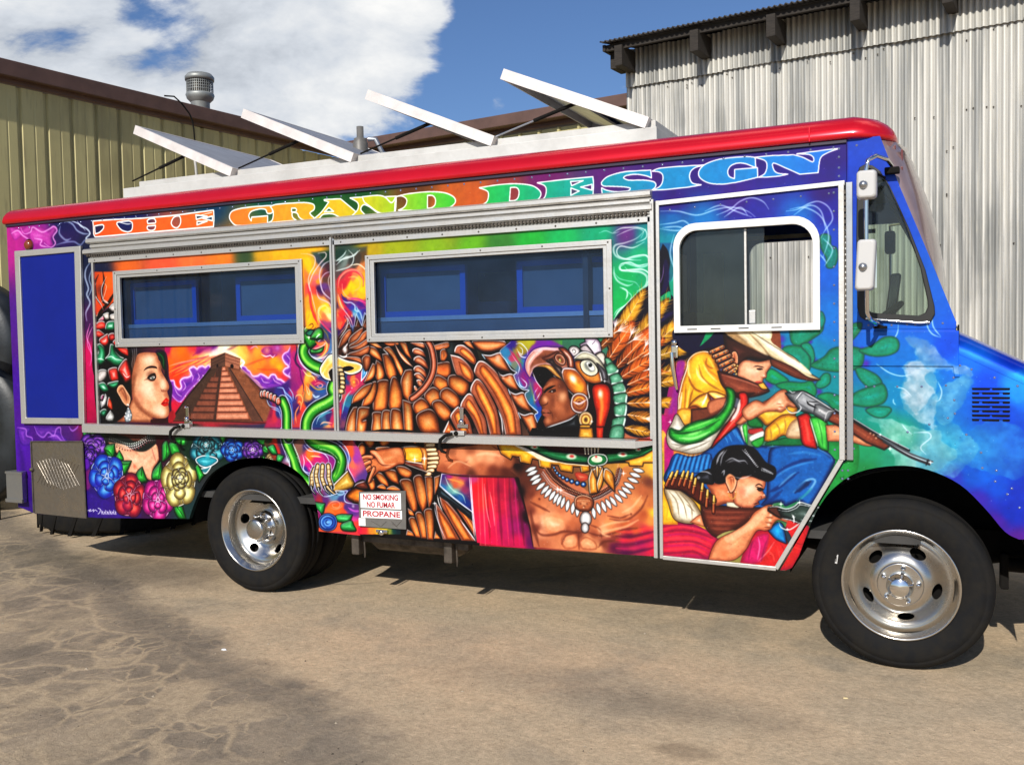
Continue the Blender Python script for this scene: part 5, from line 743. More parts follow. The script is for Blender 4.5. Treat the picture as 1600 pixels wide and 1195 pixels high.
    for i, (x, y) in enumerate(TW):
        ang = np.interp(x, [300, 500, 650, 800, 950, 1150, 1330], [2.75, 2.15, 1.75, 1.6, 1.3, .8, .25]); ca, sa = np.cos(ang), np.sin(ang); nx, ny = -sa, ca; l = 58
        F([(x-ca*l*.9, y-sa*l*.9), (x+nx*19, y+ny*19), (x+ca*l, y+sa*l), (x-nx*19, y-ny*19)], (212, 214, 212), hi=(248, 248, 245), lo=(135, 140, 142), edge=(60, 48, 46), ew=.9, soft=.7, core=.25)
    for i in range(9): x, y = 525+i*8+i*i*3.4, 370+i*28-i*i*1.0; F([(x+np.cos(a)*(10+i*1.9), y+np.sin(a)*(9+i*1.9)) for a in np.linspace(0, 6.28, 9)[:-1]], (30, 80, 140), hi=(90, 150, 205), lo=(8, 22, 50), edge=BLK, ew=.6); G(x-2, y-4, 1.3+i*.12, (225, 240, 250), .95)
    F('720,430 760,410 850,440 840,490 760,500', (185, 60, 45), hi=(230, 140, 110), lo=(120, 40, 30), soft=1.4, a=.8)
    for p in ('870,620* 860,480 890,380* 930,440 940,540 940,610*', '900,390* 960,360 1000,400 960,520 930,470', '950,600* 940,520 990,370* 1000,450 980,540', '1000,440 1020,380 1090,440 1105,600* 1050,540 1010,490', '930,360 950,370 940,470'): F(p, (200, 130, 45), hi=(245, 205, 130), lo=(100, 55, 25), edge=BLK, rim=(240, 230, 210))
    F('725,720 735,660 790,635 860,650 900,690 890,750 850,785 780,780 740,760', (165, 95, 60), hi=(215, 150, 110), lo=(90, 45, 28), edge=BLK, rim=(220, 170, 140))
    for x, y, r in ((780, 715, 3), (840, 715, 3), (812, 740, 3)): G(x, y, r, (90, 45, 30), .7)
    for i in range(9): G(750+i*14, 680-abs(i-4)*-2, 1.3, (235, 190, 150), .9)
    G(808, 750, 2, (240, 200, 165), .9); L('780,765 812,772 845,765', (90, 45, 30), 1, .8, .5)
    F([(828+np.cos(a)*52, 860+np.sin(a)*68) for a in np.linspace(0, 6.28, 13)[:-1]], (205, 203, 200), hi=WH, lo=(120, 115, 115), edge=(50, 35, 35)); F([(822+np.cos(a)*34, 945+np.sin(a)*46) for a in np.linspace(0, 6.28, 13)[:-1]], (195, 192, 190), hi=WH, lo=(110, 105, 105), edge=(50, 35, 35)); G(815, 835, 3.4, WH, .95)
    R(800, 520, K)
    F('260,1180* 860,1165* 860,1330* 200,1330*', (14, 12, 12), sharp=True); F('980,1160* 1060,1160* 1060,1330* 980,1330*', (18, 12, 12), sharp=True); F('855,1180* 1010,1180* 1030,1330* 835,1330*', (215, 150, 50), hi=(245, 200, 100), lo=(120, 70, 25), edge=BLK); F('1060,1170* 1150,1170* 1140,1330* 1065,1330*', (190, 45, 22), hi=(225, 90, 40), lo=(110, 20, 14), edge=BLK); F('1150,1165* 1255,1165* 1250,1330* 1140,1330*', (20, 12, 12), sharp=True); F('1255,1175 1390,1160 1380,1330 1230,1330', (95, 155, 125), hi=(135, 190, 160), lo=(45, 95, 70), edge=(14, 22, 18))
def mural_door(m):
    F, L, G, R, T = m.F, m.L, m.G, m.reg, m.tube
    # cacti behind the riders, then the nose's cloudy sky
    R(0, 0, 1)
    m.field('''1750,560,10,60,185 1800,700,12,80,190 1750,620,14,90,205 1800,820,20,60,170 1345,540,12,98,190 1330,300,4,66,175 1360,360,4,78,185 1400,220,4,70,175 1420,560,15,110,190 1480,540,10,80,200 1440,520,20,100,200 1400,620,10,125,170 1375,650,20,135,120 1350,700,30,140,95 1400,680,40,150,120 1440,600,20,130,180 1500,600,20,110,200 1560,650,8,75,190 1590,700,8,65,185 1600,740,10,60,175 1590,770,20,55,170 1560,760,12,80,190 1480,700,25,135,180 1520,700,20,110,190 1540,740,10,95,200 1558,815,70,32,145 1590,845,85,28,135 1488,746,45,60,165 1528,782,60,42,155 1520,740,12,85,180 1580,800,15,50,165
 1440,740,30,110,130 1400,735,40,140,110 1350,740,30,125,70 1320,760,30,120,60 1300,800,40,130,50 1280,850,110,80,40 1240,880,185,30,35 1265,840,180,35,35 1540,600,10,80,205 1590,560,10,60,190 1510,565,20,110,225 1590,600,30,150,240''', '1324,180* 1420,180* 1500,500* 2050,520* 2050,1000* 1200,1000* 1230,880* 1330,720*', pw=3.5, st=4)
    W_, H_ = m.W, m.H
    def cloud(poly, cell, seed, thr=.5, a=.9, c=(205, 205, 200)):
        Q, q = m.curve(poly, True); b = m.box(Q, 8*q)
        if b is None: return
        D, _ = m.dist(Q, *b[4:], True); n = vnoise(b[1]-b[0], b[3]-b[2], cell*q, 5, seed); v = n-thr+np.clip(-D/(26*q), -.5, .35)
        m.put(b, np.array(c)*.9, m.sm(-D, -2*q, 16*q)*m.sm(n, .3, .6)*a*.45); al = m.sm(v, -.02, .13)*a; n2 = vnoise(b[1]-b[0], b[3]-b[2], cell*q*.7, 4, seed+50); sh = m.sm(n2-.35+(1-m.sm(v, 0, .12))*.25, 0, .4)[..., None]; m.put(b, np.array(c)*(.82+.22*sh), al*(.62+.38*sh[..., 0]))
    R(1300, 480, 5.31)
    cloud('560,240 720,230 840,300 960,440 1140,500 1150,560 940,540 800,600 860,760 860,1000 740,980 640,900 560,760 620,560 590,480 690,400', 26, 3, .5, .62, (190, 200, 210)); cloud('850,720 1100,560 1180,620 1080,800 1000,960 860,960', 26, 8, .5, .55, (130, 185, 205)); cloud('280,940 400,900 560,950 760,1000 900,1050 1000,1250 600,1400 380,1000', 24, 5, .5, .6, (170, 205, 195)); cloud('1250,950 1500,950 1593,1050 1593,1400 1300,1350 1050,1250 1100,1050', 30, 6, .5, .45, (70, 150, 205)); cloud('850,980 1100,1000 1250,1200 1000,1400 800,1300', 24, 13, .5, .45, (110, 180, 200)); cloud('1400,600 1593,560 1593,800 1450,720', 22, 14, .5, .35, (60, 140, 215)); cloud('600,480 750,470 850,650 700,900 600,700', 18, 21, .45, .5, (215, 215, 218)); cloud('620,1150 900,1250 1100,1330 900,1400 700,1330', 22, 16, .5, .5, (90, 170, 200))
    for p in ('340,410 400,340 480,300 540,220 550,140', '350,395 440,330 520,260', '370,470 470,540 570,570 650,560', '520,660 600,680 660,740', '880,620 910,700 890,770 860,780', '580,970 620,1020 660,1050', '680,1040 800,1040 820,1080 740,1150 740,1180 780,1220', '800,60 790,150 830,220 900,250', '830,60 840,160 900,240', '510,760 510,790 530,810'): L(p, (200, 225, 240), 1.6, .7, .8)
    R(0, 0, 1)
    # purple grounds under the cactus pads and the pads
    R(1180, 520, K)
    for x, y, r in ((330, 80, 10), (730, 350, 10), (740, 580, 8), (800, 730, 8), (690, 110, 6), (1190, 130, 7), (1380, 380, 10), (1420, 930, 10), (180, 640, 10), (1190, 920, 6), (1330, 200, 6), (650, 420, 7), (340, 170, 6)): G(x, y, r, (95, 35, 150), .85)
    def pad(p, c=(22, 132, 105), hi=(20, 145, 130)): F(p, c, hi=hi, lo=(22, 105, 70), k=.3, soft=1, edge=(20, 70, 70), ew=1.2); 
    pad('440,-100 480,-180 700,-240 830,-150 840,-30 720,70 560,160 470,130 440,20'); pad('350,200 470,160 640,200 690,320 680,450 590,520 480,470 380,330'); pad('580,160 660,130 720,200 740,320 700,420 690,300'); pad('700,400 860,300 960,200 1150,170 1330,210 1350,320 1310,420 1180,470 1000,480 800,450')
    pad('130,560 200,450 330,520 420,600 330,640 220,630', (20, 140, 85)); pad('270,650 400,610 600,620 700,600 760,690 740,780 600,730 400,720', (22, 130, 85)); pad('760,640 860,510 930,520 930,620 850,680 780,680'); pad('780,790 900,745 1040,780 1180,860 1180,960* 1000,960 900,860', (18, 130, 90)); pad('1250,450 1330,440 1500,520 1570,600 1570,680 1500,705 1400,670 1300,570')
    pad('1180,800 1300,720 1480,660 1590,640 1640,760 1590,870 1400,920 1190,890*'); pad('1190,100 1300,-20 1320,-120 1200,-100 1180,0', (30, 115, 80)); pad('1300,220 1450,160 1600,60 1740,60 1790,140 1760,230 1640,280 1450,285'); pad('1380,960 1500,920 1670,930 1690,970 1600,1050 1480,1040', (18, 130, 110)); pad('600,960 720,950 800,1050 700,1060', (22, 120, 70)); pad('-10,1000 90,1120 40,1195 -40,1150', (20, 110, 65)); 
    R(1300, 380, K)
    pad('-140,-80 -80,-110 -20,-80 -10,30 60,70 70,200 20,300 -60,300 -70,180 -130,60', (18, 120, 115)); R(1180, 520, K); pad('760,-220 830,-260 870,-160 820,-60', (18, 120, 110))
    rn = np.random.RandomState(4)
    for i in range(60): x, y = [(530, 330), (900, 380), (600, -50), (1400, 780), (1430, 580), (1600, 180), (500, 670), (1230, 300)][i % 8]; G(x+rn.randn()*60, y+rn.randn()*50, .8, (12, 70, 50), .7)
    R(1020, 650, 4.978); 
    F('1370,210 1450,200 1593,200 1593,420 1500,560 1400,600 1300,700 1340,740* 1215,920* 1190,880 1300,560', (38, 140, 65), lo=(25, 110, 50), soft=2, a=.8)
    for i in range(22): x, y = 1290+rn.rand()*200, 330+rn.rand()*420; L([(x, y), (x+15, y+rn.randn()*14), (x+32, y+rn.randn()*12)], (16, 62, 34), 1.6, .6, 1.2)
    # door background at left
    R(1030, 500, K)
    F('200,120 800,120 860,300 640,340 500,380 400,420 260,340 180,240', (20, 16, 50), soft=2); F('600,130* 710,130* 640,220 560,290 510,330* 560,230*', (18, 140, 90), soft=.8); F('230,520 330,520 300,700 240,900 250,1200 120,1195 180,900 200,700', (140, 40, 130), hi=(165, 45, 120), soft=6); F('-20,1190 80,1180 230,1190 140,1800 40,1900 0,1500', (165, 20, 110), soft=5); R(1030, 640, K); F('0,260* 50,250 95,320 80,600 60,900 90,1000 0,1000*', (235, 160, 70), hi=(240, 190, 60), soft=3); F('10,500 80,560 70,820 10,900', (170, 180, 40), soft=6, a=.7); F('90,330 190,560 90,800 70,500', (165, 25, 110), soft=3, a=.9); m.star(145, 150, 4)
    # blue skirt --------------------------------------------------------------------
    B, BH, BL = (22, 88, 155), (85, 155, 215), (8, 28, 70)
    F('80,900 130,680 200,560 500,560 800,300 960,200 1060,350 1130,450 1300,440 1450,500 1400,1195 700,1195', B, lo=BL, k=.12, soft=1.5)
    F('80,880 130,700 210,540 400,580 640,540 640,760 400,790 200,790', (25, 105, 170), lo=BL, k=.2, soft=2)
    for i in range(17): x = 140+i*30; L([(x+70-i*2, 555), (x+30-i, 650), (x-10, 770)], BH if i % 2 else BL, 1.8, .65, 1.3)
    for p in ('830,340 860,400', '900,210 960,330', '930,230 1010,380', '960,250 1050,420', '870,300 910,390'): L(p, BH, 1.6, .6, 1.2)
    R(1120, 740, K)
    F('640,-160 700,-340 1000,-380 1300,-330 1470,-190 1460,-100 1160,420 1030,340 860,400 800,350 560,390 620,280', (24, 92, 160), lo=BL, k=.18, soft=1.4)
    for p, c, w in (('650,80 860,-80 1060,-160 1240,-190', (12, 40, 95), 5), ('640,230 780,160 900,60 1020,-20', (10, 36, 90), 5), ('560,380 680,320 820,200', (12, 44, 100), 5), ('900,-250 1100,-270 1300,-230', (55, 125, 190), 3), ('700,60 880,-60 1080,-130 1200,-150', (70, 140, 205), 2.4), ('780,150 900,40 980,-20', (110, 170, 220), 2), ('1060,300 1160,200 1230,90 1200,60 1120,80 960,220', (150, 195, 230), 2.2), ('980,230 1080,150 1170,90', (6, 24, 60), 7), ('900,240 1000,180 1100,100', (30, 90, 150), 3), ('640,-330 900,-370 1200,-340 1420,-220 1440,-170', (90, 150, 205), 1.8), ('1000,330 1100,260 1180,180', (25, 120, 130), 3)):
        L(p, c, w, .7, 2.2)
    # lower right reds
    F('300,1080* 420,760 640,680 800,700 960,560 1080,560 1140,640 1170,780* 1000,1130 900,1200* 300,1195*', (195, 38, 42), hi=(215, 45, 45), lo=(140, 15, 50), k=.3, soft=1); F('330,1080 450,820 560,740 660,760 560,1080', (190, 25, 110), lo=(150, 20, 80), soft=4, a=.8)
    for p, c in (('520,780 540,900 510,1060', (250, 170, 200)), ('720,840 640,960 520,1080', (240, 150, 150)), ('640,950 700,1000 720,1080', (250, 110, 90)), ('450,830 420,950 400,1060', (110, 10, 70)), ('640,800 600,900 560,1080', (120, 10, 70)), ('960,850 1060,880 1120,850', (110, 20, 30)), ('940,900 1050,940 1100,920', (230, 70, 60)), ('1060,700 1100,780 1060,860', (150, 25, 35)), ('800,860 860,980 860,1080', (130, 15, 40)), ('760,900 780,1000 820,1100', (240, 80, 70))): L(p, c, 1.6, .55, 1.2)
    F('650,700* 760,600 830,640 870,860* 740,800', (20, 130, 190), hi=(40, 160, 215), lo=(10, 60, 110), edge=BLK); F('830,640 900,720 940,820 900,880 860,760', (40, 60, 75), lo=(15, 22, 30), soft=1)
    # lower woman: arm, shoulder, bandolier, rifle stock --------------------------------------
    SK, SH, SL = (212, 135, 95), (245, 200, 165), (120, 62, 42)
    R(1020, 650, 4.978)
    F('50,840 300,830 420,880 520,940 440,1110 60,1090', (195, 35, 65), hi=(215, 50, 70), lo=(130, 15, 70), soft=1.2)
    for i in range(9): y = 860+i*26; L([(60, y+20), (200, y-5+i*3), (330, y+10), (480-i*8, y+60)], [(240, 70, 80), (100, 10, 60), (165, 20, 100)][i % 3], 2.8, .55, 1.8)
    F('60,560* 110,555 180,620 200,840* 60,840*', (230, 170, 40), hi=(245, 200, 60), lo=(190, 120, 30), soft=1); F('100,560 200,570 310,650 370,740 380,780 310,830 180,800 130,680', (222, 214, 190), hi=(245, 240, 222), lo=(130, 110, 85), edge=(40, 26, 18), soft=.8)
    for p in ('130,580 190,660 210,780', '170,570 240,670 270,790', '220,600 300,700 310,800', '270,680 330,740'): L(p, (120, 100, 75), 1.6, .75, 1.1)
    for p in ('90,600 120,700 110,800', '70,700 90,820', '140,640 160,760'): L(p, (200, 130, 30), 2, .5, 1.5)
    F('290,820* 380,760 410,860* 350,840', SK, hi=SH, lo=SL)
    F('380,690* 800,710* 850,720 760,800 640,880 520,940 430,880 390,780', (110, 52, 38), hi=(135, 70, 52), lo=(62, 28, 22), edge=(20, 10, 10), soft=.7)
    for i in range(9): y = 715+i*22; L([(400+i*8, y), (560, y+5), (780-i*22, y+(i % 2)*4)], (165, 92, 70) if i % 2 else (60, 26, 22), 1.2, .5, .9)
    F('500,940 560,900 660,880 640,900 560,945', (150, 145, 90), soft=1)
    # arm
    F('890,690* 930,690 900,730 960,770 1080,805* 1060,825 980,800 940,830 930,850 920,870 880,885 820,880 780,930 720,1040 620,1115 440,1110* 470,1020 520,950 640,890 740,820 790,750 850,710', SK, hi=(232, 165, 122), lo=(165, 90, 60), k=.3, edge=(60, 26, 18), ew=.9, soft=.8)
    F('560,940 700,860 800,770 870,710 900,740 820,840 700,920 600,980', (240, 190, 150), soft=5, a=.6); G(560, 1060, 14, (210, 110, 70), .7)
    for x, y in ((920, 765, ), (915, 805), (905, 840)): G(x, y, 4, (245, 205, 175), .85); L([(x-35, y+18), (x+20, y+22)], (110, 52, 36), 1.3, .8, .8)
    L('900,735 960,770 1060,815', (130, 65, 45), 1.2, .7, .7); L('930,700 940,690', (245, 215, 190), 1.6, .8, .7)
    # face, ear, hair
    F('420,530* 520,510 600,520 660,640 640,670 560,680 490,690 460,600', (205, 120, 80), hi=(230, 155, 115), lo=(120, 58, 38), soft=1); F('580,665* 640,670 680,700 660,710* 580,695', (205, 200, 175), lo=(120, 110, 90))
    F('640,470 760,460 880,490* 875,540 855,580* 880,625 850,640* 820,660 830,680* 800,690 780,708* 700,705 640,670 630,560', (222, 150, 112), hi=(248, 200, 168), lo=(160, 88, 62), k=.3, edge=(60, 26, 20), ew=.8, soft=.7)
    G(700, 580, 12, (220, 120, 95), .6); G(780, 560, 13, (250, 205, 175), .7); G(690, 500, 10, (190, 110, 78), .6, ry=6); L('800,540 830,525 860,545', (40, 20, 16), 1.8, .9, .6); F('810,560* 840,550 865,565 850,580 825,580', (40, 24, 20), soft=.7); L('800,545 840,555 870,565', (20, 10, 10), 1.2, .9, .5); L('830,625 850,620 845,645 865,640', (110, 52, 38), 1.2, .8, .7); G(870, 610, 2.4, (250, 225, 205), .8); L('790,680 815,672 832,664', (60, 20, 18), 1.6, .9, .6); G(815, 665, 2.2, (170, 70, 60), .8); L('640,670 700,703 780,708', (120, 60, 42), 1.4, .7, 1)
    F('570,500 575,455 620,445 655,490 640,560 610,590 590,550', (215, 135, 92), hi=(160, 85, 55), lo=(235, 175, 140), edge=(50, 22, 16)); L('590,480 625,470 635,520', (120, 60, 40), 1.3, .8, .8)
    F('460,460 470,360 520,280 600,235 720,230 800,260 880,360 950,400 950,470 900,500 840,485 770,460 700,460 660,490 640,460 600,440 565,470 560,510 500,515', (16, 15, 18), hi=(28, 27, 32), edge=BLK, soft=.7); F('330,470 380,430 460,410 480,520 420,525 340,510', (26, 26, 30), hi=(70, 72, 80), lo=BLK)
    for p, w, a in (('560,265 520,310 500,370', 2.4, .7), ('580,260 545,310 530,380', 1.6, .6), ('570,350 620,325 670,345 720,345 740,370', 1.4, .7), ('585,360 640,340 690,360', 2.6, .35), ('850,400 890,420 940,445', 2.2, .7), ('700,260 760,320 810,390', 1.6, .75), ('540,440 560,420 555,460', 1.6, .7), ('370,430 420,430 460,450', 1.6, .7), ('640,470 700,480 770,455', 1.2, .6), ('350,480 370,470', 4, .6)): L(p, (190, 192, 198), w, a, 1)
    for i in range(12): L([(715+i*9, 262+i*12), (726+i*9, 256+i*12)], (225, 225, 228), 1, .8, .4); 
    for i in range(8): L([(848+i*12, 408+i*5), (853+i*12, 425+i*4)], (200, 205, 205), 1, .7, .4)
    L('590,575 600,620 630,640 650,600 640,560', (190, 140, 75), 1.5, .95, .5); G(590, 585, 1.6, WH, .9); G(645, 585, 1.5, (255, 240, 200), .9)
    F('100,560 110,500 200,450 330,470 420,560 500,640 480,690 380,690 250,590 150,570', (80, 30, 20), lo=(40, 14, 10), soft=1)
    for i, (x, y) in enumerate(((150, 450), (190, 440), (240, 443), (275, 445), (310, 460), (335, 500), (390, 540), (430, 590), (480, 635))):
        k = .85+.1*(i > 5); a = 2.0-.05*i; ca, sa = np.cos(a), np.sin(a); T([(x, y), (x+ca*45*k, y+sa*45*k), (x+ca*115*k, y+sa*115*k)], 4.6, (125, 52, 30), (210, 130, 80), (55, 20, 12), edge=(24, 10, 8), ew=.8); T([(x-ca*18, y-sa*18), (x+ca*24, y+sa*24)], 3.3, (205, 165, 70), (245, 225, 150), (120, 80, 30), edge=(40, 20, 10), ew=.5, w2=4.2); L([(x+ca*40-12, y+sa*40), (x+ca*40+12, y+sa*40)], (225, 180, 90), 1, .9, .4)
    # revolver-rifle of the lower woman
    F('905,705* 980,700 1000,740* 1000,790 960,770 900,730*', (85, 45, 35), lo=(30, 14, 12), edge=BLK, sharp=True); F('975,720* 1060,725 1150,670* 1370,720* 1330,860* 1230,850 1150,830 1060,800 1010,780', (52, 68, 62), hi=(95, 110, 105), lo=(20, 26, 26), edge=BLK, sharp=True, soft=.6)
    for p, w in (('900,705 970,700 1040,718 1100,700 1145,668 1200,680 1340,725', 1.8), ('980,725 1050,735 1120,710 1150,685 1250,705 1335,728', 1.1), ('1000,790 1080,805 1150,830', 1.2), ('1180,760 1250,775 1330,790', 1.6), ('1150,800 1230,815 1300,815', 1.2)): L(p, (205, 212, 215), w, .85, .5)
    L('985,820 1000,860 1060,880 1130,840 1160,815', (205, 205, 200), 1.7, .95, .5); L('1085,760 1100,790 1100,830', (225, 228, 228), 1.8, .9, .6); m.star(1145, 668, 4); m.star(1000, 680, 4); m.star(1098, 780, 3); m.star(1050, 875, 3); F('1060,805 1100,830 1080,860 1040,850', (200, 50, 45), soft=1, a=.9)
    # upper woman ---------------------------------------------------------------------
    R(1030, 500, K)
    Y, YH, YL = (225, 165, 40), (250, 222, 105), (150, 88, 28)
    F('380,1150 520,1120 640,1000 820,980 860,1050 830,1195 500,1260', (150, 82, 55), hi=(200, 125, 95), lo=(80, 38, 26), soft=1)
    F('250,960* 290,780 350,600 370,500 450,420 560,390 640,410 700,500 760,650 840,860 850,950 800,1000 720,990 640,930 640,1020 620,1090 540,1120 400,1130 370,1300 240,1300*', Y, lo=YL, k=.25, edge=(70, 36, 14), soft=.8, rim=(255, 240, 220))
    F('380,560 440,440 560,400 600,480 640,640 760,780 800,900 640,880 480,880 400,740', (240, 190, 50), hi=(252, 225, 95), lo=(220, 150, 40), soft=7, a=.8)
    for p, c, w, a in (('500,560 540,700 640,800 800,890', (140, 80, 22), 2.6, .7), ('560,500 620,620 720,700 790,800', (190, 115, 30), 2.6, .7), ('600,480 590,540 640,590 690,600', (140, 76, 24), 2.4, .7), ('370,700 400,780 460,860 560,900', (120, 62, 22), 2.6, .75), ('430,860 400,950 380,1100', (120, 62, 22), 2.2, .7), ('300,830 280,1000 260,1200', (170, 100, 30), 2.2, .6), ('340,800 330,1000 310,1200', (150, 85, 28), 2.4, .7), ('380,520 370,640 400,720', (255, 240, 170), 2.2, .7), ('470,600 500,700 600,790', (255, 242, 170), 2.6, .7), ('560,560 620,660 720,760', (255, 240, 160), 2, .6), ('390,820 360,1000 340,1200', (255, 220, 120), 1.8, .6), ('290,900 270,1050 250,1200', (255, 245, 210), 1.8, .8), ('620,480 660,540 690,600', (255, 220, 120), 2, .5)): L(p, c, w, a, 1.8)
    F('620,900 700,895 800,930 830,950 790,1000 720,990 650,940', (240, 200, 110), hi=(252, 235, 190), lo=(170, 105, 40), edge=(70, 36, 14)); F('370,1100* 420,1020 500,950 600,910* 640,1000 620,1080 540,1120* 500,1080 440,1060 400,1110', (235, 185, 70), hi=(252, 230, 160), lo=(150, 88, 30), edge=(70, 36, 14)); F('375,1100 420,1060 490,1080 540,1120 480,1135 410,1130', (130, 65, 30), lo=(70, 32, 18)); L('600,920 590,960 540,1060', (240, 240, 245), 2, .8, 1.2)
    # hair and face
    F('800,130 860,200 1000,250 1300,400 1420,480 1400,530 1250,500 1100,490 1000,640 980,690 900,600 880,480 820,330', (62, 34, 28), hi=(90, 50, 40), lo=(30, 16, 14), soft=1)
    F('990,640 1000,560 1080,500 1240,520 1380,500 1400,560 1345,640 1335,710* 1300,725 1290,765* 1270,800* 1180,790 1050,720 985,690', (220, 160, 125), hi=(248, 205, 172), lo=(165, 100, 72), k=.3, edge=(60, 30, 22), ew=.8, soft=.8)
    G(1140, 620, 12, (245, 195, 160), .6); G(1200, 680, 10, (225, 140, 115), .5); L('1180,580 1230,572 1310,590', (50, 28, 22), 1.7, .9, .7); F('1215,605 1260,595 1300,610 1270,622 1230,620', (45, 26, 22), soft=.8); L('1330,640 1340,700 1300,720 1260,700', (130, 70, 52), 1.2, .7, .8); F('1195,770 1240,755 1290,770 1270,790 1290,800 1220,800', (195, 80, 65), hi=(225, 120, 100), soft=.8); L('1200,780 1285,782', (110, 36, 32), 1.1, .9, .5); G(1310, 690, 2.4, (250, 220, 200), .8)
    F('905,460 920,400 960,395 985,460 980,540 950,560 920,520', (205, 130, 92), hi=(150, 80, 55), lo=(230, 170, 135), edge=(40, 20, 14)); L('1090,470 1250,500 1390,470', (30, 16, 14), 3.5, .8, 2)
    # hat
    F('780,110* 900,110 1100,120 1400,120 1410,240* 1520,370 1700,480 1850,640 2005,740* 1900,750 1700,690 1560,540 1440,480 1300,400 1050,300 860,190', (215, 200, 160), lo=(150, 125, 90), k=.25, edge=(40, 26, 18), ew=.9, soft=.8)
    F('840,130 1000,150 1200,280 1330,420 1250,395 1080,320 900,210', (150, 110, 70), hi=(110, 78, 52), soft=4, a=.7); F('960,140 1100,180 1250,330 1360,440 1230,380 1080,260', (225, 205, 170), hi=(245, 235, 210), soft=4, a=.8); F('1150,150 1260,200 1400,280 1600,420 1800,560 1900,680 1700,600 1500,460 1330,330', (235, 228, 200), hi=(252, 248, 232), lo=(215, 200, 165), soft=2)
    F('1400,125* 1500,120 1525,360* 1480,330 1400,260', (120, 65, 42), soft=.8); F('1130,130* 1400,130* 1412,180 1390,240 1320,240 1180,180', (238, 232, 200), hi=(250, 246, 225), lo=(200, 190, 150), soft=1.4)
    F('1400,480 1560,530 1700,600 1850,700 2000,742 1880,755 1700,720 1500,620 1400,560', (98, 50, 35), lo=(50, 26, 20), hi=(125, 68, 48), soft=1)
    L('1130,170 1260,300 1380,440', (110, 75, 48), 2, .6, 1.6); L('1160,150 1330,260 1520,380 1750,530', (60, 38, 24), 1.3, .6, 1)
    # bandolier
    for i, (x, y, a, k) in enumerate(((650, 400, -.42, 1), (690, 455, -.4, 1.05), (730, 510, -.42, 1.05), (770, 570, -.45, 1), (820, 625, -.5, .85), (880, 660, -.6, .6))):
        ca, sa = np.cos(a), np.sin(a); T([(x, y), (x+ca*165*k, y+sa*165*k)], 6, (195, 110, 60), (240, 175, 120), (95, 42, 22), edge=(24, 14, 12), ew=1)
        for t in (0, .3, .78, 1): X, Y_ = x+ca*165*k*t, y+sa*165*k*t; G(X, Y_, 2.6, (60, 50, 42), .9, hard=.4); G(X-3, Y_-6, 1.3, (240, 235, 220), .95)
    for x, y in ((945, 560), (965, 600), (980, 570), (950, 640), (965, 670)): G(x, y, 2.2, (200, 160, 80), 1, hard=.3); G(x-2, y-4, .9, WH, .9)
    # stock, hand
    F('740,640* 800,650 960,700 1130,760 1330,850* 1370,880 1250,930 1080,960 960,950 840,860 780,780', (120, 60, 42), hi=(150, 82, 60), lo=(58, 26, 20), edge=(18, 9, 9), soft=.8); L('790,680 900,710 1100,770 1300,850', (185, 115, 92), 2.2, .7, 1.4); F('840,860 1000,900 1200,900 1100,960 960,955', (40, 18, 16), soft=3, a=.8)
    F('1240,800* 1300,780* 1350,850* 1290,850', (205, 155, 60), hi=(235, 190, 90), edge=(60, 30, 14))
    R(1030, 640, K)
    G_, GH_, GL_ = (60, 170, 65), (140, 225, 120), (12, 75, 30)
    F('240,0 420,0 400,190* 230,200*', (225, 165, 60), lo=(150, 90, 30), hi=(245, 200, 100)); 
    F('400,-10* 880,-60 900,0 640,100 400,200*', (110, 58, 40), lo=(50, 25, 20)); F('620,-100 840,-160 860,-60 640,60', (185, 112, 80), lo=(100, 52, 36), soft=2)
    F('230,60 170,160 110,280 110,400 160,480 260,510 400,540 540,520 650,450 720,330 800,200 900,100 960,0 900,-60 850,-200 870,-220 800,-20 640,120 440,200 340,220', (228, 222, 208), hi=(248, 246, 238), lo=(150, 140, 125), edge=(50, 36, 30), soft=.8)
    for p in ('160,420 300,440 440,400', '220,480 400,420 600,380', '300,510 500,450 640,380'): L(p, (110, 100, 88), 1.8, .75, 1.2)
    F('140,240 160,230* 260,260 340,200 480,140 640,110 760,50 840,-60 860,-180 840,-270 920,-250 950,-160 920,-20 840,120 740,250 620,330 480,400 300,420 180,370 135,310', G_, hi=GH_, lo=GL_, k=.4, edge=(10, 40, 18), soft=.8)
    for p, c, w in (('160,290 340,290 560,230 760,120', (10, 70, 28), 2.4), ('260,350 440,350 640,270', (160, 235, 140), 3.4), ('340,240 500,190 700,110', (130, 220, 110), 2.6), ('540,260 640,210 720,150', (15, 90, 35), 2), ('170,260 260,290 400,270', (10, 70, 28), 1.8)): L(p, c, w, .75, 1.6)
    F('660,470* 700,380 800,240 880,130 960,10 1010,-100 1000,-200 1080,-210 1110,-130 1080,10 980,180 840,300', (190, 40, 35), hi=(225, 75, 60), lo=(100, 15, 18), edge=(40, 10, 10), soft=.8); L('760,360 900,180 1040,0', (240, 140, 120), 1.8, .6, 1.2); L('900,140 980,20 1010,-120', (225, 222, 215), 4, .9, 1.5)
    F('960,170* 1100,20 1240,-60 1500,-200 1593,-230 1600,-100 1450,-20 1240,20 1120,120 1020,180', (215, 140, 102), hi=(238, 175, 138), lo=(140, 75, 50), edge=(60, 28, 20), ew=.8)
    # upper woman's other sleeve, sash and scarf ends
    F('1100,180* 1110,100 1200,80 1300,180 1290,220 1140,215', (22, 110, 55), lo=(10, 60, 30)); F('1010,220 1050,180 1110,190 1110,430* 1060,380', (225, 225, 215), lo=(120, 120, 110)); F('1040,200 1100,180 1110,440* 1080,400', G_, hi=GH_, lo=GL_); F('1120,240 1290,220* 1310,300 1130,300', (165, 50, 50), lo=(90, 20, 25)); F('1130,330 1300,260 1300,330 1150,390', (225, 222, 215), lo=(140, 135, 125)); F('1150,400 1300,330 1300,420 1220,470', (50, 150, 60), lo=GL_)
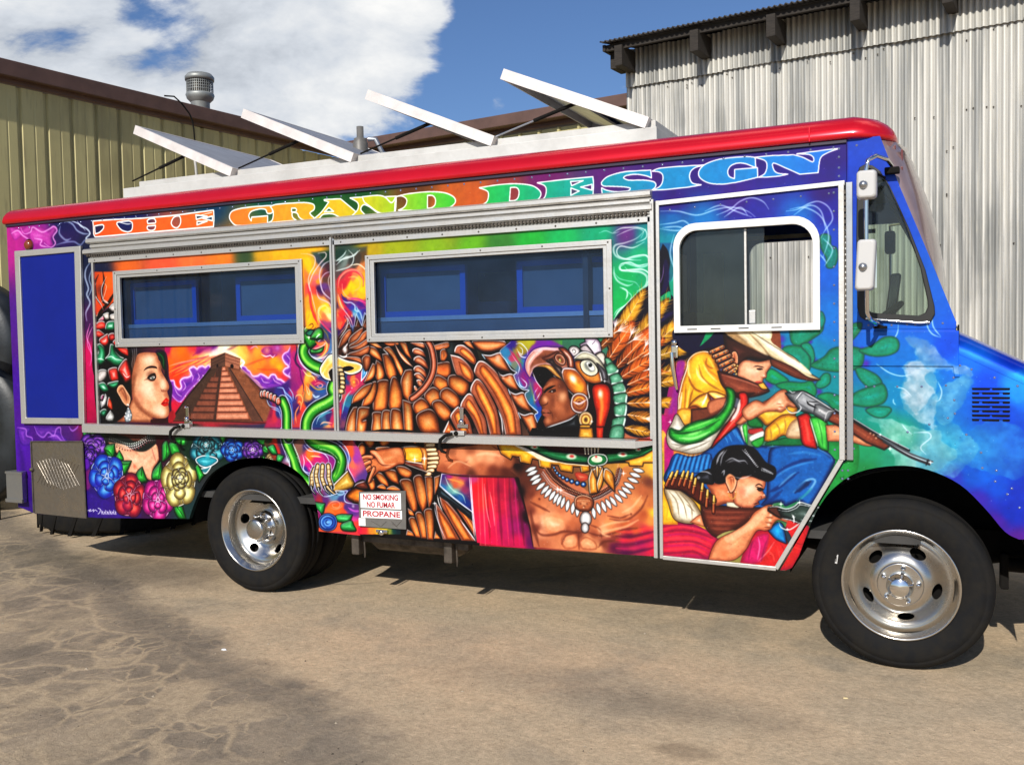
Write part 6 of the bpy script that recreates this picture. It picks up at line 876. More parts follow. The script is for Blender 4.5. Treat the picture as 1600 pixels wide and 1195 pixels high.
    F('1200,40 1280,-40 1593,-60 1720,-20 1640,120 1500,130 1350,190 1280,130', (215, 160, 50), hi=(245, 205, 100), lo=(130, 75, 25), edge=(60, 32, 14)); F('1320,380* 1330,250 1380,190 1500,90 1600,60 1700,80 1740,150 1640,220 1620,330 1560,310 1500,330 1440,380 1410,400*', (225, 170, 45), hi=(250, 215, 100), lo=(150, 88, 28), edge=(60, 32, 14))
    for p in ('1380,210 1400,300 1400,390', '1450,150 1500,240 1500,320', '1560,100 1580,200 1560,300'): L(p, (130, 75, 24), 2, .7, 1.2); L(p.replace('1', '1', 1), (250, 225, 120), .8, .3, 2)
    F('1340,400 1450,370 1593,340 1800,360 1800,440 1320,440', (20, 105, 60), lo=(10, 60, 36)); 
    R(1020, 480, 3.9825)
    F('850,730 900,690 960,700 1000,800 840,810', (205, 175, 140), hi=(235, 210, 180), lo=(140, 100, 70), soft=1); F('905,680* 960,660 990,700 1010,780 1020,875* 940,850 920,760', (200, 40, 35), hi=(235, 90, 75), lo=(120, 15, 18), edge=(40, 10, 10)); F('985,690 1060,690 1090,740 1090,890* 1040,870 1000,770', (75, 185, 75), hi=(140, 225, 120), lo=(20, 100, 40), edge=(10, 40, 18)); L('980,690 1000,760 1030,860', (225, 225, 215), 1.8, .8, .7); L('1030,700 1050,780 1060,870', (25, 110, 45), 1.8, .7, 1)
    F('1080,735* 1160,735 1230,780 1320,815* 1330,780 1350,770 1390,790 1405,830 1370,860 1320,860 1220,835 1090,830*', (220, 150, 112), hi=(240, 180, 142), lo=(160, 95, 65), edge=(60, 28, 20), ew=.8, soft=.7)
    F('1120,640* 1230,700 1340,770* 1480,860* 1440,885 1330,840 1210,760 1090,700*', (125, 62, 42), hi=(150, 82, 58), lo=(62, 28, 20), edge=(18, 9, 9), sharp=True)
    L('1130,635 1250,700 1400,790 1593,890', (30, 32, 36), 4.2, 1, .5, 0); L('1135,632 1250,694 1400,784 1593,882', (190, 195, 200), 1.2, .9, .4, 0); L('1480,840 1560,895 1650,950', (60, 62, 68), 3.8, 1, .5, 0); L('1440,835 1593,925 1720,975', (45, 47, 52), 4.5, 1, .5, 0); L('1450,830 1593,915 1720,965', (200, 204, 210), 1.3, .9, .4, 0); L('1400,800 1593,905 1740,960', (80, 84, 90), 2.6, 1, .5, 0)
    m.star(1475, 880, 4); m.star(1415, 792, 3); m.star(1728, 966, 4); L('1715,945 1700,985', (30, 30, 34), 3, .9, .6)
    for x, y in ((1340, 790), (1360, 800), (1375, 820)): L([(x-22, y+30), (x, y), (x+16, y-8)], (120, 60, 42), 1.2, .8, .7); G(x+14, y-6, 2.6, (245, 200, 168), .7)
    # revolver, right hand
    F('695,600* 740,560 790,520 830,515 840,560 870,590 900,610 880,620 845,610 830,630 800,650 770,645 700,650 600,700 560,640 640,580', (222, 155, 118), hi=(245, 195, 160), lo=(150, 85, 58), edge=(60, 28, 20), ew=.8, soft=.7)
    for x, y in ((795, 590), (810, 610), (790, 630)): G(x, y, 3, (248, 210, 180), .8); L([(x-24, y+8), (x+6, y+10)], (130, 68, 48), 1.1, .8, .7)
    F('830,535* 930,520* 960,530* 1130,640* 1080,710* 1000,660* 920,640* 880,590*', (128, 130, 132), hi=(170, 172, 175), lo=(60, 62, 66), edge=(12, 12, 14), sharp=True, soft=.6)
    F('890,570* 935,525* 1130,645* 1085,708* 905,600*', (150, 152, 155), hi=(190, 192, 195), lo=(80, 82, 86), sharp=True, soft=.6); F('1010,600* 1040,600* 1130,645* 1085,708* 1000,655*', (120, 122, 124), hi=(215, 215, 215), lo=(60, 60, 64), sharp=True, soft=.7); L('960,580 970,600 1020,625', (18, 18, 20), 2.6, .95, .5); L('965,585 1030,590', (30, 30, 32), 1.4, .9, .5); L('935,524 1030,578 1130,642', (235, 236, 238), 1.2, .9, .4); L('1070,705 1090,650 1130,645', (225, 225, 225), 1.2, .7, .5); L('890,575 925,530 935,525', (235, 235, 235), 1.3, .9, .5)
    L('830,625 860,655 905,650 925,625 910,600', (200, 202, 205), 1.8, .95, .5); L('832,610 845,640 880,655', (70, 72, 76), 1, .8, .4); L('850,515 870,530 890,525', (190, 190, 192), 1.4, .9, .5)
    # smoke over the door's top
    R(1000, 180, 3.319)
    for p in ('110,500 200,500 300,520 400,490 480,480 560,500 600,530', '400,520 470,490 520,450 580,430 640,450 670,490', '440,530 520,480 560,520', '100,570 180,560 230,550 260,580 200,600 100,590', '120,585 200,580 250,600', '760,500 820,490 880,460 930,450 980,480 1000,540 960,600 940,640', '780,490 850,480 920,510 960,560 980,640 950,740', '800,520 880,470 940,500 965,600', '950,640 1000,700 960,780', '900,690 950,740 970,770', '180,620 160,720 190,830 180,900', '170,680 190,770 170,860', '340,500 420,470 500,500 580,530'): L(p, (190, 215, 240), 1.9, .6, 1)
def mural_letters(m):
    F, L, R = m.F, m.L, m.reg
    # THE GRAND DESIGN in fat latin capitals, orange through green to blue, white hairline round each
    def ramp(x): 
        xs = [145, 330, 420, 520, 600, 700, 790, 900, 1010, 1180, 1300]
        cs = np.array([(250, 85, 35), (250, 105, 40), (245, 140, 45), (225, 175, 35), (165, 185, 35), (75, 185, 55), (20, 165, 100), (20, 150, 140), (20, 130, 175), (20, 125, 190), (25, 110, 205)], float)
        return [np.interp(x, xs, cs[:, i]) for i in range(3)]
    def letter(p, holes=()):
        P, _ = m.curve(p, True); pr = m.pts(p)[0]; xa, xb = pr[:, 0].min(), pr[:, 0].max(); Q = [P]+[m.curve(h, True)[0] for h in holes]
        q = m.sc((xa+xb)/2); b = m.box(P, 6); D, _ = m.dist(P, *b[4:], True)
        for H_ in Q[1:]: D = np.maximum(D, -m.dist(H_, *b[4:], True)[0])
        u = np.clip((b[4]-P[:, 0].min())/max(np.ptp(P[:, 0]), 1), 0, 1)[..., None]; c0, c1 = np.array(ramp(xa)), np.array(ramp(xb))
        m.put(b, (252, 252, 250), m.sm(.95*q-np.abs(D), -.5, .45)); m.put(b, c0+(c1-c0)*u, m.sm(-D-.75*q, -.5, .5))
    R(0, 300, 3.9825)
    letter('578,182* 700,173 820,168 940,160* 1090,146 1180,134* 1328,114* 1331,160 1328,216* 1165,230* 960,248 800,262* 690,272 592,280* 583,262 582,225*', ('588,212* 640,204 645,225 620,252 592,262*', '728,190 800,180* 822,190 824,225 815,243 795,250* 760,240 735,215', '915,180* 930,168 960,166 970,185 965,195* 920,198*', '918,212* 968,208* 965,230 950,240 925,238 915,225', '1070,175 1085,155 1115,150 1125,175 1120,205 1100,225 1075,215 1065,195', '1218,143* 1290,152* 1222,172*', '1226,184* 1290,182* 1226,206*', '1262,166* 1322,150* 1322,180*'))
    L('732,185 790,200 822,196', (252, 252, 250), 1, .9, .4); L('1228,150 1318,128', (252, 252, 250), .8, .9, .4, 0)
    R(100, 230, 3.3333)
    letter('862,360 875,335 920,320 1000,310 1080,305* 1085,340 1060,345 1050,325 1020,322 975,335 962,360 975,385* 978,365* 1060,358* 1060,398* 900,408 870,385')
    letter('1075,310* 1100,300 1190,292 1260,290 1300,300 1302,325 1280,345 1310,375* 1250,380 1225,365 1215,345 1190,340 1190,365 1210,382* 1130,388 1060,396* 1085,380 1090,335', ('1185,318* 1205,318 1212,328 1205,338 1185,338*',))
    letter('1300,375* 1340,340 1380,285* 1355,275 1440,270* 1500,320 1540,355* 1500,358 1440,365 1400,348 1350,350 1330,372*', ('1355,338* 1380,315* 1405,335*',))
    letter('1490,265* 1600,258* 1640,290 1680,310 1690,280 1665,260* 1730,256* 1725,335 1705,350* 1650,350 1590,310 1560,300 1545,325 1570,355* 1500,358* 1530,325 1530,290')
    R(560, 200, 3.2)
    letter('20,345* 90,338 130,345 165,375 185,350* 180,420* 110,425 55,390 30,370')
    letter('185,345* 250,330 350,320 430,325 475,345 485,370 460,395 410,408 300,412 200,412* 225,400 240,380 240,355 215,340', ('345,338* 370,338 385,355 383,385 365,400 345,402*',))
    letter('605,300* 700,285 790,280 870,290 910,320 905,350 870,372 790,380 700,382 620,385* 645,365 648,320', ('760,298* 790,298 803,315 800,345 785,362 755,365*',))
    letter('895,275* 1000,262 1172,245* 1175,280 1172,345* 1050,355 895,370* 930,350 940,310 930,288', ('1060,268* 1125,264* 1066,290*', '1110,296* 1168,282* 1168,312*', '1062,300* 1105,316* 1062,338*'))
    letter('1215,275 1245,245 1320,222 1400,215 1462,212* 1465,250* 1440,240 1390,232 1340,238 1325,250 1350,262 1430,262 1480,272 1485,295 1450,320 1380,335 1220,340* 1216,300* 1240,312 1290,320 1350,315 1360,302 1330,295 1260,292 1225,290')
    R(960, 200, 4.2105)
    letter('250,285* 290,268 420,255 590,245* 530,262 500,290 495,330 515,365 570,375* 480,390 340,405 255,410* 300,385 318,350 318,310 295,290')
    letter('555,290 590,245 680,210 790,195 880,190 925,195* 930,262* 900,250 860,235 810,232 765,250 745,285 755,320 790,335* 792,275* 940,262* 942,325* 860,345 790,360 700,370 620,362 565,330')
    letter('925,195* 1010,185 1180,178* 1240,195 1305,225 1310,195 1280,175 1200,172* 1320,155 1480,135* 1400,165 1355,200 1340,295* 1220,305* 1130,265 1045,232 1050,280 1080,300 1140,305* 1060,320 950,325* 990,300 1005,250 990,215')
    R(0, 0, 1)
    for i in range(70):   # paint spatters of the airbrushed edge
        pass
# ---------------------------------------------------------------- paint the mural once, in the truck side's own metres
TX0, TX1, TZ0, TZ1, PPM = -6.45, .75, .28, 2.68, 380
TW_, TH_ = int((TX1-TX0)*PPM), int((TZ1-TZ0)*PPM)
def side_T(a):
    a = np.atleast_2d(np.asarray(a, float)); d = _f+np.outer((a[:, 0]-800)/FPX, CR)+np.outer((597.5-a[:, 1])/FPX, CU); t = DIST/d[:, 1]
    return np.stack([(d[:, 0]*t-TX0)*PPM, (TZ1-(EYE+d[:, 2]*t))*PPM], 1)
def side_sc(x):
    p = side_T([(x-8, 560), (x+8, 560), (x, 552), (x, 568)]); return float(.5*(np.hypot(*(p[1]-p[0]))+np.hypot(*(p[3]-p[2])))/16)
def paint_mural():
    m = Painter(TW_, TH_, side_T, side_sc)
    for fn in (mural_left, mural_mid, mural_right, mural_door, mural_letters): fn(m)
    rs = np.random.RandomState(9)
    for i in range(2600):          # overspray specks of paint
        x, y = rs.randint(2, TW_-3), rs.randint(2, TH_-3); m.C[y, x] = m.C[y, x]*.55+255*.45*(rs.rand() > .45)
    n = vnoise(TW_, TH_, 9, 4, 3)[..., None]; C = np.clip(m.C*(.93+.14*n)/255, 0, 1); C = 255*(.55*C+.45*C*C*(3-2*C))
    img = bpy.data.images.new('airbrushed_side_paint', TW_, TH_, alpha=False); C = np.clip(C/255., 0, 1)
    A = np.ones((TH_, TW_, 4), np.float32); A[..., :3] = C[::-1]; img.pixels.foreach_set(A.ravel()); img.update(); img.pack(); return img
def side_uv(co): return np.stack([(co[:, 0]-TX0)/(TX1-TX0), (co[:, 2]-TZ0)/(TZ1-TZ0)], 1)
def mural_material():
    m = bpy.data.materials.new('airbrushed_mural_paint'); m.use_nodes = True; nt = m.node_tree; L = nt.links.new; b = nt.nodes['Principled BSDF']
    uv = nd(nt, 'ShaderNodeUVMap', _uv_map='UVMap'); t = nd(nt, 'ShaderNodeTexImage', _interpolation='Cubic', _extension='EXTEND'); t.image = paint_mural(); L(uv.outputs[0], t.inputs[0])
    k = nd(nt, 'ShaderNodeMix', _data_type='RGBA', _blend_type='MULTIPLY'); k.inputs[0].default_value = 1.; k.inputs[7].default_value = (MURAL_K, MURAL_K, MURAL_K, 1); L(t.outputs[0], k.inputs[6]); L(k.outputs[2], b.inputs['Base Color'])
    b.inputs['Roughness'].default_value = .45; b.inputs['Coat Weight'].default_value = .10; b.inputs['Coat Roughness'].default_value = .07; b.inputs['Specular IOR Level'].default_value = .18
    tc = nd(nt, 'ShaderNodeTexCoord'); n = nd(nt, 'ShaderNodeTexNoise', Scale=2.2, Detail=2.); L(tc.outputs['Object'], n.inputs[0]); bp = nd(nt, 'ShaderNodeBump', Strength=.12, Distance=.02); L(n.outputs[0], bp.inputs['Height']); L(bp.outputs[0], b.inputs['Coat Normal']); L(bp.outputs[0], b.inputs['Normal'])
    return m
MURAL_K = .86
MURAL = mural_material()
# ---------------------------------------------------------------- the food truck
TR = empty('food_truck', (-3.2, 0, 0), 0, 'food truck with an airbrushed Aztec eagle mural, red roof rail and raised white roof hatches', 'food truck')
TRI = Matrix.Translation((3.2, 0, 0))
def T_(o): o.location = (3.2, 0, 0); return o          # parts are modelled in yard metres, the thing's origin is at its own middle
WD = 2.25
def arch(cx, cz, r, a0, a1, n=20): return [(cx+r*math.cos(math.radians(a0+(a1-a0)*i/n)), cz+r*math.sin(math.radians(a0+(a1-a0)*i/n))) for i in range(n+1)]
W1 = rrect(-5.197, -3.704, 1.668, 2.092); W2 = rrect(-3.134, -1.689, 1.660, 2.089)
def build_truck():
    rear_arch = [(-4.66, .455), (-4.615, .55), (-4.55, .66), (-4.45, .77), (-4.29, .85), (-4.12, .885), (-3.98, .885), (-3.83, .85), (-3.71, .78), (-3.64, .68), (-3.60, .55), (-3.598, .443)]
    front_arch = [(-.658, .642), (-.618, .739), (-.543, .853), (-.425, .943), (-.254, .982), (-.116, .968), (.019, .905), (.125, .798), (.203, .70), (.26, .668)]
    rear_arch = smooth_pts(rear_arch); front_arch = smooth_pts(front_arch)
    # side sheet around the hatches, with the rear arch
    side = plate([(-6.32, .44), (-6.15, .40), (-5.5, .41)]+rear_arch+[(-3.2, .437), (-2.5, .437), (-1.425, .457), (-1.425, 2.30), (-.47, 2.33), (-.47, 2.53), (-6.32, 2.53)], [rrect(-5.25, -3.65, 1.62, 2.13), rrect(-3.18, -1.64, 1.615, 2.13)], 0, .03)
    T_(side.build('side_sheet', MURAL, TR, uv=side_uv))
    # two hatch panels
    for (x0, x1, w, nm) in ((-5.445, -3.428, W1, 'hatch_panel'), (-3.412, -1.435, W2, 'hatch_panel')):
        T_(plate([(x0, 1.08), (x1, 1.08), (x1, 2.24), (x0, 2.24)], [w], -.014, .012).build(nm, MURAL, TR, uv=side_uv))
    # frames and panes
    for w, fx in ((W1, (-5.250, -3.652, 1.614, 2.135)), (W2, (-3.188, -1.642, 1.614, 2.129))):
        x0, x1, z0, z1 = fx; fr = T_(plate(rrect(x0, x1, z0, z1), [rrect(x0+.03, x1-.03, z0+.028, z1-.028)], -.030, .014).build('window_frame', ALU, TR, bevel=.003))
        ix0, ix1, iz0, iz1 = w[0][0], w[1][0], w[0][1], w[2][1]
        MBx = plate(rrect(x0+.030, x1-.030, z0+.028, z1-.028), [rrect(ix0+.004, ix1-.004, iz0+.004, iz1-.004)], -.024, .020); MBx.build('inner_lip', ALU, fr, bevel=.003)
        MB().box(ix0, ix1, .006, .010, iz0, iz1).build('window_pane', GLASSW, fr)
        rb = MB()
        n = 5
        for i in range(n):
            for z in (z0+.014, z1-.014): rb.lathe([(0, -.003), (.004, -.002), (.0055, 0)], (x0+.02+(x1-x0-.04)*i/(n-1), -.030, z), n=8)
        for x in (x0+.014, x1-.014): rb.lathe([(0, -.003), (.004, -.002), (.0055, 0)], (x, -.030, (z0+z1)/2), n=8)
        rb.build('screws', DARKST, fr, kind='stuff')
        # inner sliding sashes in blue film, screens and sill
        wdt = ix1-ix0
        for k, (a, b) in enumerate(((.0, .36), (.63, 1.0))):
            sx0, sx1 = ix0+wdt*a-.03, ix0+wdt*b+.03; s0, s1 = iz0+.10, iz1-.035
            sf = plate(rrect(sx0, sx1, s0, s1), [rrect(sx0+.035, sx1-.035, s0+.035, s1-.03)], .10, .025).build('sliding_sash', BLUEF, fr); MB().box(sx0+.03, sx1-.03, .112, .116, s0+.03, s1-.028).build('insect_screen', SCREEN, sf)
        MB().box(ix0-.05, ix1+.05, .045, .30, iz0+.075, iz0+.10).build('sill', ALU, fr); MB().box(ix0-.05, ix1+.05, .05, .06, iz0-.02, iz0+.07).build('splash_strip', SCREEN, fr)
        MB().box(ix0+wdt*.12, ix0+wdt*.35, .20, .42, iz0-.03, iz0+.045, .01).build('kitchen_tray', STEEL, fr); kt = MB().box(ix0+wdt*.62, ix0+wdt*.86, .20, .5, iz0-.03, iz0+.06, .01).build('kitchen_tray', STEEL, fr); kt = MB().tube([(ix0+wdt*.64, .17, iz0+.07), (ix0+wdt*.80, .17, iz0+.07), (ix0+wdt*.835, .17, iz0+.03)], .006)
        kt.build('tray_handle', STEEL, fr); MB().box(ix0+wdt*.38, ix0+wdt*.6, 1.3, 1.7, iz0, iz1-.1).build('stainless_cabinet', STEEL, fr); MB().box(ix0+wdt*.05, ix0+wdt*.5, 1.2, 1.25, iz1-.2, iz1).build('range_hood', STEEL, fr)
    # long awning rail over the hatches: stepped aluminium mouldings
    pr = lambda *p: [(y, z) for y, z in p]
    rails = [(2.335, 2.372, -.045), (2.302, 2.333, -.028), (2.262, 2.300, -.040), (2.243, 2.260, -.022)]
    fr = None
    for i, (z0, z1, y) in enumerate(rails):
        x0 = (-5.48, -5.46, -5.52, -5.47)[i]; o = MB().extr([(0, z0), (y*.6, z0), (y, z0+.008), (y, z1-.010), (y*.7, z1), (0, z1)], x0, -1.425 if i != 2 else -1.42).build('awning_rail', ALU, TR); T_(o)
    for (x0, x1) in ((-5.475, -3.424), (-3.416, -1.432)):   # panel edge mouldings
        o = T_(MB().extr([(-.014, 2.203), (-.030, 2.206), (-.030, 2.232), (-.024, 2.240), (-.014, 2.241)], x0, x1).build('top_moulding', ALU, TR))
        rb = MB()
        for i in range(9): rb.lathe([(0, -.003), (.0045, -.002), (.006, 0)], (x0+.06+(x1-x0-.12)*i/8, -.030, 2.219), n=8)
        rb.build('screws', DARKST, o, kind='stuff')
        rb = MB()
        for i in range(int((x1-x0)/.022)): rb.box(x0+i*.022, x0+i*.022+.013, -.0445, -.030, 2.2455, 2.2575)
        rb.build('piano_hinge', DARKST, o, kind='stuff')
    T_(MB().extr([(-5.452, -.014), (-5.452, -.028), (-5.434, -.028), (-5.434, -.014)], 1.08, 2.24, 'z').build('side_moulding', ALU, TR)); T_(MB().extr([(-3.437, -.014), (-3.437, -.034), (-3.423, -.034), (-3.423, -.014)], 1.08, 2.25, 'z').build('side_moulding', ALU, TR)); T_(MB().extr([(-3.419, -.012), (-3.419, -.030), (-3.405, -.030), (-3.405, -.012)], 1.08, 2.25, 'z').build('side_moulding', ALU, TR)); T_(MB().extr([(-1.444, -.014), (-1.444, -.03), (-1.43, -.03), (-1.43, -.014)], 1.08, 2.24, 'z').build('side_moulding', ALU, TR))
    # folded shelf under the hatches
    sh = MB(); pf = lambda a, b_: [(0, a+.004), (-.030, a+.005), (-.060, a+.002), (-.064, a-.002), (-.064, b_), (-.058, b_-.002), (-.058, a-.014), (0, a-.014)]
    P0 = [(-5.56, y, z) for y, z in pf(1.078, 1.022)]; P1 = [(-1.515, y, z) for y, z in pf(1.072, 1.032)]; sh.add(P0+P1, [(i, (i+1) % 8, 8+(i+1) % 8, 8+i) for i in range(8)]+[tuple(range(8)), tuple(range(8, 16))]); sh = T_(sh.build('serving_shelf', ALU, TR))
    MB().add([(-1.515, -.064, 1.032), (-1.515, -.064, 1.070), (-1.42, -.015, 1.070), (-1.42, -.015, 1.05), (-1.515, -.058, 1.032), (-1.515, -.058, 1.065), (-1.42, -.01, 1.065), (-1.42, -.01, 1.05)], [(0, 1, 2, 3), (4, 7, 6, 5), (0, 4, 5, 1), (1, 5, 6, 2), (2, 6, 7, 3), (3, 7, 4, 0)]).build('shelf_bracket', ALU, sh)
    for x in (-4.62, -2.58):
        la = T_(MB().box(x-.03, x+.06, -.075, -.040, 1.074, 1.100, .004).build('shelf_latch', ALU, TR)); MB().lathe([(.0, -.008), (.012, -.008), (.014, 0)], (x+.01, -.075, 1.087), n=12).build('latch_button', BLACK, la)
        MB().tube([(x-.01, -.085, 1.085), (x-.05, -.095, 1.075), (x-.08, -.098, 1.05), (x-.088, -.098, 1.01), (x-.075, -.092, .985), (x-.05, -.088, .975)], [.009, .010, .011, .010, .010, .007]).build('rubber_strap', BLACK, la)
    for x, z in ((-4.62, 1.18), (-2.56, 1.20)):   # chromed hold-down hooks
        hk = T_(MB().box(x-.01, x+.015, -.03, -.014, z-.06, z+.03, .003).lathe([(0, -.02), (.015, -.018), (.017, 0)], (x+.005, -.03, z-.05), n=12).lathe([(0, -.012), (.008, -.010), (.009, 0)], (x-.005, -.03, z+.028), n=10).box(x-.03, x+.04, -.026, -.014, z-.085, z-.065, .003).build('chrome_hook', CHROME, TR))
    # left end: blue panel in a frame, diamond plate, marker lamp
    fr = T_(plate([(-6.232, 1.066), (-5.583, 1.075), (-5.555, 2.327), (-6.232, 2.33)], [[(-6.178, 1.112), (-5.638, 1.116), (-5.618, 2.288), (-6.178, 2.285)]], -.025, .024).build('hatch_frame', ALU, TR, bevel=.004)); plate([(-6.19, 1.10), (-5.62, 1.10), (-5.60, 2.30), (-6.19, 2.30)], [], -.012, .01).build('blue_panel', BLUEPANEL, fr)
    plt = T_(plate([(-6.149, .407), (-5.612, .40), (-5.621, .947), (-6.149, .933)], [], -.010, .006).build('diamond_plate', DPL, TR)); MB().tube([(-6.15, -.012, .935), (-5.62, -.012, .949)], .006).tube([(-6.152, -.012, .41), (-6.152, -.012, .933)], .006).tube([(-5.612, -.012, .402), (-5.62, -.012, .945)], .006).build('plate_edge', DARKST, plt); MB().lathe([(0, -.02), (.012, -.018), (.016, 0)], (-6.147, -.012, .73), n=12).build('plate_knob', DARKST, plt)
    dm = MB()
    for i in range(-5, 6):
        for s in (1, -1):
            c = -5.885+i*.032; h_ = .115-abs(i)*.008; dm.tube([(c-s*.055, -.0105, .71-h_), (c+s*.055, -.0105, .71+h_)], .0028, 5)
    dm.build('tread_diamonds', DPL, plt, kind='stuff')
    AMB = mat('amber_marker_lens', (.20, .035, .012), .25, 0, .5); lm = T_(MB().lathe([(.0, -.03), (.022, -.028), (.034, -.018), (.038, 0)], (-6.10, 0, 2.367), n=20).build('marker_lamp', AMB, TR)); MB().lathe([(.045, -.006), (.045, 0), (.038, 0)], (-6.10, 0, 2.367), n=20).build('lamp_base', STEEL, lm)
    # driver's door
    dw = rrect(-1.278, -.623, 1.664, 2.145, (0, 0, .10, .09), 7)
    door = T_(plate([(-1.386, .457), (-.806, .447), (-.50, 1.0), (-.50, 2.312), (-1.386, 2.288)], [rrect(-1.28, -.62, 1.662, 2.147, (0, 0, .10, .09), 7)], -.012, .012).build('driver_door', MURAL, TR, uv=side_uv))
    wf = plate(rrect(-1.309, -.591, 1.630, 2.182, (0, 0, .125, .115), 7), [dw], -.034, .022).build('window_frame', WHITE_TRIM, door, bevel=.005)
    MB().box(-.955, -.945, -.004, .012, 1.664, 2.14).build('pane_divider', ALU, door); MB().box(-1.278, -.95, .004, .007, 1.664, 2.145).build('fixed_pane', GLASSC, door); MB().box(-1.20, -.86, .012, .015, 1.664, 2.145).build('sliding_pane', GLASSC, door); MB().box(-.938, -.905, .008, .03, 1.668, 1.735, .004).build('window_latch', ALU, door)
    sl = MB(); [sl.box(x, x+.05, -.0352, -.034, 1.644, 1.649) for x in (-1.24, -1.12, -.98, -.82)]; sl.build('drain_slots', BLACK, door, kind='stuff')
    T_(MB().extr([(-1.432, -.001), (-1.432, -.028), (-1.413, -.028), (-1.413, -.001)], .455, 2.32, 'z').build('door_post_trim', CHROME if False else ALU, TR)); T_(MB().extr([(-1.411, 0), (-1.411, -.010), (-1.402, -.010), (-1.402, 0)], .455, 2.31, 'z').build('door_seal', GASK, TR)); T_(MB().extr([(-1.400, 0), (-1.400, -.028), (-1.384, -.028), (-1.384, 0)], .455, 2.31, 'z').build('door_post_trim', ALU, TR))
    T_(MB().add([(-1.386, -.026, 2.288), (-.478, -.026, 2.313), (-.478, -.026, 2.334), (-1.386, -.026, 2.309), (-1.386, 0, 2.288), (-.478, 0, 2.313), (-.478, 0, 2.334), (-1.386, 0, 2.309)], [(0, 1, 2, 3), (4, 7, 6, 5), (0, 4, 5, 1), (3, 2, 6, 7), (0, 3, 7, 4), (1, 5, 6, 2)]).build('door_top_trim', WHITE_TRIM, TR))
    def bar(a, b, w, y0, y1, name, m):
        d = Vector((b[0]-a[0], 0, b[1]-a[1])).normalized(); n = Vector((-d.z, 0, d.x))*w/2; P = []
        for y in (y0, y1):
            for e, s in ((a, 1), (a, -1), (b, -1), (b, 1)): P.append((e[0]+n.x*s, y, e[1]+n.z*s))
        return T_(MB().add(P, [(0, 1, 2, 3), (4, 7, 6, 5), (0, 4, 5, 1), (1, 5, 6, 2), (2, 6, 7, 3), (3, 7, 4, 0)]).build(name, m, TR, bevel=.002))
    bar((-1.386, .459), (-.808, .449), .020, -.026, 0, 'door_bottom_trim', ALU); bar((-.808, .449), (-.497, 1.005), .022, -.0255, .0, 'door_diagonal_trim', ALU)
    bar((-.493, 1.003), (-.493, 2.325), .026, -.030, 0, 'door_hinge_trim', ALU); hg = bar((-.458, 1.003), (-.458, 2.325), .030, -.018, 0, 'door_hinge', STEEL); kn = MB(); [kn.box(-.4795, -.4725, -.0345, -.018, 1.01+i*.028, 1.028+i*.028) for i in range(46)]; kn.build('hinge_knuckles', DARKST, hg, kind='stuff')
    h = T_(MB().box(-1.328, -1.292, -.03, -.012, 1.50, 1.565, .006).lathe([(0, -.03), (.014, -.03), (.016, -.012)], (-1.31, -.012, 1.58), n=14).build('door_handle', CHROME, TR)); MB().tube([(-1.318, -.05, 1.53), (-1.314, -.055, 1.46), (-1.302, -.045, 1.37), (-1.298, -.035, 1.34)], [.011, .011, .009, .006]).build('handle_lever', CHROME, h)
    # propane door
    pd = T_(plate([(-3.288, .497), (-2.956, .499), (-2.953, .730), (-3.286, .708)], [], -.012, .010).build('propane_door', GREYP, TR, bevel=.002)); wl = plate([(-3.272, .612), (-2.985, .618), (-2.985, .715), (-3.272, .700)], [], -.0145, .002).build('sticker', PAPER, pd); plate([(-3.270, .552), (-2.98, .560), (-2.98, .610), (-3.270, .603)], [], -.0145, .002).build('sticker', PAPER, pd); plate([(-3.288, .502), (-3.240, .503), (-3.240, .55), (-3.288, .548)], [], -.0145, .002).build('sticker', PAPER, pd)
    for s, x, z, sz, wd in (('NO SMOKING', -3.1285, .668, .036, .25), ('NO FUMAR', -3.1285, .622, .036, .20), ('PROPANE', -3.125, .566, .037, .265)):
        cu = bpy.data.curves.new('lettering', 'FONT'); cu.body = s; cu.size = sz*1.35; cu.align_x = 'CENTER'; cu.extrude = .0004; cu.offset = .0012; t = bpy.data.objects.new('t', cu); COL.objects.link(t); dg = bpy.context.evaluated_depsgraph_get(); me = bpy.data.meshes.new_from_object(t.evaluated_get(dg)); bpy.data.objects.remove(t)
        xs = [v.co.x for v in me.vertices]; k = wd/(max(xs)-min(xs)); ys = [v.co.y for v in me.vertices]; ky = sz*.95/(max(ys)-min(ys))
        for v in me.vertices: v.co = (x+v.co.x*k, -.0152-v.co.z, z+v.co.y*ky+(v.co.x*k)*.025)
        me.materials.clear(); me.materials.append(REDINK); o = bpy.data.objects.new('lettering', me); COL.objects.link(o); o.parent = pd
    sc = MB()
    for a, b in (((-3.06, .545), (-3.02, .515)), ((-3.02, .515), (-2.985, .55)), ((-3.20, .535), (-3.13, .505)), ((-3.13, .505), (-3.09, .54)), ((-3.05, .53), (-3.01, .505))): sc.tube([(a[0], -.0125, a[1]), (b[0], -.0125, b[1])], .0012, 5)
    sc.build('scratches', DARKST, pd, kind='stuff'); lt = T_(MB().box(-3.165, -3.085, -.02, -.004, .468, .487, .004).lathe([(0, -.012), (.014, -.010), (.018, 0)], (-3.125, -.02, .472), n=12).build('propane_latch', CHROME, TR))
    # red roof rail with a rounded nose
    prof = [(.0, 2.530), (-.022, 2.532), (-.030, 2.542), (-.030, 2.556), (-.018, 2.585), (.005, 2.612), (.040, 2.636), (.09, 2.651), (.16, 2.658), (.16, 2.53)]
    b = MB(); path = [(-6.34, 0, 0), (-3.0, 0, 0), (-.62, 0, 0)]; rings = [[(x, y, z) for y, z in prof] for x, _, _ in path]
    cx, cy = -.445, .16   # corner pivot
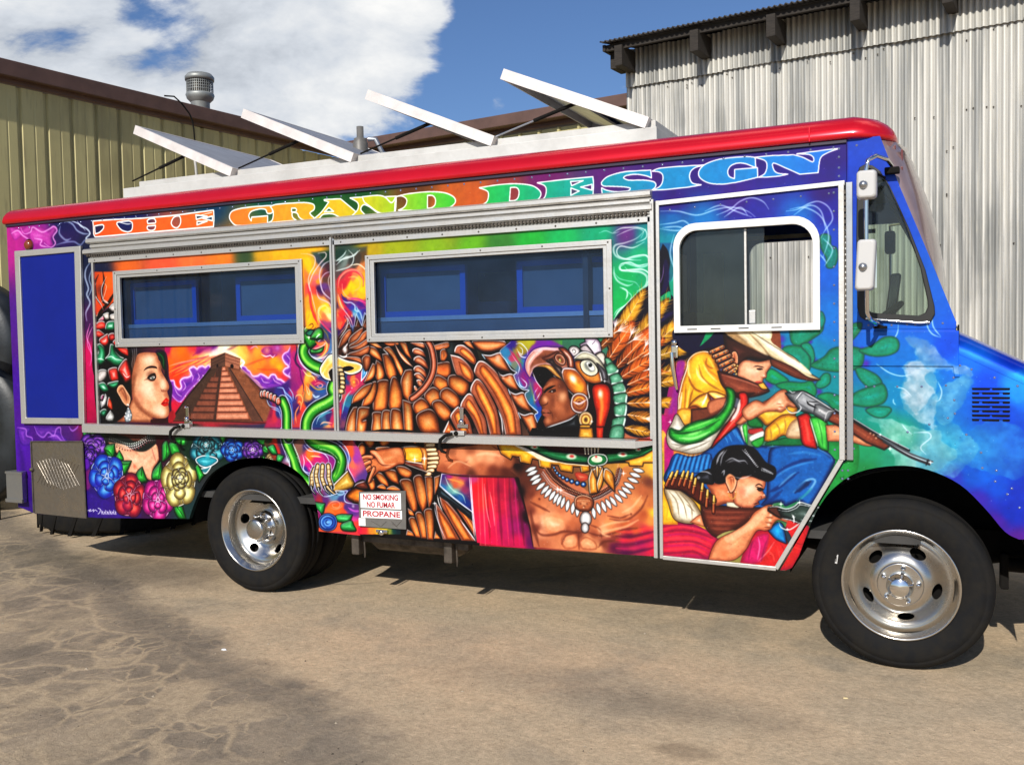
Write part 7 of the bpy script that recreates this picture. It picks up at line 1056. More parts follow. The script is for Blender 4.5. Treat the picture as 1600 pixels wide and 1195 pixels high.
    for i in range(9):
        a = math.radians(90*i/8); R_ = []
        for y, z in prof: r = cy-y; R_.append((cx+r*math.sin(a)*1.0-.0, cy-r*math.cos(a), z-.012*math.sin(a)))
        rings.append(R_)
    rings.append([(p[0], WD-.16, p[2]) for p in rings[-1]])
    for i in range(8, -1, -1): rings.append([(p[0], WD-p[1], p[2]) for p in rings[3+i]])
    rings += [[(x, WD-y, z) for y, z in prof] for x in (-.62, -6.34)]
    n = len(prof); v = [p for R_ in rings for p in R_]; b.add(v, [(i*n+k, i*n+k+1, (i+1)*n+k+1, (i+1)*n+k) for i in range(len(rings)-1) for k in range(n-1)], True); b.add(rings[0], [tuple(range(n))]); b.add(rings[-1], [tuple(range(n))])
    rr = T_(b.build('red_roof_rail', REDP, TR)); MB().extr([(-.008, 2.512), (-.012, 2.514), (-.012, 2.528), (0, 2.531), (.0, 2.512)], -6.33, -.47).build('drip_bead', BLACKISH, rr)
    MB().box(-.64, -.632, -.034, .0, 2.53, 2.60, .002).build('rail_joint', REDP, rr)
    T_(MB().box(-6.30, -.56, .12, WD-.12, 2.56, 2.650).build('roof_skin', ROOFW, TR))
    # far side, rear, floor, partition, ceiling
    far = plate([(-6.32, .45), (-4.7, .45), (-4.55, .85), (-3.75, .85), (-3.6, .45), (-.75, .45), (-.6, .9), (-.3, 1.0), (.06, .9), (.2, .67), (1.0, .75), (1.0, 1.1), (.008, 1.5), (.008, 1.62), (-.32, 2.53), (-6.32, 2.53)], [rrect(-1.36, -.80, 1.695, 2.28, (0, 0, .08, .09)), [(-.72, 1.70), (-.10, 1.70), (-.08, 1.76), (-.31, 2.36), (-.72, 2.36)]], WD-.03, .03)
    T_(far.build('far_side_sheet', BLUEP, TR)); T_(MB().box(-6.335, -6.31, 0.001, WD, .44, 2.53).build('rear_wall', MURAL, TR, uv=side_uv)); T_(MB().box(-6.3, -.15, .05, WD-.04, .60, .64).build('floor_plate', INT, TR)); T_(MB().box(-6.3, -.36, .03, WD-.03, 2.50, 2.556).build('ceiling_lining', INT2, TR))
    pt = T_(MB().box(-1.83, -1.80, .035, WD-.035, .62, 2.5).build('cab_partition', INT, TR)); MB().box(-1.69, -1.545, WD-.07, WD-.04, 1.3, 2.22).build('lining_strip', LIN, pt); MB().box(-1.795, -1.76, 1.75, 1.98, 1.25, 2.2, .01).build('wall_cabinet', INT2, pt)
    st = T_(MB().box(-1.35, -.9, .45, .95, 1.0, 1.12, .04).box(-1.42, -1.32, .45, .95, 1.05, 1.75, .04).build('driver_seat', BLACK, TR)); MB().box(-1.2, -1.05, .6, .8, .63, 1.0, .01).build('seat_pedestal', BLACK, st)
    T_(MB().box(-.28, .0, .05, WD-.05, 1.30, 1.66, .03).build('dashboard', BLACK, TR)); sw = T_(MB().bm(torus(.21, .014, 36, 8), True, Matrix.Translation((-.42, .62, 1.63)) @ Matrix.Rotation(math.radians(-40), 4, 'Y')).build('steering_wheel', GASK, TR)); MB().tube([(-.42, .62, 1.63), (-.22, .62, 1.48)], .025).tube([(-.42, .43, 1.63), (-.42, .81, 1.63)], .012).build('steering_column', GASK, sw)
    T_(MB().box(-1.38, -.5, WD-.036, WD-.032, 2.30, 2.33).build('far_door_trim', ALU, TR)); 
    # cab corner: pillar panel with quarter window, seam, fender sheet with front arch
    qw = [(-.352, 1.682), (-.143, 1.664), (-.112, 1.676), (-.098, 1.705), (-.10, 1.74), (-.135, 1.90), (-.20, 2.09), (-.275, 2.28), (-.315, 2.352), (-.345, 2.378), (-.375, 2.386), (-.398, 2.375), (-.408, 2.345), (-.412, 2.05), (-.409, 1.745), (-.398, 1.702), (-.38, 1.687)]
    pil = T_(plate([(-.472, 1.632), (.0, 1.622), (.004, 1.65), (-.115, 1.972), (-.235, 2.285), (-.322, 2.53), (-.472, 2.53)], [qw], .0, .035).build('cab_pillar', MURAL, TR, uv=side_uv)); c = Vector((-.24, 2.03, 0)); off = [(x+(x+.24)*.09+(.0), z+(z-2.0)*.045) for x, z in qw]; inn = [(x-(x+.24)*.13, z-(z-2.0)*.065) for x, z in qw]
    gk = plate(off, [inn], -.014, .03).build('window_gasket', GASK, pil, bevel=.006); plate(qw, [], .006, .004).build('quarter_pane', GLASSG, pil)
    b = MB(); b.tube([(-.385, -.012, 1.68), (-.33, -.014, 1.672), (-.15, -.014, 1.652), (-.11, -.012, 1.655)], .006); b.build('gasket_bead', CHROME, gk)
    fen = T_(plate([(-.792, .438), (-.77, .437), (-.735, .455), (-.70, .52)]+front_arch+[(.34, .672), (.42, .70), (.62, .715), (.72, .80), (.72, 1.10), (.69, 1.165), (.008, 1.521), (.0, 1.628), (-.472, 1.630), (-.472, 1.0), (-.49, .985)], [rrect(.069+.003, .222, z-.0045, z+.0045) for z in ()], .002, .03).build('fender_sheet', MURAL, TR, uv=side_uv))
    T_(plate([(-.475, 1.621), (.014, 1.612), (.014, 1.44), (.018, 1.40), (-.004, 1.40), (-.01, 1.45), (-.475, 1.455)], [], -.006, .007).build('cowl_sheet', MURAL, TR, uv=side_uv, bevel=.003))
    vt = MB()
    for j in range(8):
        z = 1.347-j*.0202; segs = ((.069, .142), (.150, .222)) if j % 2 == 0 else ((.069, .098), (.110, .180), (.193, .222))
        for a, b2 in segs: vt.extr([(a, z-.004), (a+.004, z-.0055), (b2-.004, z-.0055), (b2, z-.004), (b2, z+.003), (b2-.004, z+.0045), (a+.004, z+.0045), (a, z+.003)], -.001, .0015, 'y'); 
    T_(vt.build('vent_slots', BLACK, TR, kind='stuff')); vl = MB(); [vl.extr([(.068, 1.3515-j*.0202), (.223, 1.3515-j*.0202), (.223, 1.3545-j*.0202), (.068, 1.3545-j*.0202)], -.004, .002, 'y') for j in range(8)]; T_(vl.build('vent_louvres', MURAL, TR, uv=side_uv, kind='stuff'))
    # hood: rolls from the fender line to the middle and mirrors
    b = MB(); prof = [(.0, -.012), (.002, .012), (.010, .034), (.028, .058), (.055, .076), (.10, .086), (.25, .092), (.6, .094), (WD/2, .095)]; prof += [(WD-y, z) for y, z in prof[-2::-1]]; v = []; xs = [.010, .05, .15, .28, .42, .56, .68, .76, .80]; zs = [1.521-(x-.008)*.523-(max(0, x-.6)**2)*3.2 for x in xs]
    for x, z in zip(xs, zs): v += [(x, y, z+dz) for y, dz in prof]
    n = len(prof); b.add(v, [(i*n+k, i*n+k+1, (i+1)*n+k+1, (i+1)*n+k) for i in range(len(xs)-1) for k in range(n-1)], True); T_(b.build('hood', HOODP, TR, uv=side_uv)); 
    T_(MB().box(.70, .80, .02, WD-.02, .70, 1.10, .03).build('front_grille', ALU, TR)); T_(MB().box(.82, .92, -.02, WD+.02, .50, .70, .03).build('front_bumper', CHROME, TR)); T_(MB().box(.009, .016, .01, WD-.01, 1.40, 1.64).build('firewall', BLACK, TR))
    # raked windscreen, header, far pillar
    def rk(t): return (.004+(-.326)*t, 1.63+(.90)*t)
    def slab(y0, y1, t0, t1, o0, o1): a, b_ = rk(t0), rk(t1); return [(a[0]+o, y, a[1]) if k == 0 else (b_[0]+o, y, b_[1]) for o in (o0, o1) for y in (y0, y1) for k in (0, 1)]
    FF = [(0, 1, 3, 2), (4, 6, 7, 5), (0, 4, 5, 1), (2, 3, 7, 6), (0, 2, 6, 4), (1, 5, 7, 3)]
    ws = T_(MB().add(slab(.037, .085, 0, 1, -.05, -.003), FF).build('windscreen_pillar', BLUEP, TR)); T_(MB().add(slab(WD-.075, WD-.032, 0, 1, -.035, .004), FF).build('windscreen_pillar', BLUEP, TR)); hb = MB(); NY, NT_ = 24, 12; Ys = [.037+(WD-.074)*(i/NY) for i in range(NY+1)]; Ys[1:3] = [.07, .13]; Ys[-3:-1] = [WD-.13, WD-.07]; v = []
    def blg(y, t): s_ = min(1, min(y-.037, WD-.037-y)/.22); s_ = math.sin(s_*math.pi/2); q = min(1, max(0, (t-.16)/.62)); return .096*s_*q*(2-q)+.004*s_
    for t_ in range(NT_+1):
        t = .16+(.985-.16)*t_/NT_; a = rk(t); v += [(a[0]+blg(y, t), y, a[1]) for y in Ys]
    n = NY+1; hb.add(v, [(r*n+q, r*n+q+1, (r+1)*n+q+1, (r+1)*n+q) for r in range(NT_) for q in range(NY)], True); hd = T_(hb.build('windscreen_header', PINKW, TR)); hd.modifiers.new('thick', 'SOLIDIFY').thickness = .01
    for (y, t, w, h_) in ((.10, .955, .06, .010), (.12, .90, .014, .04), (.09, .84, .05, .009)): a = rk(t); MB().box(a[0]+blg(y, t)-.004, a[0]+blg(y, t)+.006, y, y+w, a[1]-h_, a[1]+h_, .003).build('red_reflection_mark', mat('dark_red_reflection', (.12, .02, .02), .4), hd)  # thin dark red bars added as reflections in the glossy header
    T_(MB().add(slab(.075, WD-.075, 0, .08, -.03, .003), FF).build('windscreen_sill', BLUEP, TR))
    MB().add(slab(.09, WD-.09, .08, .17, -.012, -.008), FF).build('windscreen', GLASSC, ws); MB().add(slab(WD/2-.02, WD/2+.02, .08, .17, -.014, .004), FF).build('centre_bar', GASK, ws)
    fm = T_(MB().tube([(-.30, WD, 2.36), (-.42, WD+.18, 2.37), (-.42, WD+.2, 2.33), (-.42, WD+.2, 1.72), (-.3, WD, 1.68)], .010).build('far_mirror_arm', CHROME, TR))
    for a, b_, dx in ((2.17, 2.33, 0), (1.72, 2.03, .02)):
        P = rrect(-.455, -.385, a, b_, (.02, .02, .02, .02), 4); mm = plate(P, [], WD+.17, .05); mm.v = [(x+dx*(z-a)/(b_-a)*2, y, z) for x, y, z in mm.v]; o = mm.build('far_mirror', GASK, fm); P = rrect(-.445, -.395, a+.012, b_-.012, (.015, .015, .015, .015), 4); mm = plate(P, [], WD+.167, .002); mm.v = [(x+dx*(z-a)/(b_-a)*2, y, z) for x, y, z in mm.v]; mm.build('mirror_glass', CHROME, o)
    bk = MB().box(-.13, -.07, WD-.03, WD+.03, 1.90, 1.935, .004).tube([(-.115, WD, 1.92), (-.085, WD, 1.86), (-.10, WD, 1.79), (-.06, WD, 1.73)], .012); T_(bk.build('wiper_bracket', BLACK, TR))
    vs = T_(MB().add([(-.36, .12, 2.36), (-.20, .12, 2.06), (-.19, .55, 2.03), (-.34, .55, 2.34), (-.352, .12, 2.36), (-.192, .12, 2.06), (-.182, .55, 2.03), (-.332, .55, 2.34)], FF).build('sun_visor', INT, TR)); 
    # near mirrors on their tube
    ma = T_(MB().tube([(-.27, -.02, 2.385), (-.285, -.10, 2.40), (-.325, -.20, 2.405), (-.358, -.22, 2.385), (-.366, -.22, 2.34), (-.366, -.22, 2.0), (-.362, -.22, 1.70), (-.352, -.19, 1.672), (-.335, -.10, 1.655), (-.315, -.02, 1.645)], .0095, 12).build('mirror_arm', CHROME, TR)); MB().box(-.30, -.235, -.05, -.0, 2.345, 2.375, .006).build('arm_bracket', BLACK, ma); MB().box(-.35, -.29, -.06, -.008, 1.63, 1.642, .003).build('arm_bracket', BLACK, ma); MB().tube([(-.36, -.21, 2.35), (-.30, -.03, 2.33)], .006).build('mirror_brace', BLACK, ma)
    for x0, x1, z0, z1, zc, dx in ((-.405, -.318, 2.208, 2.337, 2.27, 0), (-.408, -.325, 1.80, 2.03, 1.905, .012)):
        bm = MB(); vv = []; mx_, mz_ = (x0+x1)/2, (z0+z1)/2
        for yy, sc_ in ((-.274, .70), (-.272, .84), (-.264, .93), (-.25, .985), (-.228, 1.)): vv += [(mx_+(x-mx_)*sc_+dx*((z-z0)/(z1-z0)-.5), yy, mz_+(z-mz_)*(1-(1-sc_)*(x1-x0)/(z1-z0))) for x, z in rrect(x0, x1, z0, z1, (.018,)*4, 5)]
        n_ = 24; bm.add(vv, [(r*n_+q, r*n_+(q+1) % n_, (r+1)*n_+(q+1) % n_, (r+1)*n_+q) for r in range(4) for q in range(n_)], True); bm.add(vv[:n_], [tuple(range(n_))]); bm.add(vv[-n_:], [tuple(range(n_))]); ms = bm.build('mirror_shell', MIRW, ma); MB().box(x0+.008, x1-.008+dx, -.226, -.224, z0+.012, z1-.012).build('mirror_glass', CHROME, ms); MB().lathe([(0, -.014), (.014, -.012), (.019, .0), (.019, .01)], (x0+.032, -.277, zc), n=16).build('mirror_knob', STEEL, ms)
    # chassis, axles, tanks
    ch = T_(MB().box(-6.2, .7, .55, .62, .46, .60).box(-6.2, .7, 1.63, 1.70, .46, .60).box(-6.3, -.8, .12, WD-.12, .57, .60).build('chassis_rail', BLACK, TR)); [MB().box(x, x+.06, .62, 1.63, .47, .55).build('cross_member', BLACK, ch) for x in (-6.1, -5.2, -3.2, -2.2, -1.2, .5)]
    T_(MB().lathe([(0, -.1), (.06, -.1), (.07, .1), (.09, .6), (.17, .9), (.19, 1.0), (.17, 1.1), (.09, 1.4), (.07, 1.9), (0, 1.9)], (-4.12, .2, .40), n=24).build('rear_axle', BLACK, TR)); T_(MB().tube([(-.24, .25, .40), (-.24, WD-.25, .40)], .045).build('front_axle', BLACK, TR)); T_(MB().tube([(-4.7, .58, .52), (-4.1, .58, .36), (-3.5, .58, .52)], .035).tube([(-.85, .58, .5), (-.25, .58, .36), (.35, .58, .5)], .035).build('leaf_spring', BLACK, TR))
    T_(MB().box(.20, .24, .42, .50, .33, .51, .01).tube([(.22, .46, .45), (.75, .46, .44)], .035).build('spring_shackle', BLACK, TR))
    MBc = MB().box(-3.40, -3.345, .06, .12, .30, .437, .008).box(-2.745, -2.69, .06, .12, .30, .437, .008).box(-3.42, -2.60, .10, .16, .375, .425, .006); tb = T_(MBc.build('tank_bracket', DARKST, TR)); MB().tube([(-3.33, .10, .40), (-3.325, .10, .305), (-3.328, .10, .278)], [.006, .006, .003]).build('bracket_bolt', DARKST, tb); MB().tube([(-2.68, .10, .40), (-2.675, .10, .305), (-2.678, .10, .276)], [.006, .006, .003]).build('bracket_bolt', DARKST, tb); T_(MB().lathe([(0, 0), (.10, .01), (.12, .05), (.12, .62), (.10, .66), (0, .67)], (-3.40, .34, .40), 'x', n=24).build('propane_tank', DARKST, TR)); T_(MB().lathe([(0, 0), (.07, .0), (.08, .03), (.08, .4), (.07, .42), (0, .42)], (-2.62, .40, .42), 'x', n=20).tube([(-2.2, .4, .42), (-1.2, .5, .45)], .025).build('muffler', DARKST, TR))
    # wheel wells
    for cx, r in ((-4.12, .52), (-.21, .54)):
        P = arch(cx, .42, r, 0, 180, 24); T_(MB().extr([(x, z) for x, z in P], .034, .66, 'y', True, closed=False).add([(x, .66, z) for x, z in P], [tuple(range(len(P)))]).build('wheel_well', BLACK, TR))
    # rear bumper end and mudflap
    T_(MB().extr([(-6.385, -.05), (-6.385, .4), (-6.33, .4), (-6.33, -.0), (-6.225, -.0), (-6.215, -.05)], .50, .70, 'z').extr([(-6.39, -.06), (-6.39, .4), (-6.36, .4), (-6.21, -.045), (-6.21, -.06)], .485, .51, 'z').extr([(-6.39, -.055), (-6.39, .4), (-6.36, .4), (-6.21, -.045), (-6.21, -.055)], .695, .712, 'z').build('rear_bumper', STEEL, TR))
    # rivets
    rv = MB()
    def riv(x, z, r=.0062, y=0.): rv.lathe([(0, -.0042), (r*.6, -.0034), (r, 0)], (x, y, z), n=8)
    for i in range(56): riv(-6.2+i*.105, 2.497)
    for x_, y_ in ((1419, 533), (1430, 542), (1439, 542), (1461, 542), (1482, 540), (1490, 541), (1378, 509), (1393, 508), (1417, 507), (1430, 507), (1452, 505), (1473, 505), (1357, 508), (1416, 524), (1329, 508), (1482, 550), (1491, 557), (1484, 567), (1500, 571), (1518, 577), (1490, 590), (1440, 604), (1402, 604), (1366, 604), (1353, 604), (1331, 604), (1478, 602), (1491, 625), (1492, 646), (1481, 653), (1452, 663), (1418, 675), (1510, 679), (1554, 590), (1590, 603), (1533, 707), (1535, 731), (1557, 735), (1555, 752), (1581, 763), (1574, 772), (1593, 793), (1334, 701), (1325, 735), (1325, 748), (1316, 735), (1316, 748), (1307, 700)): X_, Z_ = px(x_, y_); riv(X_, Z_, .0058, .002 if Z_ < 1.62 else 0)
    for i in range(15): riv(-.528, 1.05+i*.088, .0062, -.012)
    for i in range(7): riv(-1.33+i*.13, 2.262+i*.003, .0055, -.012)
    for z in (2.49, 2.45, 2.40, 2.36): riv(-.505, z)
    T_(rv.build('rivets', mat('painted_rivet_heads', (.20, .24, .40), .18, .5, .5), TR, kind='stuff'))
    wheels(); roof_gear()
def torus(R, r, n, m):
    bm = bmesh.new(); V = [[bm.verts.new(((R+r*math.cos(2*math.pi*j/m))*math.cos(2*math.pi*i/n), (R+r*math.cos(2*math.pi*j/m))*math.sin(2*math.pi*i/n), r*math.sin(2*math.pi*j/m))) for j in range(m)] for i in range(n)]
    for i in range(n):
        for j in range(m): bm.faces.new((V[i][j], V[(i+1) % n][j], V[(i+1) % n][(j+1) % m], V[i][(j+1) % m]))
    return bm
def tyre_prof(R=.41, w=.235):
    return [(.258, .030), (.262, .016), (.275, .006), (.31, -.004), (.345, -.006), (.368, 0), (.371, .004), (.374, .002), (.392, .014), (.404, .026), (.410, .045), (.411, .075), (.403, .078), (.403, .086), (.411, .089), (.411, .122), (.403, .125), (.403, .133), (.411, .136), (.411, .165), (.405, w-.022), (.392, w-.012), (.37, w), (.30, w), (.262, w-.02), (.258, w-.035)]
def make_tyre(c, parent, y0):
    o = MB().lathe(tyre_prof(), (0, 0, 0), n=96).build('tyre', RUB, parent); 
    for v in o.data.vertices:          # the tyre sits slightly squashed on the ground
        if v.co.z < -.398: v.co.z = -.398-(v.co.z+.398)*-.12
    o.location = (c[0]+3.2, y0, c[1]); return o
def disc_with_holes(b, r0, r1, ya, yb, n_h, hr, rc, hw=1.0, ph=0.):
    """conical annulus from r0 (depth ya) to r1 (depth yb) pierced by n_h oval holes centred at radius rc"""
    def dep(r): t = min(max((r-r0)/(r1-r0), 0), 1); return ya+(yb-ya)*(t*t*(3-2*t))
    NR, NT = 22, 180; V = {}; vs = []; fs = []
    def inh(x, z):
        for k in range(n_h):
            a = ph+2*math.pi*k/n_h; u = x*math.cos(a)+z*math.sin(a)-rc; w = -x*math.sin(a)+z*math.cos(a); q = math.hypot(u/hr, w/(hr*hw))
            if q < 1: return k, u, w, q
        return None
    H = []
    for i in range(NR+1):
        for j in range(NT):
            r = r0+(r1-r0)*i/NR; t = 2*math.pi*j/NT; x, z = r*math.cos(t), r*math.sin(t); h = inh(x, z); H.append(h is not None)
            if h:
                k, u, w, q = h; a = ph+2*math.pi*k/n_h; q = max(q, .05); u, w = u/q+rc, w/q; x, z = u*math.cos(a)-w*math.sin(a), u*math.sin(a)+w*math.cos(a); r = math.hypot(x, z)
            vs.append((x, dep(r), z))
    for i in range(NR):
        for j in range(NT):
            q = (i*NT+j, (i+1)*NT+j, (i+1)*NT+(j+1) % NT, i*NT+(j+1) % NT)
            if not all(H[p] for p in q): fs.append(q)
    b.add(vs, fs, True)
    for k in range(n_h):
        a = ph+2*math.pi*k/n_h; L_ = []
        for j in range(28): t = 2*math.pi*j/28; u, w = rc+hr*math.cos(t), hr*hw*math.sin(t); L_.append((u*math.cos(a)-w*math.sin(a), u*math.sin(a)+w*math.cos(a)))
        m = len(L_); b.add([(x, dep(math.hypot(x, z))-.001, z) for x, z in L_]+[(x, dep(math.hypot(x, z))+.018, z) for x, z in L_], [(i, (i+1) % m, m+(i+1) % m, m+i) for i in range(m)], True)
def wheels():
    # front
    cf = (-.238, .408)
    for side in (0, 1):
        w = T_(make_tyre(cf, TR, .0)) if False else None
    def wheel(cx, cz, rear, far=False):
        root = bpy.data.objects.new('wheel', bpy.data.meshes.new('wheel'))
        ty = MB().lathe(tyre_prof(), (0, 0, 0), n=96)
        ty.v = [(x, y, max(z, -cz+.0) if z < -cz else z) for x, y, z in ty.v]
        o = ty.build('wheel', RUB, TR); o.location = (cx+3.2, .012, cz)
        rim = MB().lathe([(.262, .034), (.270, .016), (.268, .006), (.262, .002), (.256, .006), (.250, .020), (.238, .030), (.232, .045), (.226, .075)]+([(.222, .16)] if rear else [(.222, .10)]), (0, 0, 0), n=80).build('rim', RIMM, o)
        if not rear:
            d = MB(); disc_with_holes(d, .105, .2225, .028, .098, 5, .022, .163, 1.75, math.radians(62)); d.lathe([(.1055, .0275), (.100, .018), (.098, .018), (.0, .018)], (0, 0, 0), n=48)
            d.build('disc', RIMM, o, nofix=False); MB().lathe([(.062, .018), (.062, -.012), (.058, -.022), (.046, -.034), (.044, -.046), (.040, -.050), (.0, -.052)], (0, 0, 0), n=36).build('hub_cap', CHROME, o)
            MB().lathe([(.2215, .10), (.21, .13), (0, .135)], (0, 0, 0), n=32).build('brake_drum', BLACK, o)
            for k in range(5):
                a = math.radians(80+72*k); nb = MB().lathe([(0, -.022), (.006, -.022), (.009, -.016), (.0125, -.006), (.0125, .018)], (.083*math.cos(a), 0, .083*math.sin(a)), n=10); nb.build('lug_nut', CHROME, o)
            MB().tube([(.19*math.cos(1.2), .05, .19*math.sin(1.2)), (.22*math.cos(1.2), .0, .215*math.sin(1.2))], .005, 8).build('valve', BLACK, o)
        else:
            d = MB(); disc_with_holes(d, .115, .224, .150, .100, 5, .024, .172, 1.45, math.radians(20)); d.build('disc', RIMM, o)
            MB().lathe([(.116, .150), (.112, .118), (.098, .104), (.095, .10), (.074, .10), (.070, .03), (.064, .016), (.050, .012), (0, .010)], (0, 0, 0), n=48).build('hub', RIMM, o); MB().lathe([(.223, .16), (.20, .19), (0, .20)], (0, 0, 0), n=32).build('brake_drum', BLACK, o)
            for k in range(10): a = math.radians(36*k+8); MB().lathe([(0, .060), (.006, .060), (.010, .068), (.0125, .080), (.013, .104)], (.0865*math.cos(a), 0, .0865*math.sin(a)), n=10).build('lug_nut', CHROME, o)
        return o
    f = wheel(*cf, False); tg = plate([(-.004, -.020), (.006, -.022), (.012, .022), (.001, .024)], [], -.0005, .002); tg.build('tyre_tag', MIRW, f).location = (-.29, -.0035, .105); tg.build('tyre_tag_print', BLACK, f).location = (-.29, -.0042, .105); bpy.data.objects['tyre_tag_print'].scale = (.45, 1, .6)
    r = wheel(-4.133, .410, True)
    for cx, cz, y in ((-4.133, .41, .285), (-4.133, .41, WD-.26), (-4.133, .41, WD-.53), (cf[0], cf[1], WD-.26)):
        o = MB().lathe(tyre_prof(), (0, 0, 0), n=64).lathe([(.26, .03), (.22, .10), (0, .12)], (0, 0, 0), n=32).build('wheel', RUB, TR); o.location = (cx+3.2, y, cz)
def roof_gear():
    # white platform and four propped hatches
    bx = T_(MB().box(-5.53, -1.50, .35, 1.95, 2.62, 2.775, .004).build('roof_platform', ROOFW, TR)); MB().box(-5.42, -1.52, .40, 1.90, 2.765, 2.822, .003).build('platform_rim', ROOFW, bx); MB().box(-5.535, -1.495, .338, .35, 2.64, 2.668).build('platform_flashing', ROOFW, bx)
    A = math.atan2(.385, .88); Ln = .965
    for i, (x, z) in enumerate(((-4.50, 2.822), (-3.505, 2.822), (-2.500, 2.822), (-1.545, 2.822))):
        h = empty('roof_hatch', (x+3.2, .35, z)); h.parent = TR; h.rotation_euler = (0, A if i < 3 else A+.0, 0)
        MB().box(-Ln+.012, -.012, .012, 1.488, -.002, .004).build('hatch_skin', ROOFGREY, h)
        for bx_ in ((-Ln, 0, -.004, .018, -.055, .008), (-Ln, 0, 1.482, 1.504, -.055, .008), (-.020, -.001, .0185, 1.4815, -.054, .007), (-Ln+.001, -Ln+.020, .0185, 1.4815, -.054, .007)): MB().box(*bx_).build('hatch_edge', WPINK, h)
        for y in (.12, .75, 1.36): MB().box(-.03, .022, y, y+.07, -.062, -.052, .003).tube([(.004, y, -.052), (.004, y+.07, -.052)], .008, 8).build('hatch_hinge', STEEL, h)
        MB().box(-Ln-.012, -Ln+.004, .66, .84, -.042, -.020, .003).build('hatch_handle', STEEL, h)
        MB().box(-Ln+.03, -.03, .025, 1.47, -.012, -.006).build('hatch_lining', FOIL if i == 3 else ROOFW, h)
        if i == 3: MB().box(-Ln*.52, -Ln*.45, .03, 1.45, -.03, -.013).build('blue_batten', BLUEPANEL, h)
        up = (x+3.2-Ln*.48*math.cos(A), z+Ln*.48*math.sin(A)-.03); dn = (x+3.2-Ln-.02+.0, z+.01)
        for y, nm in ((.40, 'gas_strut'), (1.75, 'gas_strut')):
            a = Vector((up[0], y, up[1])); b = Vector((dn[0], y, dn[1])); st = MB().tube([a, a.lerp(b, .52)], .011, 10).build(nm, BLACK, TR); MB().tube([a.lerp(b, .52), b], .006, 8).build('strut_rod', BLACK if i < 3 else STEEL, st)
        P = [(x+3.2-.42, 1.35, 2.80), (x+3.2-.44, 1.35, 2.95), (x+3.2-.41, 1.35, 3.0), (x+3.2-.36, 1.35, 3.01)]; T = MB().tube(P, .013, 8).build('bent_conduit', ROOFW, TR)
    T2 = MB().lathe([(.0, 0), (.055, 0), (.055, .30), (.048, .31), (.048, .33), (.026, .34), (.026, .42), (0, .42)], (-4.02+3.2, 1.2, 2.80), 'z', n=24).build('exhaust_stub', GREYP, TR); MB().tube([(-3.95+3.2, 1.2, 3.12), (-3.90+3.2, 1.22, 3.12), (-3.86+3.2, 1.25, 3.02), (-3.80+3.2, 1.3, 2.98), (-3.72+3.2, 1.3, 2.98)], .018, 8).build('exhaust_pipe', STEEL, T2)
LIN = mat('sun_toned_beige_lining', (.62, .58, .44), .8, var=.35, vscale=7, stretch=(2, 2, .5))  # daylight painted in: beige raised because sun never reaches the strip
GREYP = mat('grey_painted_metal', (.17, .16, .145), .5, .2, var=.25, vscale=9)
PAPER = mat('white_vinyl_sticker', (.84, .83, .80), .45)
REDINK = mat('dark_red_ink', (.42, .015, .03), .5)
BLACKISH = mat('dark_seam_bead', (.03, .02, .04), .45)
HOODP = None
PINKW = mat('rosy_grey_glossy_header', (.30, .215, .21), .10, .3, .9, var=.3, vscale=5)
ROOFGREY = mat('dull_grey_hatch_skin', (.30, .31, .34), .5, .3, var=.2)
WPINK = mat('raw_white_aluminium_edge', (.80, .74, .70), .45, .2, var=.2, vscale=6)
FOIL = mat('silver_foil_insulation', (.6, .62, .66), .3, .8, var=.25, vscale=8, bump=.4, bscale=12)
DPL = mat('worn_stainless_plate', (.36, .32, .27), .30, .9, var=.35, vscale=7, rvar=.2, bump=.25, bscale=35)
HOODP = MURAL.copy(); HOODP.name = 'airbrushed_metallic_hood_paint'; HOODP.node_tree.nodes['Principled BSDF'].inputs['Metallic'].default_value = .55; HOODP.node_tree.nodes['Principled BSDF'].inputs['Roughness'].default_value = .28; HOODP.node_tree.nodes['Principled BSDF'].inputs['Coat Weight'].default_value = .6
build_truck()
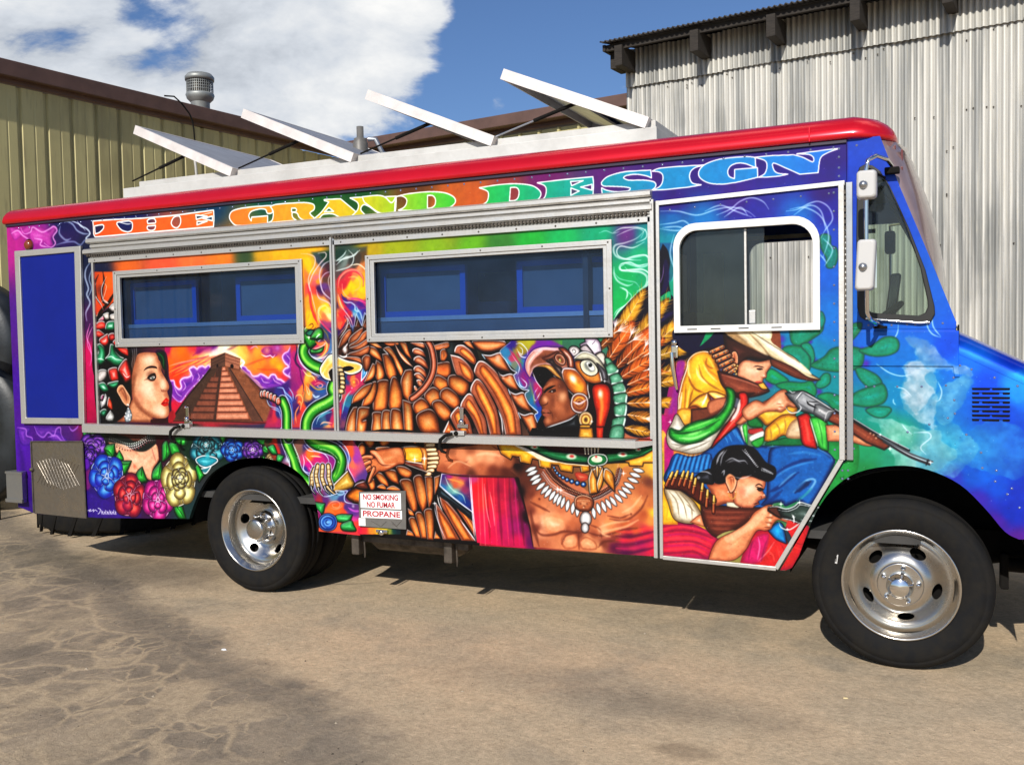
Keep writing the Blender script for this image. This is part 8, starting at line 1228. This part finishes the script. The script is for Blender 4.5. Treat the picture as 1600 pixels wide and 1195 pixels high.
# ---------------------------------------------------------------- ground
def ground_mat():
    m = bpy.data.materials.new('dusty_cracked_concrete'); m.use_nodes = True; nt = m.node_tree; L = nt.links.new; b = nt.nodes['Principled BSDF']; b.inputs['Roughness'].default_value = .9; b.inputs['Specular IOR Level'].default_value = .25
    geo = nd(nt, 'ShaderNodeNewGeometry'); P = geo.outputs['Position']
    def mth(op, a, b_=None, c=None, clamp=False):
        n = nd(nt, 'ShaderNodeMath', _operation=op, _use_clamp=clamp)
        for i, v in enumerate((a, b_, c)):
            if v is None: continue
            if isinstance(v, (int, float)): n.inputs[i].default_value = v
            else: L(v, n.inputs[i])
        return n.outputs[0]
    def nz(s, d=5, r=.6, off=(0, 0, 0), dist=0.): mp = nd(nt, 'ShaderNodeMapping'); mp.inputs['Location'].default_value = off; L(P, mp.inputs[0]); n = nd(nt, 'ShaderNodeTexNoise', Scale=s, Detail=d, Roughness=r, Distortion=dist); L(mp.outputs[0], n.inputs[0]); return n.outputs[0]
    def mixc(f, a, b_):
        n = nd(nt, 'ShaderNodeMix', _data_type='RGBA')
        for i, v in ((0, f), (6, a), (7, b_)):
            if isinstance(v, tuple): n.inputs[i].default_value = (*v, 1)
            elif isinstance(v, (int, float)): n.inputs[i].default_value = v
            else: L(v, n.inputs[i])
        return n.outputs[2]
    def ramp(v, a, b_): n = nd(nt, 'ShaderNodeMapRange', _interpolation_type='SMOOTHSTEP'); L(v, n.inputs[0]); n.inputs[1].default_value = a; n.inputs[2].default_value = b_; return n.outputs[0]
    sep = nd(nt, 'ShaderNodeSeparateXYZ'); L(P, sep.inputs[0]); X, Y = sep.outputs[0], sep.outputs[1]
    big = nz(.55, 4, .55); med = nz(2.3, 6, .62, (4, 2, 0)); fin = nz(38, 4, .7); vf = nz(160, 3, .7); med2 = nz(1.1, 5, .6, (9, 1, 0), .4)
    base = mixc(ramp(med, .35, .65), (.55, .41, .26), (.47, .365, .24)); base = mixc(ramp(med2, .5, .7), base, (.35, .285, .20))
    # the dirtier left-hand half: boundary runs from behind the rear wheel towards the camera
    edge = mth('ADD', mth('MAXIMUM', mth('ADD', mth('ADD', mth('MULTIPLY', X, .5), Y), 2.72), mth('MULTIPLY', mth('ADD', X, 1.95), .7)), mth('ADD', mth('MULTIPLY', mth('SUBTRACT', big, .5), .7), mth('MULTIPLY', mth('SUBTRACT', med, .5), .45))); dirt = mth('SUBTRACT', 1., ramp(edge, -.05, .18))
    wob = nd(nt, 'ShaderNodeTexNoise', Scale=2.6, Detail=6.); L(P, wob.inputs[0]); wv = nd(nt, 'ShaderNodeVectorMath', _operation='MULTIPLY_ADD'); L(wob.outputs['Color'], wv.inputs[0]); wv.inputs[1].default_value = (.42, .42, 0); L(P, wv.inputs[2])
    vor = nd(nt, 'ShaderNodeTexVoronoi', _feature='DISTANCE_TO_EDGE', Scale=3.1); L(wv.outputs[0], vor.inputs['Vector']); vor2 = nd(nt, 'ShaderNodeTexVoronoi', _feature='DISTANCE_TO_EDGE', Scale=6.5); L(wv.outputs[0], vor2.inputs['Vector'])
    v1 = mth('SUBTRACT', 1., ramp(vor.outputs[0], .0, .11)); v2 = mth('MULTIPLY', mth('SUBTRACT', 1., ramp(vor2.outputs[0], .0, .09)), ramp(med2, .45, .6)); vein = mth('MULTIPLY', mth('MAXIMUM', v1, v2), ramp(med2, .34, .52))
    dcol = mixc(ramp(med, .36, .64), (.19, .155, .115), (.33, .26, .18)); dcol = mixc(mth('MULTIPLY', vein, .8), dcol, (.47, .36, .23)); patch = ramp(nz(.8, 5, .6, (1, 7, 0), .5), .45, .62); dcol = mixc(mth('MULTIPLY', patch, .55), dcol, (.42, .325, .21))
    col = mixc(dirt, base, dcol)
    # grey-brown smear that follows the edge of the dirt, oily stains beside the front wheel
    sm = mth('MULTIPLY', mth('SUBTRACT', 1., ramp(mth('ABSOLUTE', mth('ADD', edge, .12)), .0, .26)), ramp(med2, .30, .52)); col = mixc(mth('MULTIPLY', sm, .7), col, (.175, .145, .11))
    for (cx, cy, rx, ry, k, c) in ((-1.05, -.85, .5, .22, .55, (.20, .165, .12)), (-.95, -1.25, .14, .07, .5, (.16, .12, .08)), (-1.9, -.75, .6, .25, .3, (.26, .20, .14)), (-.55, -1.75, .9, .35, .35, (.26, .19, .135)), (.2, -2.3, .8, .3, .4, (.24, .17, .12)), (-2.2, -1.6, .9, .4, .25, (.30, .25, .185)), (-5.3, .2, .9, .5, .7, (.13, .105, .08)), (-6.6, .3, .9, .35, .55, (.15, .125, .09))):
        dx = mth('MULTIPLY', mth('SUBTRACT', X, cx), 1/rx); dy = mth('MULTIPLY', mth('SUBTRACT', Y, cy), 1/ry); r = mth('ADD', mth('SQRT', mth('ADD', mth('MULTIPLY', dx, dx), mth('MULTIPLY', dy, dy))), mth('MULTIPLY', mth('SUBTRACT', med, .5), 2.2)); col = mixc(mth('MULTIPLY', mth('SUBTRACT', 1., ramp(r, .2, 1.2)), k), col, c)
    # one long hairline joint
    ln = mth('ABSOLUTE', mth('ADD', mth('ADD', mth('MULTIPLY', X, .62), mth('MULTIPLY', Y, -.78)), mth('ADD', 2.62, mth('MULTIPLY', mth('SUBTRACT', med2, .5), .28)))); lm = mth('MULTIPLY', mth('SUBTRACT', 1., ramp(ln, .003, .014)), ramp(med, .4, .55)); col = mixc(mth('MULTIPLY', lm, .5), col, (.15, .12, .09))
    ha = mth('MULTIPLY', mth('MULTIPLY_ADD', fin, .95, .525), mth('MULTIPLY_ADD', nz(13, 5, .7, (3, 3, 0)), .7, .65)); hb = mth('MULTIPLY_ADD', vf, .8, .6); hh = nd(nt, 'ShaderNodeMix', _data_type='RGBA', _blend_type='MULTIPLY'); hh.inputs[0].default_value = 1.; L(col, hh.inputs[6]); cmb = nd(nt, 'ShaderNodeCombineColor'); g = mth('MULTIPLY', ha, hb); [L(g, cmb.inputs[i]) for i in range(3)]; L(cmb.outputs[0], hh.inputs[7])
    sp = nd(nt, 'ShaderNodeTexVoronoi', Scale=46.); L(P, sp.inputs['Vector']); spk = mth('MULTIPLY', mth('SUBTRACT', 1., ramp(sp.outputs[0], .05, .12)), ramp(nz(9, 2), .56, .66)); col2 = mixc(mth('MULTIPLY', spk, .7), hh.outputs[2], (.10, .08, .06)); L(col2, b.inputs['Base Color'])
    hgt = mth('ADD', mth('MULTIPLY', fin, .6), mth('ADD', mth('MULTIPLY', vf, .5), mth('ADD', mth('MULTIPLY', med, 1.6), mth('MULTIPLY', mth('MULTIPLY', vein, dirt), .12)))); bp = nd(nt, 'ShaderNodeBump', Strength=1., Distance=.008); L(hgt, bp.inputs['Height']); L(bp.outputs[0], b.inputs['Normal'])
    return m
g = MB(); N = 40; S = 160.; g.add([((i/N-.5)*S, (j/N-.5)*S+20, 0) for i in range(N+1) for j in range(N+1)], [(i*(N+1)+j, (i+1)*(N+1)+j, (i+1)*(N+1)+j+1, i*(N+1)+j+1) for i in range(N) for j in range(N)])
g.build('ground', ground_mat(), kind='structure')
gr = MB(); rn = random.Random(3); dk = MB()
for i in range(1500):
    x = rn.uniform(-8, 1.2); y = rn.uniform(-3.4, 2.2); r = rn.uniform(.0018, .0048)*(1.9 if rn.random() < .06 else 1); P = [(x+r*math.cos(a)*rn.uniform(.7, 1.2), y+r*math.sin(a)*rn.uniform(.7, 1.2), .0005) for a in (0, 1.3, 2.5, 3.8, 5.1)]; (gr if i % 3 else dk).add(P+[(x, y, r*rn.uniform(.5, .9))], [(k, (k+1) % 5, 5) for k in range(5)])
gr.build('gravel', mat('pale_grit', (.36, .30, .22), .9), kind='stuff'); dk.build('dark_grit', mat('dark_grit_stone', (.07, .055, .04), .9), kind='stuff')
def chip(x, y, r, m, name, label, cat):
    P = [(r*math.cos(a)*q, r*.6*math.sin(a)*q, .001) for a, q in ((0, 1), (.9, .8), (1.9, 1.1), (2.9, .9), (3.9, 1.05), (5., .85))]; o = MB().add(P+[(p[0]*.7, p[1]*.7, .006) for p in P], [(k, (k+1) % 6, 6+(k+1) % 6, 6+k) for k in range(6)]+[tuple(range(6, 12))]).build(name, m); o.location = (x, y, 0); o['label'] = label; o['category'] = cat
def gpt(x, y):
    d = _f+CR*((x-800)/FPX)+CU*((597.5-y)/FPX); t = EYE/-d[2]; return d[0]*t, -DIST+d[1]*t
a = gpt(350, 1015); chip(a[0], a[1], .018, mat('pale_plastic', (.7, .72, .72), .4), 'bottle_cap', 'small pale plastic cap lying on the dirty cracked ground', 'bottle cap'); a = gpt(1321, 1091); chip(a[0], a[1], .012, mat('straw_leaf', (.6, .48, .25), .7), 'dry_leaf', 'tiny straw coloured leaf on the ground below the front wheel', 'leaf')
# ---------------------------------------------------------------- corrugated warehouse (right) and ribbed storage building (left)
def weathered(name, base, dark, warm, streak=(14, 14, .5), seed=0., groove_shade=0.):
    m = bpy.data.materials.new(name); m.use_nodes = True; nt = m.node_tree; L = nt.links.new; b = nt.nodes['Principled BSDF']; b.inputs['Roughness'].default_value = .55; b.inputs['Metallic'].default_value = .15
    geo = nd(nt, 'ShaderNodeNewGeometry'); oi = nd(nt, 'ShaderNodeObjectInfo'); mp = nd(nt, 'ShaderNodeMapping'); mp.inputs['Rotation'].default_value = (0, 0, math.radians(7.5)); mp.inputs['Scale'].default_value = streak; mp.inputs['Location'].default_value = (seed, 0, 0); L(geo.outputs['Position'], mp.inputs[0])
    n1 = nd(nt, 'ShaderNodeTexNoise', Scale=.55, Detail=7., Roughness=.65); L(mp.outputs[0], n1.inputs[0]); n2 = nd(nt, 'ShaderNodeTexNoise', Scale=.5, Detail=5.); L(geo.outputs['Position'], n2.inputs[0]); n3 = nd(nt, 'ShaderNodeTexNoise', Scale=6., Detail=6.); L(mp.outputs[0], n3.inputs[0])
    def rp(v, a, c): q = nd(nt, 'ShaderNodeMapRange', _interpolation_type='SMOOTHSTEP'); L(v, q.inputs[0]); q.inputs[1].default_value = a; q.inputs[2].default_value = c; return q.outputs[0]
    def mx(f, a, c): q = nd(nt, 'ShaderNodeMix', _data_type='RGBA'); (L(f, q.inputs[0]) if not isinstance(f, float) else None); (L(a, q.inputs[6]) if not isinstance(a, tuple) else setattr(q.inputs[6], 'default_value', (*a, 1))); q.inputs[7].default_value = (*c, 1); return q.outputs[2]
    def ml(a, c): q = nd(nt, 'ShaderNodeMath', _operation='MULTIPLY'); L(a, q.inputs[0]); (L(c, q.inputs[1]) if not isinstance(c, float) else setattr(q.inputs[1], 'default_value', c)); return q.outputs[0]
    c = mx(rp(n1.outputs[0], .42, .62), base, dark); c = mx(ml(rp(n2.outputs[0], .52, .66), rp(n1.outputs[0], .40, .56)), c, tuple(v*.8 for v in dark)); c = mx(ml(rp(n3.outputs[0], .55, .7), .6), c, warm)
    if groove_shade:  # grooves darkened along the rib pitch: dirt plus painted rib shading
        tc = nd(nt, 'ShaderNodeTexCoord'); sx = nd(nt, 'ShaderNodeSeparateXYZ'); L(tc.outputs['Object'], sx.inputs[0]); a = ml(sx.outputs[0], 2*math.pi/PIT_); sn = nd(nt, 'ShaderNodeMath', _operation='SINE'); L(a, sn.inputs[0]); ad = nd(nt, 'ShaderNodeMath', _operation='MULTIPLY_ADD'); L(n3.outputs[0], ad.inputs[0]); ad.inputs[1].default_value = .9; L(sn.outputs[0], ad.inputs[2]); q = nd(nt, 'ShaderNodeMapRange', _interpolation_type='SMOOTHSTEP'); L(ad.outputs[0], q.inputs[0]); q.inputs[1].default_value = -.55; q.inputs[2].default_value = .75; q.inputs[3].default_value = groove_shade; q.inputs[4].default_value = 0.
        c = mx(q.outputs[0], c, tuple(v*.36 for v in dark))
    L(c, b.inputs['Base Color']); return m
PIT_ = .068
GALV = weathered('weathered_corrugated_iron', (.66, .635, .575), (.34, .34, .32), (.52, .48, .38), groove_shade=.42)
GALV2 = weathered('weathered_corrugated_iron_upper', (.62, .60, .54), (.30, .30, .28), (.45, .41, .33), seed=5., groove_shade=.5)
YEL = weathered('faded_olive_yellow_siding', (.52, .46, .215), (.43, .375, .175), (.33, .28, .14), (3, 3, .35))
BRN = mat('brown_fascia_paint', (.115, .062, .048), .55, 0, var=.25, vscale=3)
TIMB = mat('dark_weathered_timber', (.035, .028, .022), .85, var=.5, vscale=10, stretch=(1, 6, 6)); DROOF = mat('dark_rusty_roof_iron', (.045, .04, .037), .6, .3, var=.4, vscale=6)
GPIPE = mat('galvanised_flue', (.34, .35, .33), .5, .5, var=.25, vscale=6)
O = (0., -DIST, 0.); RZ = math.radians(-7.5)
wh = empty('corrugated_warehouse', O, RZ, 'tall grey corrugated iron warehouse with timber rafter tails behind the truck cab', 'building')
PIT, SUB, V0, U0, U1 = .068, 10, 11.9, -5.65, 5.4
def corr(name, m, parent, w, h, amp=.0145, pitch=PIT, zw=.0):
    n = int(round(w/pitch))*SUB; b = MB(); v = []
    for i in range(n+1):
        x = i*pitch/SUB; y = -amp*math.sin(2*math.pi*i/SUB); v += [(x, y, 0), (x, y, h)]
    b.add(v, [(2*i, 2*i+2, 2*i+3, 2*i+1) for i in range(n)], True); return b.build(name, m, parent, nofix=True)
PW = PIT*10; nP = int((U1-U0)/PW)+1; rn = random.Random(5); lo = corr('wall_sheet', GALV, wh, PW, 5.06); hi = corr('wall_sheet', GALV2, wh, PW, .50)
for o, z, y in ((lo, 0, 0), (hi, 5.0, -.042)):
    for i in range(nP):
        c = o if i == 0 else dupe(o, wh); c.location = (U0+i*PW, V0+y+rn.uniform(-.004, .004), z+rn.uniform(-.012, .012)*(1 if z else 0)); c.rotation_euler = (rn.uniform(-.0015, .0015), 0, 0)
MB().box(U0-.004, U0+.012, V0-.012, V0+.03, 0, 5.5).build('corner_trim', GPIPE, wh)
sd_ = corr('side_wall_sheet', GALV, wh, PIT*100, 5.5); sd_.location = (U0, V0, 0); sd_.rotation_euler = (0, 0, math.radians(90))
# eave: corrugated roof iron running uphill away from the yard, fascia board, rafter tails
rf = MB(); v = []; n = int((U1+.6-(U0-.15))/PIT*SUB); x0 = U0-.15
for i in range(n+1):
    x = x0+i*PIT/SUB; s_ = .013*math.sin(2*math.pi*i/SUB); v += [(x, V0-.52, 5.525+s_), (x, V0+7.0, 6.9+s_)]
rf.add(v, [(2*i, 2*i+2, 2*i+3, 2*i+1) for i in range(n)], True); rfo = rf.build('roof_iron', DROOF, wh); sm_ = rfo.modifiers.new('sol', 'SOLIDIFY'); sm_.thickness = .012
MB().box(U0-.12, U1+.4, V0-.42, V0-.37, 5.42, 5.50).build('purlin', TIMB, wh); tl = MB().box(-.055, .055, -.48, -.02, -.27, -.005, .006).build('rafter_tail', TIMB, wh); us = [U0+.10]+[-4.50+.97*k for k in range(10)]
for i, u in enumerate(us):
    c = tl if i == 0 else dupe(tl, wh); c.location = (u, V0+.0, 5.46)
MB().box(U0-.10, U0-.01, V0-.3, V0+.02, 5.22, 5.44).build('corner_block', TIMB, wh)
MB().box(U0-.14, U0-.10, V0-.45, V0+7., 5.42, 5.50).build('barge_board', TIMB, wh)
nl = MB(); rr_ = random.Random(8)
for i in range(150):
    u = U0+.2+int(rr_.random()*150)*PIT+PIT*.75; z = rr_.choice([1.4, 2.6, 3.2, 4.1, 4.9, 4.96, 3.7]); nl.lathe([(0, -.005), (.008, -.003), (.010, 0)], (u, V0-.0085, z+rr_.uniform(-.03, .03)), n=6)
nl.build('roofing_nails', DARKST, wh, kind='stuff')
sb = empty('storage_building', O, RZ, 'long olive yellow ribbed metal building with brown roof edge and a round flue', 'building')
def ribbed(w=1.05, h=4.86):
    b = MB(); P = []
    for k in range(3): x = k*.35; P += [(x, 0), (x+.03, 0), (x+.05, -.035), (x+.085, -.035), (x+.105, 0), (x+.21, 0), (x+.215, -.004), (x+.235, -.004), (x+.24, 0)]
    P.append((w, 0)); v = []
    for x, y in P: v += [(x, y, 0), (x, y, h)]
    b.add(v, [(2*i, 2*i+2, 2*i+3, 2*i+1) for i in range(len(P)-1)]); return b.build('wall_sheet', YEL, sb, nofix=True)
ys = ribbed(); first = True
UL, VM, HY = -11.5, 12.8, 5.13
for i in range(17):     # long wall on the left runs away from the camera
    c = ys if i == 0 else dupe(ys, sb); c.location = (UL, VM-i*1.05, 0); c.rotation_euler = (0, 0, math.radians(-90))
    c.scale = (1, -1, 1) if False else (1, 1, 1)
for i in range(8): c = dupe(ys, sb); c.location = (UL+i*1.05, VM, 0); c.rotation_euler = (0, 0, 0)
for i in range(17): pass
def fascia(a, b_, name): pass
MB().box(UL-.02, UL+.15, VM-18, VM-.1, HY-.20, HY).box(UL-.02, UL+.04, VM-18, VM-.1, HY-.26, HY-.19).build('roof_gutter', BRN, sb, bevel=.012); MB().box(UL, UL+9, VM-.24, VM+.02, HY-.17, HY+.01).box(UL, UL+9, VM-.06, VM+.02, HY-.24, HY-.16).build('roof_gutter', BRN, sb, bevel=.012)
MB().add([(UL+.1, VM-18, HY-.02), (UL+.1, VM+.1, HY-.02), (UL-9, VM+.1, HY+.75), (UL-9, VM-18, HY+.75)], [(0, 1, 2, 3)]).add([(UL+.1, VM-.1, HY-.02), (UL+9, VM-.1, HY-.02), (UL+9, VM+9, HY+.75), (UL-9, VM+9, HY+.75)], [(0, 1, 2, 3)]).build('roof_skin', BRN, sb)
# flue
d = math.radians(-42.75-7.5); R_ = 17.; fu, fv = R_*math.sin(d), R_*math.cos(d)
fl = MB().lathe([(.155, -1.2), (.155, .12), (.16, .13)], (fu, fv, 5.62), 'z', n=32).build('flue', GPIPE, sb); MB().lathe([(.155, .10), (.215, .16), (.235, .22), (.225, .25), (.215, .25)], (fu, fv, 5.62), 'z', n=36).lathe([(.205, .46), (.235, .46), (.24, .52), (.20, .57), (0, .585)], (fu, fv, 5.62), 'z', n=36).build('flue_cap', GPIPE, fl)
ck = MB()
for k in range(40): a = 2*math.pi*k/40; ck.box(-.004, .004, -.004, .004, .25, .46); q = ck.v[-8:]; ck.v[-8:] = [(fu+(x+.215)*math.cos(a)-y*math.sin(a), fv+(x+.215)*math.sin(a)+y*math.cos(a), 5.62+z) for x, y, z in q]
for z in (.30, .345, .39, .43): ck.lathe([(.213, z), (.219, z), (.219, z+.010), (.213, z+.010)], (fu, fv, 5.62), 'z', n=36)
ck.build('flue_grille', GPIPE, fl, kind='stuff'); MB().lathe([(.16, .24), (.16, .47)], (fu, fv, 5.62), 'z', n=24).build('flue_core', DARKST, fl)
# cable drooping over the gutter and down the wall
def lw(x, y): d_ = _f+CR*((x-800)/FPX)+CU*((597.5-y)/FPX); c_, s_ = math.cos(-RZ), math.sin(-RZ); u = d_[0]*c_-d_[1]*s_; v_ = d_[0]*s_+d_[1]*c_; t = (UL+.26)/u; return (u*t, v_*t, EYE+d_[2]*t)
MB().tube([lw(*p) for p in ((257, 150), (272, 151), (284, 162), (296, 178), (301, 190), (303, 205), (305, 230), (306, 262))], .011, 8).build('black_cable', BLACK, sb)
MB().tube([lw(*p) for p in ((303, 238), (306, 262), (309, 300))], .02, 8).build('conduit', ROOFW, sb)
# ---------------------------------------------------------------- old tractor tyres piled beyond the truck's tail, behind a rusty rail
TYG = mat('dusty_old_tyre', (.020, .024, .028), .42, 0, var=.6, vscale=4, bump=.1); RUST = mat('rusty_brown_rail', (.07, .028, .02), .8, .2, var=.4)
def big_tyre(loc, rot, label, R=.82, w=.42):
    t = empty('tractor_tyre', loc, 0, label, 'tyre', 'old tractor tyres behind the truck'); t.rotation_euler = rot; k = R/.82
    MB().lathe([(r*k, a*w/.42) for r, a in ((.40, -.15), (.42, -.18), (.50, -.205), (.54, -.200), (.55, -.207), (.62, -.21), (.70, -.19), (.76, -.165), (.785, -.14), (.79, 0), (.785, .14), (.76, .165), (.70, .19), (.62, .21), (.50, .205), (.42, .18), (.40, .15), (.40, -.15))], (0, 0, 0), n=72).build('carcass', TYG if w > .4 else RUB, t)
    lg = MB()
    for i in range(22):
        for s in (-1, 1):
            a = 2*math.pi*(i+(.5 if s > 0 else 0))/22; P = []
            for r in (.775, .795):
                for q, yy in ((0, .01*s), (.045, .01*s), (.135, .20*s), (.09, .20*s)): P.append((r*k*math.cos(a+q), yy*w/.42, r*k*math.sin(a+q)))
            lg.add(P, [(0, 1, 2, 3), (4, 7, 6, 5), (0, 4, 5, 1), (1, 5, 6, 2), (2, 6, 7, 3), (3, 7, 4, 0)])
    if w < .4: lg.build('tread_lugs', BLACK, t, kind='stuff')
    MB().lathe([(.42*k, .02), (.1, .02), (.1, .0), (.42*k, .0)], (0, 0, 0), n=32).build('wheel_disc', BLACK, t); return t
big_tyre((-9.05, 1.55, .82), (0, 0, math.radians(12)), 'dusty tractor tyre standing on the ground at the left edge, below the rail'); big_tyre((-9.10, 1.62, 1.64+.02), (0, 0, math.radians(12)), 'dusty tractor tyre resting on top of the brown rail at the left edge', R=.70)
big_tyre((-6.95, 1.62, .19), (math.radians(90), 0, .4), 'black tractor tyre lying flat on the ground under the truck tail', R=.80, w=.36)
rk_ = empty('steel_rack', (-8.9, 1.2, 0), 0, 'rusty brown steel rail rack holding the upper tyre at the left edge', 'rack')
MB().box(-1.2, .68, -.02, .06, 1.56, 1.62, .005).build('rail', RUST, rk_); MB().box(-1.2, .68, -.01, .05, 1.64, 1.70, .005).build('rail', BLACK, rk_); MB().box(.60, .66, -.0, .06, 0, 1.64).build('post', BLACK, rk_); MB().box(-1.1, -1.04, 0, .06, 0, 1.64).build('post', BLACK, rk_); MB().box(-1.2, .68, .55, .63, 1.56, 1.62).build('rail', RUST, rk_)
